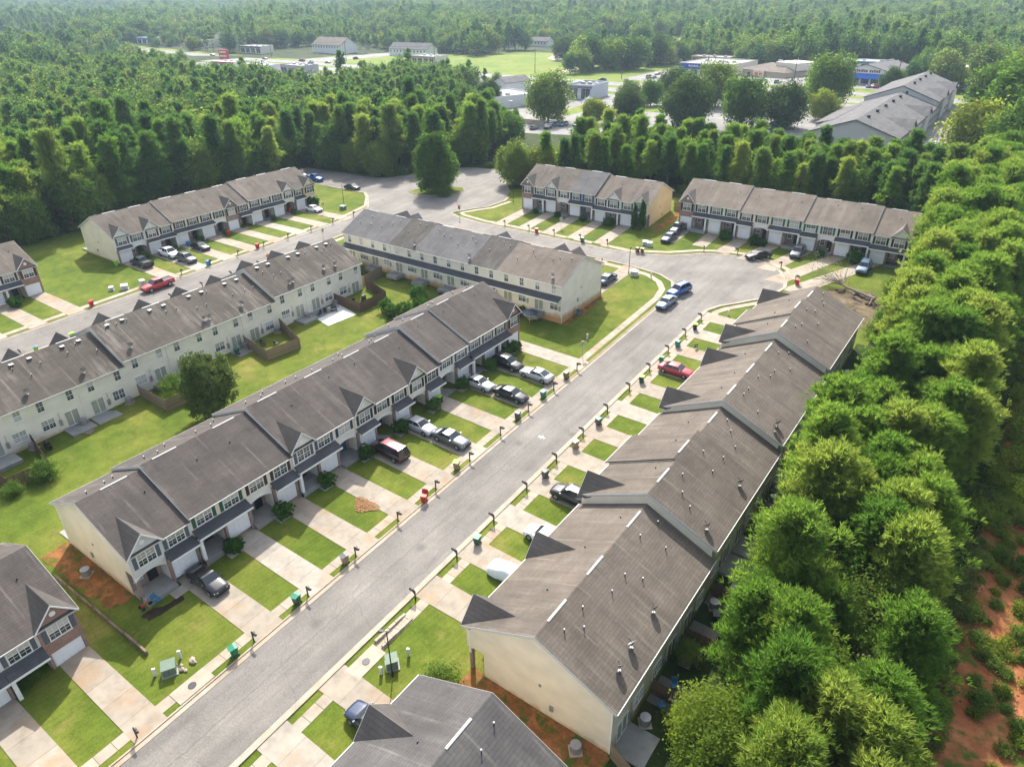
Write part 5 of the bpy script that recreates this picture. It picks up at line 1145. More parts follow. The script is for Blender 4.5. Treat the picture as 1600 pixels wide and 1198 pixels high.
def feather_pine(h0, h1, rad, nbr, per, nb, ls, mat, name='crown', pw=.55):
    """open loblolly crown: puffs of needles at the ends of separate limbs, with gaps between them; returns crown mesh and limb list"""
    P = []; D = []; T = []; limbs = []
    for k in range(nbr):
        f = (k+RNG.random())/nbr; z = h0+(h1-h0)*f; a = k*2.399+RNG.normal()*.35
        r = rad*(np.clip(1-f, 0, 1)**pw*.95+.08)*RNG.uniform(.5, 1.25)*min(1, .45+f*3); up = .15+.5*f
        tip = np.array([np.cos(a)*r, np.sin(a)*r, z+r*up]); limbs.append(((0, 0, z), tuple(tip*np.array([.55, .55, 1])+np.array([0, 0, -(tip[2]-z)*.55])), tuple(tip)))
        tone = RNG.random(); npf = RNG.integers(2, 5)
        for q in range(npf):
            c = np.array([0, 0, z])+(tip-np.array([0, 0, z]))*RNG.uniform(.5, 1.05)+RNG.normal(size=3)*np.array([.38, .38, .18])*min(1., .35+r*.3)
            m = max(4, per//npf); s_ = RNG.uniform(.26, .5)
            v = RNG.normal(size=(m, 3))*np.array([s_, s_, s_*.62]); P.append(c+v)
            d = v/np.maximum(1e-6, np.linalg.norm(v, axis=1, keepdims=True)); d = d*.55+np.array([np.cos(a)*.35, np.sin(a)*.35, .85]); D.append(d); T.append(np.full(m, tone*.55+RNG.random()*.2)+RNG.random(m)*.25)
    P = np.concatenate(P); D = np.concatenate(D); T = np.concatenate(T); D /= np.linalg.norm(D, axis=1, keepdims=True); n = len(P)
    Cc = np.repeat(P, nb, 0); Dd = np.repeat(D, nb, 0)+unit(n*nb)*.62; Dd /= np.linalg.norm(Dd, axis=1, keepdims=True)
    U = np.cross(Dd, unit(n*nb)); U /= np.maximum(1e-6, np.linalg.norm(U, axis=1, keepdims=True)); L = ls*RNG.uniform(.65, 1.25, n*nb)[:, None]
    v = np.stack([Cc-U*L*.06, Cc+U*L*.06, Cc+Dd*L+U*L*.035, Cc+Dd*L-U*L*.035], 1).reshape(-1, 3); q = 4; N = n*nb
    me = bpy.data.meshes.new(name); me.vertices.add(N*q); me.vertices.foreach_set('co', v.ravel()); me.loops.add(N*q); me.loops.foreach_set('vertex_index', np.arange(N*q)); me.polygons.add(N)
    me.polygons.foreach_set('loop_start', np.arange(N)*q); me.polygons.foreach_set('loop_total', np.full(N, q)); me.update(calc_edges=True)
    at = me.attributes.new('tone', 'FLOAT', 'POINT'); at.data.foreach_set('value', np.repeat(np.repeat(T, nb), q).astype(np.float32)); me.materials.append(mat)
    b = MB(); b.tube([(0, 0, -.4), (RNG.normal()*.08, RNG.normal()*.08, h1*.5), (0, 0, h1*.98)], [.22, .16, .04], 7)
    for l in limbs: b.tube(list(l), [.055, .04, .02], 4)
    return me, b.mesh('trunk', M['trunk'])
def broad_crown(h0, h1, rad, nclump, nl, ls, mat, name='crown', pointy=0., clump=.3):
    """broadleaf: many leaf clumps spread through an uneven ellipsoid, denser near its skin"""
    d = unit(nclump); rr = RNG.random(nclump)**.33; lump = 1+.16*np.sin(d[:, 0]*5+RNG.random()*6)+.14*np.sin(d[:, 1]*6+d[:, 2]*4+RNG.random()*6)
    zc = (h0+h1)/2; hz = (h1-h0)/2; P = d*rr[:, None]*lump[:, None]*np.array([rad, rad, hz])
    if pointy: f = (P[:, 2]/hz+1)/2; P[:, :2] *= (1-pointy*np.clip(f-.3, 0, 1))[:, None]
    T = RNG.random(nclump)*.7; n = nclump*nl; sp = RNG.normal(size=(n, 3))*rad*clump*.5
    C = np.repeat(P, nl, 0)+sp; C[:, 2] += zc
    N = np.repeat(d, nl, 0)*.55+unit(n)*.8+np.array([0, 0, .5])
    return leaves(name, C, ls*RNG.uniform(.6, 1.3, n), N, np.repeat(T, nl)+RNG.random(n)*.3, mat)
def trunk_mesh(h, r, limbs=5, h0=.5, spread=2.0, mat=None):
    b = MB(); p = [(0, 0, -.4), (random.uniform(-.1, .1)*r*3, random.uniform(-.1, .1)*r*3, h*.5), (random.uniform(-.1, .1), random.uniform(-.1, .1), h)]
    b.tube(p, [r*1.2, r*.8, r*.25], 7)
    for k in range(limbs):
        z = h*(h0+(1-h0)*.85*k/limbs); a = k*2.4+random.random(); s = spread*random.uniform(.6, 1.0)*(1-.5*k/limbs)
        b.tube([(0, 0, z), (math.cos(a)*s*.5, math.sin(a)*s*.5, z+s*.3), (math.cos(a)*s, math.sin(a)*s, z+s*.5)], [r*.4, r*.25, r*.08], 5)
    return b.mesh('trunk', mat or M['trunk'])
class Tree:
    def __init__(s, crown, trunk): s.c = crown; s.t = trunk
def plant(tr, name, x, y, sc, label, cat, grp=None, rz=None, z=None, sz=None):
    o = thing(name, (x, y, g(x, y) if z is None else z), random.random()*6.28 if rz is None else rz, label, cat, grp)
    o.scale = (sc, sc, sc*(sz or 1)); link('crown', tr.c, o); link('trunk', tr.t, o); return o
HP = [Tree(*feather_pine(2.4+random.random()*1.6, 12.8+random.random(), 3.0+random.random()*.6, 58+4*k, 60, 9, .5, M['f_pine2'])) for k in range(6)]
MP = [Tree(*feather_pine(1.8+random.random()*3.4, 12.6+.45*k, 2.1+random.random()*1.5, 38+3*k, 34, 8, .62+random.random()*.25, M['f_pine'] if k % 3 else M['f_pine2'], 'crown', .5+.55*random.random())) for k in range(9)]
HB = [Tree(broad_crown(1.2, 9.5, 3.4, 420, 34, .11, M['f_green'], clump=.24), trunk_mesh(8, .2, 12, .2, 2.9)) for k in range(3)]
HY = [Tree(broad_crown(1.6, 8.5, 3.0, 300, 26, .14, M['f_yellow'], clump=.27), trunk_mesh(6.5, .18, 7, .3, 2.4))]
HG = [Tree(broad_crown(2.2, 9.5, 2.8, 170, 22, .16, M['f_grey'], clump=.34), trunk_mesh(8.5, .18, 9, .3, 2.6, M['dead']))]
MB_ = [Tree(broad_crown(.7, 12.2, 5.3, 900, 18, .28, M['f_green'], clump=.2), trunk_mesh(10, .26, 6, .3, 3.0)) for k in range(3)]
MD = [Tree(broad_crown(.4, 11.2, 5.4, 900, 18, .27, M['f_dark'], clump=.2), trunk_mesh(9, .26, 6, .3, 3.0)) for k in range(2)]
MY = [Tree(broad_crown(.5, 8.6, 4.3, 640, 18, .25, M['f_yellow'], clump=.22), trunk_mesh(7, .22, 6, .3, 2.6)) for k in range(2)]
# --- garden trees and shrubs
bt = Tree(broad_crown(.6, 8.9, 3.1, 1000, 26, .15, M['f_dark'], pointy=.18, clump=.13), trunk_mesh(6, .2, 8, .25, 2.2))
plant(bt, 'round_tree', -37.6, 40.4, 1.0, 'big round dark green tree standing alone on the back lawn between two rows', 'tree')
isl_t = Tree(broad_crown(.5, 14.3, 5.2, 1500, 24, .24, M['f_green'], pointy=.5, clump=.16), trunk_mesh(11, .3, 9, .15, 3.2))
plant(isl_t, 'island_tree', -80.0, 134.2, 1.0, 'large conical green tree on the island in the turning circle', 'tree')
bush = [broad_crown(0, 1.5, .92, 190, 24, .085, M['f_bush'], 'foliage', clump=.12) for k in range(3)]
def shrub(x, y, sc, label, grp=None, me=None, sz=1.0):
    o = thing('shrub', (x, y, g(x, y)), random.random()*6.28, label, 'shrub', grp); o.scale = (sc, sc, sc*sz); link('foliage', me or random.choice(bush), o); link('stem', cached('stem', lambda: MB().cone((0, 0, -.1), (0, 0, .5), .06, .03, 6).mesh('stem', M['trunk'])), o); return o
for k in range(10):
    x, y = rowpt(ROW_B, k*6.1+2.9, -1.55) if k else rowpt(ROW_B, 0, 0)
    if k: shrub(x, y, random.uniform(.95, 1.15), 'rounded green bush by the porch of the %s townhouse of the middle row' % ORD[k], 'porch bushes of the middle row')
shrub(*rowpt(ROW_B, 9*6.1+.6, -1.5), .95, 'rounded bush beside the brick garage at the end of the middle row')
for rw, lst, who in ((ROW_E, [(4.2, 1.0), (10.5, .8), (16.5, .9), (22.6, .7), (35, .8), (40.6, .8)], 'the far left row'), (ROW_F, [(4.6, .7), (10.2, .8), (16.6, .9), (22.6, 1.2)], 'the blue fronted group'), (ROW_G, [(10.6, 1.3), (16.4, 1.25), (18.0, 1.0), (28.9, .9), (34.8, 1.45)], 'the tan roofed row')):
    for k, (lx, s) in enumerate(lst):
        shrub(*rowpt(rw, lx, -1.9), s, 'green bush in front of %s, %s from the left' % (who, ORD[k]) if rw is not ROW_E else 'green bush in front of %s, %s from the near end' % (who, ORD[k]))
shrub(-99.0, 110.6, 1.5, 'round bush at the end corner of the far left row'); shrub(-95.6, 41.6, 1.2, 'green bush in the porch of the brick gabled row at the left edge')
topi = [broad_crown(0, 2.3, 1.25, 260, 22, .085, M['f_bush'], 'foliage', clump=.12) for k in range(2)]
for x, y, s, lb in ((-40.4, 75.2, 1.0, 'clipped round topiary bush at the left of the group of five'), (-38.4, 74.3, 1.0, 'clipped round topiary bush at the front left of the group of five'), (-36.6, 75.6, 1.12, 'clipped round topiary bush in the middle of the group of five'), (-38.6, 81.0, 1.25, 'tallest clipped round topiary bush at the back of the group of five'), (-36.0, 78.6, 1.05, 'clipped round topiary bush at the right of the group of five')):
    shrub(x, y, s, lb, None, topi[int(s*10) % 2])
cyp = broad_crown(0, 6.0, .78, 330, 20, .1, M['f_bush'], 'foliage', pointy=.85, clump=.16)
for x, y, s, lb in ((-23.9, 131.6, .92, 'left of two columnar evergreens against the tan walled row'), (-22.4, 132.0, 1.08, 'right and taller of two columnar evergreens against the tan walled row')):
    o = thing('columnar_evergreen', (x, y, g(x, y)), 0, lb, 'evergreen'); o.scale = (s, s, s); link('foliage', cyp, o); link('stem', cached('stem', lambda: None), o)
wild = [broad_crown(0, 3.2, 1.9, 200, 20, .13, M['f_green'], 'foliage', clump=.35), broad_crown(0, 2.4, 1.5, 150, 20, .13, M['f_yellow'], 'foliage', clump=.4)]
for x, y, s, lb, m in ((-46.9, 40.6, .85, 'bright leafy bush filling the fenced yard left of the round tree', 0), (-45.0, 38.9, .7, 'yellowish weeds in the fenced yard left of the round tree', 1), (-42.6, 21.8, .72, 'bright green bush at the fence corner by the left edge', 0), (-42.7, 18.4, .5, 'small green bush below the fence at the left edge', 0),
        (-56.5, 83.6, .9, 'tall grass and weeds inside the corner fence under the skirt roof', 0), (11.9, 27.2, .75, 'clipped bush at the porch corner of the brown row end wall', 0), (29.6, 34.6, .9, 'lime coloured bush behind the first back yard of the brown row', 1), (27.3, 41.0, .6, 'green bush in the back yard of the third brown roofed townhouse', 0),
        (-26.2, 87.2, .4, 'potted plant by the skirt roof corner', 0), (-21.3, 87.0, .4, 'small garden plant at the corner of the skirt roofed row', 0), (-16.6, 8.2, .45, 'small potted shrub by the brick garage at the bottom left', 0), (-75.5, 131.6, 1.0, 'round shrub at the foot of the island tree', 0)):
    shrub(x, y, s, lb, None, wild[m])
nl_ = 900; th_ = RNG.random(nl_)*6.283; rr_ = np.sqrt(RNG.random(nl_))*(1+.25*np.sin(th_*3))
Cx = np.stack([-9.2+rr_*np.cos(th_)*1.5, 39.4+rr_*np.sin(th_)*.95, np.zeros(nl_)], 1); Cx[:, 2] = G(Cx[:, 0], Cx[:, 1])+.05+RNG.random(nl_)*.05
M['f_litter'] = foliage('dead_leaf', [(.30, .14, .07), (.42, .24, .13), (.5, .33, .2)], .15)
stuff(link('leaf_litter', leaves('leaf_litter', Cx, .09*RNG.uniform(.6, 1.3, nl_), unit(nl_)*.5+np.array([0, 0, 1.]), RNG.random(nl_), M['f_litter'])))
for k, (x, y, s_, m_) in enumerate([(27.6, 108.5, .8, 0), (28.4, 112.4, 1.0, 0), (27.2, 115.5, .6, 1), (29.2, 118.6, 1.1, 0), (28.2, 122.6, .9, 1), (26.4, 126.4, .7, 0), (30.2, 126.0, 1.1, 0)]):
    shrub(x, y, s_, '%s wild shrub from the near end between the brown row and the felled wood' % ORD[k], None, wild[m_])
# fallen tree and leaf heap at the cul-de-sac
t_ = thing('fallen_tree', (19.5, 123.5, g(19.5, 123.5)), 0, 'bare fallen tree lying across the yard at the cul-de-sac', 'fallen tree')
b = MB()
for k in range(26):
    a = R(random.uniform(95, 200)); L = random.uniform(2.5, 6.5); e = random.uniform(.15, .6); p = Vector((0, 0, .6)); pts = [tuple(p)]; d = Vector((math.cos(a), math.sin(a), e)).normalized()
    for j in range(4): p = p+d*L/4; d = (d+Vector((random.uniform(-.35, .35), random.uniform(-.35, .35), random.uniform(-.3, .15)))).normalized(); pts.append(tuple(p))
    b.tube(pts, [.07, .055, .04, .028, .014], 5)
b.tube([(5.5, -2.6, .3), (2, -1, .5), (0, 0, .6)], [.3, .25, .15], 8)
ob('trunk', b, M['dead'], t_); link('dead_leaves', broad_crown(.2, 4.2, 3.6, 70, 9, .12, M['f_grey'], 'dead_leaves', clump=.5), t_, (-3.2, 1.8, 0))
for k in range(14):
    x, y = 21.5+random.uniform(-3, 5), 119.5+random.uniform(-4, 4); b = MB()
    L = random.uniform(1.2, 3.4); a = random.random()*6.28
    b.tube([(0, 0, .15), (math.cos(a)*L*.5, math.sin(a)*L*.5, .3+random.random()*.2), (math.cos(a)*L, math.sin(a)*L, .12)], [.16, .14, .1], 7)
    for j in range(5): aa = a+random.uniform(-1.2, 1.2); b.tube([(math.cos(a)*L*.5, math.sin(a)*L*.5, .3), (math.cos(a)*L*.5+math.cos(aa)*1.2, math.sin(a)*L*.5+math.sin(aa)*1.2, .5+random.random()*.5)], [.05, .015], 4)
    tag(ob('cut_log', b, M['trunk'] if k % 2 else M['dead'], None, (x, y, g(x, y))), 'cut log with twigs in the heap of felled wood by the cul-de-sac', 'log', 'felled wood at the cul-de-sac')

# ------------------------------------------------------------------ woods
CAMX, CAMY = 39., 0.
def ang_ok(x, y, marg=9.):
    a = math.degrees(math.atan2(y-CAMY, x-CAMX)); h = 180-54.25; d = (a-h+180) % 360-180
    return abs(d) < 36+marg
def inpoly(x, y, P):
    c = False; n = len(P)
    for i in range(n):
        x1, y1 = P[i]; x2, y2 = P[i-1]
        if (y1 > y) != (y2 > y) and x < (x2-x1)*(y-y1)/(y2-y1)+x1: c = not c
    return c
def scatter(poly, d, jit=.38):
    xs = [p[0] for p in poly]; ys = [p[1] for p in poly]; out = []
    nx = int((max(xs)-min(xs))/d)+1; ny = int((max(ys)-min(ys))/d)+1
    for i in range(nx):
        for j in range(ny):
            x = min(xs)+(i+.5+(.5 if j % 2 else 0)+random.uniform(-jit, jit))*d; y = min(ys)+(j+.5+random.uniform(-jit, jit))*d
            if inpoly(x, y, poly): out.append((x, y))
    return out
# right-hand belt beside the brown row
RIGHT = [(31.0, 29), (42.2, 29), (41.8, 60), (41, 80), (41.5, 130), (41, 200), (28.5, 200), (29, 150), (30, 128), (31.6, 120), (31.3, 104), (30.8, 70)]
for x, y in scatter(RIGHT, 3.45):
    r = random.random(); far = y > 120
    edge = x > 39.6
    if edge and r < .25: plant(HG[0], 'greyish_tree', x, y, random.uniform(.8, 1.15), 'grey leaved tree on the clay side of the right hand woods', 'tree', 'greyish trees on the clay side of the right woods')
    elif y < 52 and r < .35: plant(random.choice(HB), 'leafy_tree', x, y, random.uniform(.85, 1.15), 'feathery light green tree in the woods at the bottom right', 'tree', 'leafy trees at the bottom right')
    elif y < 60 and r < .47: plant(HY[0], 'yellow_tree', x, y, random.uniform(.8, 1.0), 'yellow green tree in the woods at the bottom right', 'tree', 'yellow green trees at the bottom right')
    elif r < .1: plant(random.choice(HB), 'leafy_tree', x, y, random.uniform(.8, 1.1), 'leafy tree among the pines beside the brown row', 'tree', 'leafy trees among the right hand pines')
    else: plant(random.choice(HP), 'pine_tree', x, y, random.uniform(.8, 1.08)*(1.0 if y > 45 else .9), 'tufted bright green pine in the belt beside the brown row', 'pine tree', 'pines beside the brown row')
# pines behind the two far rows
BACK = [(-62, 152), (-34, 160), (-18, 160), (30, 158), (30, 189), (-10, 187), (-28, 185), (-62, 190)]
NPINE = 0
for x, y in scatter(BACK, 4.2):
    r = random.random()
    if r < .15: plant(random.choice(MB_), 'leafy_tree', x, y, random.uniform(.55, .85), 'leafy tree in the pine stand behind the blue fronted group', 'tree', 'leafy trees behind the far rows')
    elif r < .14: plant(random.choice(MY), 'yellow_tree', x, y, random.uniform(.8, 1.0), 'yellow green tree in the pine stand behind the far rows', 'tree', 'yellow trees behind the far rows')
    else: NPINE += 1; plant(random.choice(MP), 'pine_tree', x, y, random.uniform(.72, .92), 'slender pine in the stand behind the two far rows', 'pine tree', 'pines behind the two far rows')
# left wood: the nearest as single trees, the rest as one mass
LEFT = [(-131.5, 20), (-131.5, 126), (-137, 128), (-137, 141), (-104, 142), (-98, 152), (-96, 162), (-88, 164), (-100, 203), (-135, 206), (-148, 228), (-176, 256), (-198, 298), (-214, 318), (-240, 322), (-262, 301), (-258, 272), (-262, 250), (-312, 240), (-332, 232), (-405, 262), (-412, 236), (-490, 205), (-640, 180), (-640, 60), (-300, 20)]
pts = scatter(LEFT, 4.6); pts.sort(key=lambda p: math.hypot(p[0]-CAMX, p[1]-CAMY)); pts = [p for p in pts if ang_ok(p[0], p[1], 5)]
NL = 300
near, rest = pts[:NL], pts[NL:]
for x, y in near:
    r = random.random()
    if r < .24: plant(random.choice(MB_), 'leafy_tree', x, y, random.uniform(.55, 1.1), 'leafy tree among the pines behind the far left row', 'tree', 'leafy trees in the left wood')
    elif r < .30: plant(random.choice(MD), 'dark_tree', x, y, random.uniform(.7, 1.05), 'dark broad tree among the pines behind the far left row', 'tree', 'dark trees in the left wood')
    else: plant(random.choice(MP), 'tall_pine_tree', x, y, random.uniform(.8, 1.22), 'tall dark pine in the wood behind the far left row', 'pine tree', 'pines of the left wood', sz=random.uniform(.85, 1.2))
# trees with a place of their own
for x, y, k, s, lb in [(-94, 165, 0, 0.99, 'leafy tree at the back rim of the turning circle'), (-66, 148, 0, 0.83, 'leafy tree at the right rim of the turning circle'), (-61, 152, 3, 0.99, 'yellow green tree between the turning circle and the parking lot'), (-108, 188, 3, 0.88, 'yellow tree left of the white kiosk'),
        (-117, 243, 0, 1.46, 'big leafy tree standing in front of the white flat roofed building'), (-97, 243, 3, 1.04, 'round yellow tree by the turquoise pool cover'), (-87, 251, 1, 1.1, 'dark tree right of the round yellow tree'), (-62, 247, 1, 1.52, 'large dark rounded tree above the pines at the centre right'),
        (-72, 300, 0, 1.4, 'leafy tree in front of the tan roadside building'), (-46, 258, 0, 1.34, 'bright leafy tree left of the dark magnolia'), (-33, 262, 1, 1.28, 'dark round magnolia left of the long grey building'), (-33, 318, 0, 1.59, 'tall leafy tree left of the long grey building'), (-26, 284, 3, 1.16, 'yellow green trees at the edge of the long building lot'),
        (-104, 330, 1, 1.1, 'dark tree between the lot and the highway'), (-112, 302, 1, 0.85, 'small dark tree right of the small flat roofed building'), (-99, 296, 0, 0.85, 'small leafy tree at the lot edge'), (-150, 234, 0, 0.98, 'leafy tree left of the parking wall'), (-160, 262, 1, 0.98, 'dark tree at the left of the white flat roofed building'),
        (-196, 452, 1, 1.46, 'dark oak on the meadow across the highway'), (-178, 468, 1, 1.59, 'broad dark tree by the blue canopy store'), (-250, 470, 1, 1.34, 'dark oak left on the meadow'), (-262, 520, 0, 1.1, 'pale tree alone on the meadow'), (-235, 560, 0, 1.59, 'tall sunlit tree on the meadow'), (-18, 368, 1, 0.98, 'round dark tree beside the blue awning store'),
        (26, 235, 3, 1.83, 'large yellow green tree at the right edge'), (33, 262, 0, 1.95, 'large leafy tree at the upper right edge'), (24, 305, 0, 1.71, 'leafy tree beyond the side lot of the long grey building'), (38, 300, 3, 1.95, 'tall yellow green tree at the far right edge'), (36, 222, 0, 1.46, 'leafy tree behind the yellow green tree at the right edge'), (30, 340, 0, 1.83, 'leafy tree by the road at the right edge'), (3, 400, 3, 1.1, 'yellowish tree across the road behind the long grey building'), (16, 430, 0, 1.34, 'round green tree near the low pink roofed building')]:
    plant([random.choice(MB_), random.choice(MD), None, random.choice(MY)][k], 'leafy_tree' if k == 0 else 'dark_tree' if k == 1 else 'yellow_tree', x, y, s, lb, 'tree')
# low growth on the clay at the right
weeds = [broad_crown(0, 1.0, .8, 60, 14, .11, M['f_yellow'], 'foliage', clump=.45), broad_crown(0, 1.5, 1.1, 90, 14, .12, M['f_green'], 'foliage', clump=.4), broad_crown(0, 2.4, 1.9, 130, 16, .13, M['f_yellow'], 'foliage', clump=.42), broad_crown(0, 1.1, 1.3, 80, 14, .11, M['f_dark'], 'foliage', clump=.4)]

# ------------------------------------------------------------------ masses made of instances (stuff)
def instances_object(name, protos, P, rot, scl, which, label=None):
    """one object: a cloud of points, each carrying one of the given plant meshes (geometry nodes)"""
    me = bpy.data.meshes.new(name); me.vertices.add(len(P)); me.vertices.foreach_set('co', np.asarray(P, np.float32).ravel())
    for nm, typ, arr in (('rot', 'FLOAT', rot), ('scl', 'FLOAT', scl), ('which', 'INT', which)):
        a = me.attributes.new(nm, typ, 'POINT'); a.data.foreach_set('value', np.asarray(arr, np.int32 if typ == 'INT' else np.float32))
    o = link(name, me); stuff(o)
    if label: o['label'] = label
    col = bpy.data.collections.new(name+'_plants')
    for k, m in enumerate(protos): q = bpy.data.objects.new('plant_%02d' % k, m); col.objects.link(q)
    ng = bpy.data.node_groups.new(name, 'GeometryNodeTree'); ng.interface.new_socket('Geometry', in_out='INPUT', socket_type='NodeSocketGeometry'); ng.interface.new_socket('Geometry', in_out='OUTPUT', socket_type='NodeSocketGeometry')
    N = ng.nodes; Lk = ng.links.new; gi = N.new('NodeGroupInput'); go = N.new('NodeGroupOutput'); ci = N.new('GeometryNodeCollectionInfo'); ci.inputs['Collection'].default_value = col; ci.inputs['Separate Children'].default_value = True; ci.inputs['Reset Children'].default_value = True
    ip = N.new('GeometryNodeInstanceOnPoints'); ip.inputs['Pick Instance'].default_value = True
    def attr(n, typ): a = N.new('GeometryNodeInputNamedAttribute'); a.data_type = typ; a.inputs['Name'].default_value = n; return a.outputs[0]
    cx = N.new('ShaderNodeCombineXYZ'); Lk(attr('rot', 'FLOAT'), cx.inputs[2]); er = N.new('FunctionNodeEulerToRotation'); Lk(cx.outputs[0], er.inputs[0])
    Lk(gi.outputs[0], ip.inputs['Points']); Lk(ci.outputs[0], ip.inputs['Instance']); Lk(attr('which', 'INT'), ip.inputs['Instance Index']); Lk(er.outputs[0], ip.inputs['Rotation']); Lk(attr('scl', 'FLOAT'), ip.inputs['Scale']); Lk(ip.outputs[0], go.inputs[0])
    md = o.modifiers.new('plants', 'NODES'); md.node_group = ng; return o
def joined(tr):
    """crown and trunk of a tree as one mesh for the masses"""
    bm = bmesh.new(); bm.from_mesh(tr.c); n0 = len(bm.faces); bm.from_mesh(tr.t); bm.faces.ensure_lookup_table()
    for k in range(n0, len(bm.faces)): bm.faces[k].material_index = 1
    me = bpy.data.meshes.new('tree'); bm.to_mesh(me); bm.free(); me.materials.append(tr.c.materials[0]); me.materials.append(M['trunk']); return me
LP = [Tree(pine_crown(3.5, 14.5, 3.0, 280, 7, .95, M['f_pine'], cone=True), trunk_mesh(13, .18, 3, .5, 1.4)) for k in range(4)]
LB = [Tree(broad_crown(1.5, 13, 4.8, 300, 10, .44, M['f_far']), trunk_mesh(9, .25, 3, .4, 2)) for k in range(4)]
LG = [Tree(broad_crown(1.2, 12, 5.0, 300, 10, .44, M['f_green'])    , trunk_mesh(9, .25, 3, .4, 2)) for k in range(2)]
LY = [Tree(broad_crown(1.5, 11, 4.4, 240, 10, .44, M['f_yellow']), trunk_mesh(8, .22, 3, .4, 2))]
FARM = [joined(t) for t in LP+LB+LY+LG]
def mass(name, pts, pick, smin, smax, label):
    P = [(x, y, g(x, y)) for x, y in pts]; n = len(P)
    instances_object(name, FARM, P, RNG.random(n)*6.28, RNG.uniform(smin, smax, n)*np.array([.82 if y > 190 and x > -260 else 1. for x, y in pts]), [pick(x, y) for x, y in pts], label)
def pick_left(x, y):
    r = random.random(); nn = math.sin(x*.031+1)*math.cos(y*.04)
    if nn > .2 or x < -230: return random.choice([4, 5, 6, 7, 9, 10, 9, 10, 8]) if r < .68 else random.randrange(4)
    return random.randrange(4) if r < .82 else random.choice([4, 5, 9, 10, 8])
mass('pine_wood', rest, pick_left, .6, 1.12, 'mass of pines filling the left wood behind the single trees')
mass('scattered_trees', [p for p in scatter([(-495, 200), (-640, 180), (-900, 180), (-1000, 330), (-560, 330), (-500, 290), (-420, 288), (-412, 262), (-418, 238)], 15) if random.random() < .85], lambda x, y: random.choice([4, 5, 6, 7, 8, 0]), .7, 1.1, 'loose trees between the left wood and the highway')
# far woods up to the skyline
def far_points():
    out = []; fh = 180-54.25
    for r0, r1, d in ((395, 620, 8.2), (620, 1000, 10), (1000, 1700, 13), (1700, 3200, 22), (3200, 5000, 40)):
        r = r0
        while r < r1:
            n = int(R(84)*r/d)
            for k in range(n):
                a = R(fh-42)+R(84)*(k+random.random())/n; rr = r+random.uniform(-.5, .5)*d; x = CAMX+rr*math.cos(a); y = CAMY+rr*math.sin(a)
                out.append((x, y))
            r += d
    return out
HWY = lambda x, y: 318+.0*x < y < 384 and x < 60
LOTS = [[(-170, 216), (-60, 216), (-55, 318), (-190, 318)], [(-62, 225), (30, 225), (30, 400), (-62, 400)], [(-200, 384), (-20, 384), (-20, 470), (-160, 478)], [(-330, 440), (-318, 600), (-230, 720), (-200, 640), (-215, 480), (-200, 384), (-310, 384)],
        [(-520, 230), (-262, 230), (-262, 318), (-330, 330), (-330, 470), (-520, 470)]]
HOUSES = [(-592, 420, 36), (-470, 430, 34), (-392, 440, 36), (-610, 402, 28), (-880, 560, 40), (10, 386, 30), (-380, 545, 26), (-352, 560, 30), (-520, 396, 24), (-680, 398, 30), (-330, 398, 22), (-70, 468, 34), (-8, 452, 30), (28, 398, 22), (-160, 484, 26), (-745, 300, 26), (-560, 300, 30)]
def keep(x, y):
    if HWY(x, y): return False
    if any(inpoly(x, y, L) for L in LOTS): return False
    if any(hx-6 < x < hx+hw+6 and hy-26 < y < hy+24 for hx, hy, hw in HOUSES): return False
    if y < 335 and x > -640 and x < -160 and inpoly(x, y, LEFT): return False
    return True
def pick_far(x, y):
    r = random.random(); nn = math.sin(x*.011)*math.cos(y*.013+1)
    if r < .05: return 8
    return random.randrange(4) if r < .4+.35*nn else random.choice([4, 5, 6, 7, 9, 10])
fp = [p for p in far_points() if keep(*p)]
P = [(x, y, g(x, y)) for x, y in fp]; dd = np.array([math.hypot(x-CAMX, y-CAMY) for x, y in fp]); n = len(P)
instances_object('distant_woods', FARM, P, RNG.random(n)*6.28, RNG.uniform(.6, 1.35, n)*(1+.3*np.sin(np.array([p[0] for p in fp])*.023)*np.cos(np.array([p[1] for p in fp])*.031))*np.where(dd > 1700, 1.35, 1)*np.where(dd > 3200, 1.5, 1), [pick_far(*p) for p in fp], 'hazy woods stretching to the skyline')
# weeds and undergrowth
up = [(x, y) for x, y in scatter([(42.2, 30), (60, 30), (64, 150), (60, 230), (41.5, 230), (41.5, 130), (41.5, 78)], 1.4)]
P = []; wh = []; sc = []
for x, y in up:
    dens = .5+.5*math.sin(x*.7+y*.21)*math.cos(y*.33-x*.2)
    zone = 54 if y < 90 else 48
    if x < (44.9 if y < 75 else 45.6): 
        if random.random() < .92: P.append((x, y, g(x, y))); wh.append(3); sc.append(random.uniform(.5, 1.1))
    elif x > zone or y > 72:
        if random.random() < .75: P.append((x, y, g(x, y))); wh.append(random.choice([0, 1, 2, 2])); sc.append(random.uniform(.5, 1.05))
    elif random.random() < .3+.4*dens: P.append((x, y, g(x, y))); wh.append(random.choice([0, 0, 1])); sc.append(random.uniform(.4, 1.0))
instances_object('clay_weeds', weeds, P, RNG.random(len(P))*6.28, sc, wh, 'yellow green weeds sprouting on the red clay at the right')
P = []; wh = []; sc = []
for poly, d in ((RIGHT, 1.7), (BACK, 3.0)):
    for x, y in scatter(poly, d):
        if random.random() < .8: P.append((x, y, g(x, y))); wh.append(random.choice([1, 3, 3])); sc.append(random.uniform(.6, 1.3))
for x, y in scatter([(-142, 20), (-131.6, 20), (-131.6, 126), (-142, 140)], 2.2)+scatter([(-136, 142), (-104, 142), (-97, 153), (-95, 162), (-100, 172), (-136, 172)], 2.4)+scatter([(-88, 162), (-78, 162), (-70, 153), (-63, 146), (-60, 156), (-84, 174)], 2.4):
    P.append((x, y, g(x, y))); wh.append(random.choice([1, 3])); sc.append(random.uniform(.8, 1.6))
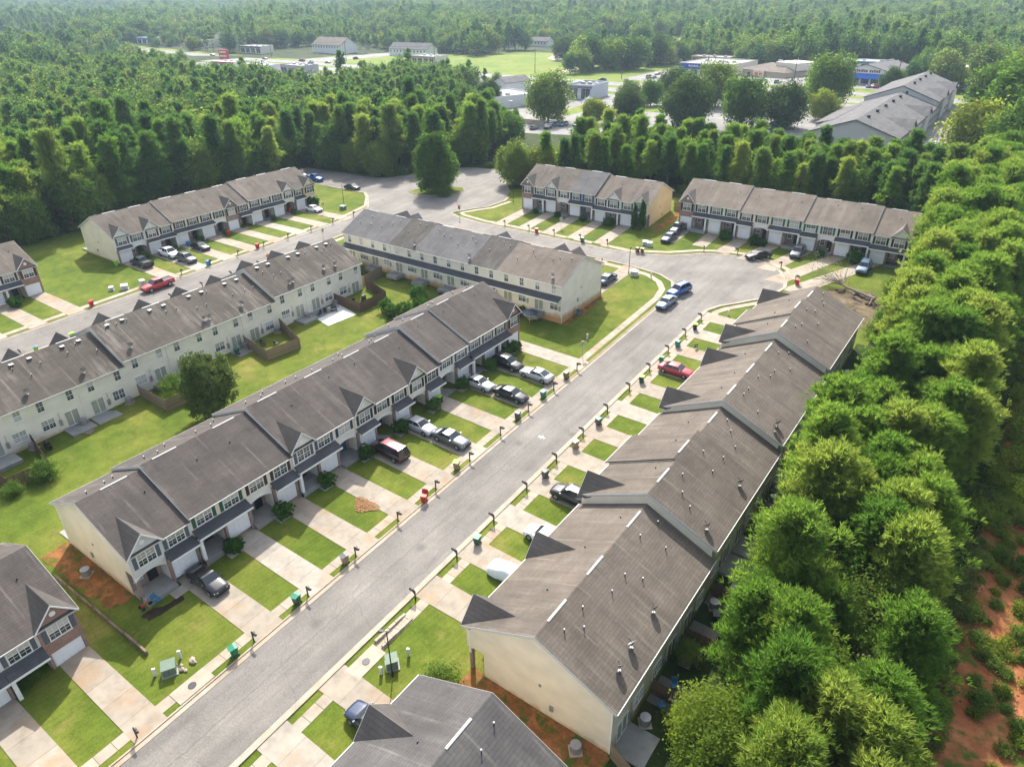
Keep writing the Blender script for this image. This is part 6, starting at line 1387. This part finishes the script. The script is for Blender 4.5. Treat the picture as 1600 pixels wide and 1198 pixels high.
instances_object('undergrowth', weeds, P, RNG.random(len(P))*6.28, sc, wh, 'shaded undergrowth below the trees')
# ------------------------------------------------------------------ beyond the woods: highway, lots, shops
FR = M['asphalt_far']
def sheet(name, poly, dz, mat, cell=12.): return drape(name, poly, dz, mat, cell)
sheet('meadow', [(-430, 384), (-20, 384), (-20, 420), (-190, 480), (-215, 560), (-200, 640), (-230, 740), (-330, 620), (-370, 460), (-430, 430)], .03, M['meadow'])
sheet('roadside_grass', [(-700, 322), (60, 322), (60, 384), (-700, 384)], .03, M['meadow'])
sheet('highway', [(-1000, 362), (60, 356), (60, 370), (-1000, 376)], .08, FR)
sheet('highway', [(-1000, 340), (60, 334), (60, 348), (-1000, 354)], .08, FR)
sheet('parking_lot', [(-165, 218), (-62, 218), (-58, 322), (-130, 326), (-150, 322), (-186, 310), (-186, 290)], .06, FR)
sheet('parking_lot', [(-60, 226), (28, 226), (28, 330), (-60, 330)], .05, FR)
sheet('parking_lot', [(-160, 384), (-14, 384), (-14, 440), (-60, 470), (-160, 440)], .06, FR)
sheet('parking_lot', [(-480, 262), (-330, 246), (-275, 262), (-275, 320), (-340, 330), (-480, 330)], .06, FR)
sheet('side_road', [(-430, 376), (-400, 376), (-385, 470), (-410, 470)], .06, FR)
sheet('meadow_path', [(-207, 384), (-201, 384), (-214, 440), (-262, 480), (-280, 520), (-272, 560), (-278, 560), (-287, 520), (-268, 476), (-220, 436)], .09, M['walk'])
sheet('meadow_path', [(-238, 560), (-233, 560), (-236, 620), (-262, 660), (-268, 660), (-241, 620)], .09, M['walk'])
for p in ([(-128, 262), (-112, 262), (-112, 286), (-128, 286)], [(-100, 282), (-84, 276), (-80, 292), (-98, 300)], [(-118, 306), (-100, 306), (-100, 320), (-118, 320)]): sheet('lot_island', p, .1, M['meadow'])
# markings
mk = MB()
for k in range(60):
    x = -560+k*10
    for y0 in (369.0, 347.0): 
        y = y0-(x+1000)*6/1060; zz = g(x, y)+.12; mk.face([(x, y-.1, zz), (x+3.4, y-.1, zz), (x+3.4, y+.1, zz), (x, y+.1, zz)])
struct(ob('lane_markings', mk, M['vent_white']))
mk = MB()
for k in range(16):
    for (x, y0) in ((14.0, 232+k*2.8), (-38.0, 236+k*2.8)): zz = g(x, y0)+.1; mk.face([(x, y0-.06, zz), (x+5, y0-.06, zz), (x+5, y0+.06, zz), (x, y0+.06, zz)])
struct(ob('parking_lines', mk, M['vent_white']))
def shop(name, x, y, deg, w, d, h, wall, label, cat='shop', fascia=None, fh=1.2, nwin=4, roof='grey', parapet=.5):
    """flat-roofed shop: front on -y side"""
    t = thing(name, (x, y, g(x, y)), R(deg), label, cat)
    ob('wall', MB().box(0, w, 0, d, -1, h), wall, t)
    rm = {'grey': plain('flat_roof_grey', (.30, .30, .30), .9, vary=.2), 'white': plain('flat_roof_white', (.55, .55, .54), .8, vary=.12), 'dark': plain('flat_roof_dark', (.12, .12, .12), .9, vary=.2)}[roof]
    ob('roof', MB().box(.25, w-.25, .25, d-.25, h-.1, h+.06), rm, t)
    pp = MB()
    for b in ((0, w, -.02, .25), (0, w, d-.25, d+.02), (-.02, .25, .25, d-.25), (w-.25, w+.02, .25, d-.25)): pp.box(*b, h+.002, h+parapet)
    ob('parapet', pp, wall, t)
    if fascia: ob('sign_band', MB().box(-.15, w+.15, -.7, -.03, h-fh, h+.35), fascia, t)
    for k in range(nwin):
        a = w*(k+.15)/nwin; b = w*(k+.85)/nwin; wm = ob('shop_window', MB().box(a, b, -.06, .0, .4, h-fh-.3 if fascia else h*.7), M['shop_glass'], t)
        ob('mullion', MB().box((a+b)/2-.06, (a+b)/2+.06, -.1, -.06, .4, h-fh-.3 if fascia else h*.7), M['vent_white'], wm)
    for k in range(3): ob('roof_unit', MB().box(w*(.2+.28*k), w*(.2+.28*k)+1.6, d*.5, d*.5+1.4, h+.06, h+1.0), M['metal'], t)
    return t
SW = plain('shop_white', (.62, .62, .60), .6, vary=.06); ST = plain('shop_tan', (.45, .37, .29), .7, vary=.1); SBL = plain('awning_blue', (.02, .055, .30), .5, vary=.1); SBL2 = plain('awning_bright_blue', (.02, .13, .48), .5, vary=.1); SCR = plain('shop_cream', (.6, .56, .47), .7, vary=.08)
shop('white_store', -176, 262, -20, 22, 26, 4.6, SW, 'white flat roofed building with a parapet behind the big leafy tree', nwin=4, roof='grey', fascia=plain('band_grey', (.3, .3, .33), .6), fh=.5)
t_ = thing('white_store_wing', (-186, 300, g(-186, 300)), R(-15), 'taller white gabled wing behind the white flat roofed building', 'building'); ob('wall', MB().extrude([(0, 0, -1), (10, 0, -1), (10, 0, 5.5), (5, 0, 7.5), (0, 0, 5.5)], (0, 16, 0)), SW, t_); ob('roof', MB().extrude([(-.4, -.4, 5.4), (5, -.4, 7.6), (10.4, -.4, 5.4), (10.4, -.4, 5.6), (5, -.4, 7.85), (-.4, -.4, 5.6)], (0, 16.8, 0)), M['roof_grey'], t_)
shop('small_store', -145, 303, 4, 12.5, 18, 5.6, plain('shop_pale_blue', (.5, .53, .58), .6, vary=.05), 'small boxy pale building with a dark open roof by the highway', nwin=2, roof='dark', fascia=plain('band_dark', (.14, .15, .17), .6), fh=.6, parapet=.8)
t_ = thing('white_kiosk', (-134, 226, g(-134, 226)), R(8), 'tiny white kiosk with a hipped roof beside the parking wall', 'kiosk'); ob('wall', MB().box(0, 6, 0, 5, -.5, 3.0), SW, t_)
kr = MB(); kr.v += [(-.4, -.4, 3), (6.4, -.4, 3), (6.4, 5.4, 3), (-.4, 5.4, 3), (2.4, 2.5, 4.3), (3.6, 2.5, 4.3)]
for q in ((0, 1, 5, 4), (1, 2, 5), (2, 3, 4, 5), (3, 0, 4), (3, 2, 1, 0)): kr.f.append(list(q)); kr.m.append(0)
ob('roof', kr, M['roof_grey'], t_); ob('door', MB().box(2.4, 3.4, -.05, 0, 0, 2.1), M['sh_navy'], t_)
t_ = thing('parking_wall', (-160, 240, g(-160, 240)), R(-6), 'long low brown wall along the edge of the parking lot', 'wall'); ob('wall', MB().box(0, 46, 0, .5, -.5, 1.5), ST, t_); ob('coping', MB().box(-.1, 46.1, -.1, .6, 1.5, 1.65), M['walk'], t_)
pw = thing('swimming_pool_cover', (-110, 262, g(-110, 262)+.1), 0, 'turquoise pool like patch beside the round yellow tree', 'pool'); ob('pool_water', MB().box(0, 7, 0, 4, 0, .12), plain('turquoise', (.1, .45, .42), .3), pw); ob('pool_edge', MB().box(-.5, 0, -.5, 4.5, 0, .2).box(7, 7.5, -.5, 4.5, 0, .2).box(0, 7, -.5, 0, 0, .2).box(0, 7, 4, 4.5, 0, .2), M['vent_white'], pw)
for k, (x, y) in enumerate(((-127, 292), (-124, 284))):
    t_ = thing('blue_shelter', (x, y, g(x, y)), 0, ['blue canopy on four posts left of the small boxy building front', 'second blue canopy nearer the parking lot entrance'][k], 'canopy'); ob('canopy', MB().cone((0, 0, 2.4), (0, 0, 3.3), 2.2, .1, 4, 0, False), SBL2, t_)
    for sx in (-1.3, 1.3):
        for sy in (-1.3, 1.3): ob('post', MB().cone((sx, sy, 0), (sx, sy, 2.5), .06, .06, 6), M['metal'], t_)
b1 = shop('blue_band_store', -142, 424, -5, 31, 38, 6.0, SCR, 'roadside store with a long dark blue sign band under the trees', nwin=5, roof='grey', fascia=SBL, fh=2.6)
for x0, x1, z0, z1 in ((6, 12, 4.5, 5.6), (21, 25, 4.5, 5.4)):
    lt = MB(); n = 7
    for k in range(n): a = x0+(x1-x0)*k/n; lt.box(a, a+(x1-x0)/n*.6, -.76, -.71, z0, z1-.3*(k % 2))
    ob('sign_lettering', lt, M['vent_white'], b1)
t_ = thing('tan_restaurant', (-106, 428, g(-106, 428)), R(-25), 'low tan building with a broad hipped roof next to the blue band store', 'building')
ob('wall', MB().box(0, 30, 0, 26, -1, 4.2), ST, t_); hr = MB(); hr.v += [(-1, -1, 4.0), (31, -1, 4.0), (31, 27, 4.0), (-1, 27, 4.0), (9, 12, 7.2), (21, 12, 7.2)]
for q in ((0, 1, 5, 4), (1, 2, 5), (2, 3, 4, 5), (3, 0, 4), (3, 2, 1, 0)): hr.f.append(list(q)); hr.m.append(0)
ob('roof', hr, M['roof_tan'], t_); ob('sign_panel', MB().box(9, 17, -1.1, -1.02, .6, 4.0), plain('sign_cream', (.65, .5, .42), .6), t_); ob('sign_emblem', MB().box(10.4, 12.6, -1.16, -1.1, 1.6, 3.0).box(13.4, 15.6, -1.16, -1.1, 1.6, 3.0), plain('sign_coral', (.55, .14, .08), .6), t_)
ob('door', MB().box(4, 6, -.06, 0, 0, 2.6), M['shop_glass'], t_); ob('upper_block', MB().box(16, 30, 8, 24, 4.2, 8.2), SCR, t_); ob('roof_unit', MB().box(10, 12, 16, 18, 5.5, 8.2).box(13, 15, 18, 20, 5, 8), M['metal'], t_)
t_ = thing('blue_awning_store', (-48, 402, g(-48, 402)), R(-8), 'white fronted store with a gabled grey roof and bright blue awning', 'shop')
ob('wall', MB().extrude([(0, 0, -1), (24, 0, -1), (24, 0, 6), (12, 0, 9), (0, 0, 6)], (0, 34, 0)), SW, t_)
ob('roof', MB().extrude([(-.6, -.5, 5.75), (12, -.5, 9.05), (24.6, -.5, 5.75), (24.6, -.5, 6.0), (12, -.5, 9.35), (-.6, -.5, 6.0)], (0, 35, 0)), M['roof_grey'], t_)
ob('awning', MB().extrude([(-.3, -.02, 4.6), (-.3, -2.2, 3.0), (-.3, -2.2, 3.3), (-.3, -.02, 5.2)], (24.6, 0, 0)), SBL2, t_)
for k in range(5): ob('shop_window', MB().box(1.2+k*4.6, 4.8+k*4.6, -.06, 0, .5, 2.9), M['shop_glass'], t_)
lt = MB(); xx = 4.5
for k, wd in enumerate((.9, .8, .9, .8, .9, .5, .9, .8, .9, 0, .9, .8, .5, .5, .9, .8)):
    if wd: lt.box(xx, xx+wd*.8, -.1, -.03, 5.7, 6.9-.12*(k % 3))
    xx += wd+.12 if wd else .7
ob('sign_lettering', lt, plain('sign_dark_red', (.2, .05, .05), .6), t_)
# long grey building (three storeys)
t_ = thing('long_grey_building', (-18, 230, g(-18, 230)), 0, 'long grey roofed building with a parking lot on each side', 'apartment building')
def gab(mb, x0, x1, y0, y1, ze, zr, th=.3):
    xm = (x0+x1)/2; mb.extrude([(x0-.5, y0, ze-.2), (xm, y0, zr), (x1+.5, y0, ze-.2), (x1+.5, y0, ze+.1), (xm, y0, zr+th), (x0-.5, y0, ze+.1)], (0, y1-y0, 0)); return mb
HW = plain('hotel_wall', (.52, .50, .48), .7, vary=.08)
for a, b, ze, zr in ((0, 70, 5.2, 9.2), (70, 124, 6.8, 11.2)):
    ob('wall', MB().extrude([(2, a+.01, -1), (26, a+.01, -1), (26, a+.01, ze), (14, a+.01, zr), (2, a+.01, ze)], (0, b-a-.02, 0)), HW, t_); ob('roof', gab(MB(), 2, 26, a-(.6 if a == 0 else .3), b+.5 if a else b-.31, ze, zr), M['roof_grey'], t_)
for y0, e in ((14, 0), (44, 0), (80, 1.6), (104, 1.6)):
    ob('gable_bay', MB().extrude([(22, y0, 0), (22, y0+9, 0), (22, y0+9, 5.2+e), (22, y0+4.5, 7.4+e), (22, y0, 5.2+e)], (4.6, 0, 0)), HW, t_); ob('roof', MB().extrude([(16, y0-.5, 5.2+e), (16, y0+4.5, 7.7+e), (16, y0+9.5, 5.2+e), (16, y0+9.5, 5.5+e), (16, y0+4.5, 8.0+e), (16, y0-.5, 5.5+e)], (11, 0, 0)), M['roof_grey'], t_)
ob('wing', MB().box(-1, 2, 18, 56, -1, 4.6), HW, t_); ob('roof', MB().extrude([(-1.6, 17.5, 4.5), (4.2, 17.5, 6.0), (4.2, 17.5, 6.3), (-1.6, 17.5, 4.8)], (0, 39, 0)), M['roof_grey'], t_)
wmsh = MB().box(-.02, .04, 0, 1.6, 0, 1.5).mesh('window', M['shop_glass'])
for fl in range(2):
    for k in range(28): link('window', wmsh, t_, (26.02, 3+k*4.2, 1.0+fl*2.7))
for k in range(10): ob('roof_vent', MB().box(15.2, 16.0, 8+k*12.4, 9+k*12.4, 8.6 if k < 6 else 10.4, 9.7 if k < 6 else 11.7), M['dark_metal'], t_)
# left roadside group
shop('roadside_shop', -424, 304, 8, 20, 14, 4.6, SW, 'white roadside shop with a red trimmed hip roof by the red sign', nwin=3, roof='white', fascia=bmat('red'), fh=.5)
shop('roadside_shed', -398, 308, -4, 26, 12, 4.0, SW, 'low white sheds to the right of the red trimmed shop', nwin=3, roof='white')
shop('roadside_garage', -366, 314, -3, 22, 13, 4.4, plain('shop_grey', (.35, .34, .34), .7), 'grey roadside garage at the end of the white sheds', nwin=3, roof='grey')
shop('motel_shop', -610, 402, 4, 28, 16, 5, SCR, 'cream shop with a red band across the highway', nwin=4, roof='grey', fascia=bmat('red'), fh=.8)
def house(x, y, deg, w, d, h, rm, label):
    t = thing('house', (x, y, g(x, y)), R(deg), label, 'house'); ob('wall', MB().extrude([(0, 0, -1), (0, d, -1), (0, d, h), (0, d/2, h+d*.27), (0, 0, h)], (w, 0, 0)), SW, t)
    ob('roof', MB().extrude([(-.5, -.5, h-.2), (-.5, d/2, h+d*.28), (-.5, d+.5, h-.2), (-.5, d+.5, h+.1), (-.5, d/2, h+d*.28+.3), (-.5, -.5, h+.1)], (w+1, 0, 0)), rm, t)
    for k in range(int(w/3.2)): wn = ob('window', MB().box(1+k*3.2, 2.3+k*3.2, -.05, 0, h-2.2, h-.6), M['vent_white'], t); ob('pane', MB().box(1.12+k*3.2, 2.18+k*3.2, -.08, -.05, h-2.08, h-.72), M['shop_glass'], wn)
    return t
house(-592, 420, 0, 36, 18, 6.0, M['roof_grey'], 'wide white house half hidden by a dark tree across the highway'); house(-470, 430, 0, 34, 18, 6.0, M['roof_tan'], 'white house with a brown hipped roof left of the tall leafy tree'); house(-392, 440, 6, 36, 14, 5.0, M['roof_grey'], 'low white house near the side road')
house(-880, 560, 0, 40, 16, 5, bmat('red'), 'red roofed building far away at the upper left'); house(-380, 545, -4, 26, 12, 4.5, M['roof_tan'], 'pale building at the far edge of the meadow'); house(10, 386, -6, 30, 12, 4.0, plain('roof_pink', (.42, .25, .2), .8), 'low pink roofed building right of the long grey one'); house(-352, 560, 0, 30, 10, 4, M['roof_grey'], 'long pale shed at the left end of the meadow')
for x_, y_, w_, d_, h_, m_, f_, r_, lb_ in [(-520, 396, 24, 14, 5, SCR, 'grey', 'white', 'white roofed strip shop across the highway left of the wide white house'), (-680, 398, 30, 16, 5, SW, 'blue', 'grey', 'low white store with a blue band far up the highway'), (-745, 300, 26, 14, 5, SW, 'red', 'white', 'white shop with a red band on the near side of the highway at far left'),
        (-330, 398, 22, 14, 5, SCR, 'tan', 'grey', 'cream store at the left end of the meadow by the highway'), (-560, 300, 30, 14, 4.6, ST, 'brown', 'grey', 'brown banded shop left of the red pylon sign'), (-70, 468, 34, 14, 5, SW, 'slate', 'white', 'long white store behind the tan restaurant'), (-8, 452, 30, 14, 5, SCR, 'brown', 'white', 'cream store behind the blue awning store'), (28, 398, 22, 14, 4.6, SW, 'red', 'grey', 'small white store with a red band at the upper right'), (-160, 484, 26, 12, 4.6, ST, 'tan', 'grey', 'tan shed under the trees behind the blue band store')]:
    shop('roadside_store', x_, y_, random.uniform(-6, 6), w_, d_, h_, m_, lb_, nwin=4, roof=r_, fascia=bmat(f_), fh=.9)
t_ = thing('red_pylon_sign', (-440, 322, g(-440, 322)), R(10), 'tall red box sign on a white post by the roadside shop', 'sign'); ob('post', MB().box(3.2, 4.2, -.4, .4, -1, 4.5), SW, t_); ob('sign_box', MB().box(0, 7.6, -.6, .6, 4.5, 10.5), bmat('red'), t_)
lt = MB()
for r_ in range(2):
    for k in range(5): lt.box(.9+k*1.2, 1.7+k*1.2, -.7, -.6, 8.3-r_*2.4, 9.5-r_*2.4)
ob('sign_lettering', lt, M['vent_white'], t_)
def pole(x, y, h, label):
    t = thing('utility_pole', (x, y, g(x, y)), random.random(), label, 'utility pole', 'utility poles'); ob('pole', MB().cone((0, 0, -1), (0, 0, h), .2, .14, 7), M['trunk'], t); ob('crossarm', MB().box(-1.3, 1.3, -.08, .08, h-1.0, h-.8), M['trunk'], t); ob('transformer_can', MB().cone((.35, 0, h-2.4), (.35, 0, h-1.5), .25, .25, 8), M['metal'], t)
PL = [(-640, 392), (-560, 390), (-470, 388), (-385, 388), (-300, 388), (-220, 388), (-160, 386), (-112, 390), (-66, 388), (-20, 388)]
for k, (x, y) in enumerate(PL): pole(x, y, 13.5, '%s wooden utility pole from the left along the highway' % ORD[k])
wb = MB()
for k in range(len(PL)-1):
    for q in (-1.1, 0, 1.1):
        a = Vector((PL[k][0], PL[k][1]+q, g(*PL[k])+12.8)); b = Vector((PL[k+1][0], PL[k+1][1]+q, g(*PL[k+1])+12.8)); n = 6; pts = []
        for j in range(n+1): t = j/n; p = a.lerp(b, t); p.z -= 1.6*4*t*(1-t); pts.append(tuple(p))
        wb.tube(pts, [.035]*(n+1), 4)
tag(ob('power_line', wb, M['dark_metal']), 'sagging power lines strung between the highway poles', 'power line')
for k, (x, y) in enumerate([(-124, 228), (-148, 300), (-108, 296)]):
    t = thing('lot_lamp', (x, y, g(x, y)), 0, ['tall lamp beside the white kiosk', 'tall lamp beside the small boxy building', 'tall lamp in the middle of the parking lot'][k], 'lamp post'); ob('pole', MB().cone((0, 0, 0), (0, 0, 9), .1, .07, 8), M['metal'], t); ob('lamp_head', MB().box(-.9, .9, -.2, .2, 8.9, 9.1), M['metal'], t)
# distant traffic and parked cars
tr_ = [('sedan', -127, 366, 'blue', 90), ('suv', -164, 371, 'black', 90), ('sedan', -66, 362, 'white', 90), ('sedan', -98, 358, 'grey', 90), ('suv', -92, 364, 'black', 90), ('sedan', -455, 370, 'black', 90), ('pickup', -415, 372, 'maroon', 90), ('suv', -398, 366, 'silver', 90), ('sedan', -386, 371, 'grey', 90), ('suv', -372, 366, 'white', 90), ('sedan', -352, 370, 'black', 90), ('pickup', -396, 392, 'maroon', 0), ('suv', -392, 404, 'black', 0), ('van', -430, 350, 'white', -90), ('sedan', -520, 369, 'maroon', 90)]
lots = [('suv', -112, 226, 'grey', 10), ('sedan', -108, 229, 'black', 10), ('sedan', -117, 288, 'navy', 80), ('suv', -92, 320, 'black', 90), ('sedan', -152, 416, 'maroon', 0), ('sedan', -147, 414, 'grey', 0), ('suv', -118, 412, 'black', 80), ('sedan', -128, 414, 'dkgreen', 40), ('suv', -86, 402, 'silver', 30), ('van', -60, 426, 'white', 90), ('sedan', -56, 418, 'silver', 90), ('suv', -64, 436, 'navy', 90), ('sedan', -30, 392, 'white', 0)]
lots += [(random.choice(['sedan', 'suv', 'hatch']), 16.5, 233.4+2.8*k, random.choice(['white', 'silver', 'steel', 'black']), 90) for k in range(10) if k % 4 != 2] + [(random.choice(['sedan', 'suv', 'hatch']), -35.5, 237.4+2.8*k, random.choice(['navy', 'black', 'grey', 'silver', 'white']), -90) for k in range(14) if k % 5 != 3]
lots += [(random.choice(['sedan', 'suv', 'hatch', 'van']), x0+3.1*k, y0, random.choice(['white', 'silver', 'grey', 'black', 'steel', 'red', 'tan']), d) for x0, y0, n, d in ((-152, 398, 10, 0), (-94, 392, 8, 5), (-62, 412, 5, 0), (-44, 390, 7, 0), (-158, 272, 7, 0), (-100, 312, 9, 0), (-112, 236, 6, 180), (-455, 268, 12, 0), (-420, 322, 14, 0), (-340, 300, 8, 0)) for k in range(n) if random.random() < .72]
for k, (kd, x, y, c, dg) in enumerate(tr_): car(kd, x, y, dg, c, '%s %s driving on the distant highway' % (c.replace('dk', 'dark '), 'car' if kd != 'pickup' else 'pickup'), None, 'traffic on the highway')
for k, (kd, x, y, c, dg) in enumerate(lots): car(kd, x, y, dg, c, '%s %s parked in the distant lots past the woods' % (c.replace('dk', 'dark '), 'car'), None, 'cars in the distant lots')
# ------------------------------------------------------------------ haze
hm = bpy.data.materials.new('haze_air'); hm.use_nodes = True; nt = hm.node_tree; nt.nodes.remove(nt.nodes['Principled BSDF'])
pv = nt.nodes.new('ShaderNodeVolumePrincipled'); pv.inputs['Color'].default_value = (.60, .80, 1, 1); pv.inputs['Density'].default_value = .00014; pv.inputs['Anisotropy'].default_value = .3; nt.links.new(pv.outputs[0], nt.nodes['Material Output'].inputs['Volume'])
hz = ob('haze', MB().box(-5600, 1700, -320, 6600, -14, 66), hm); stuff(hz)
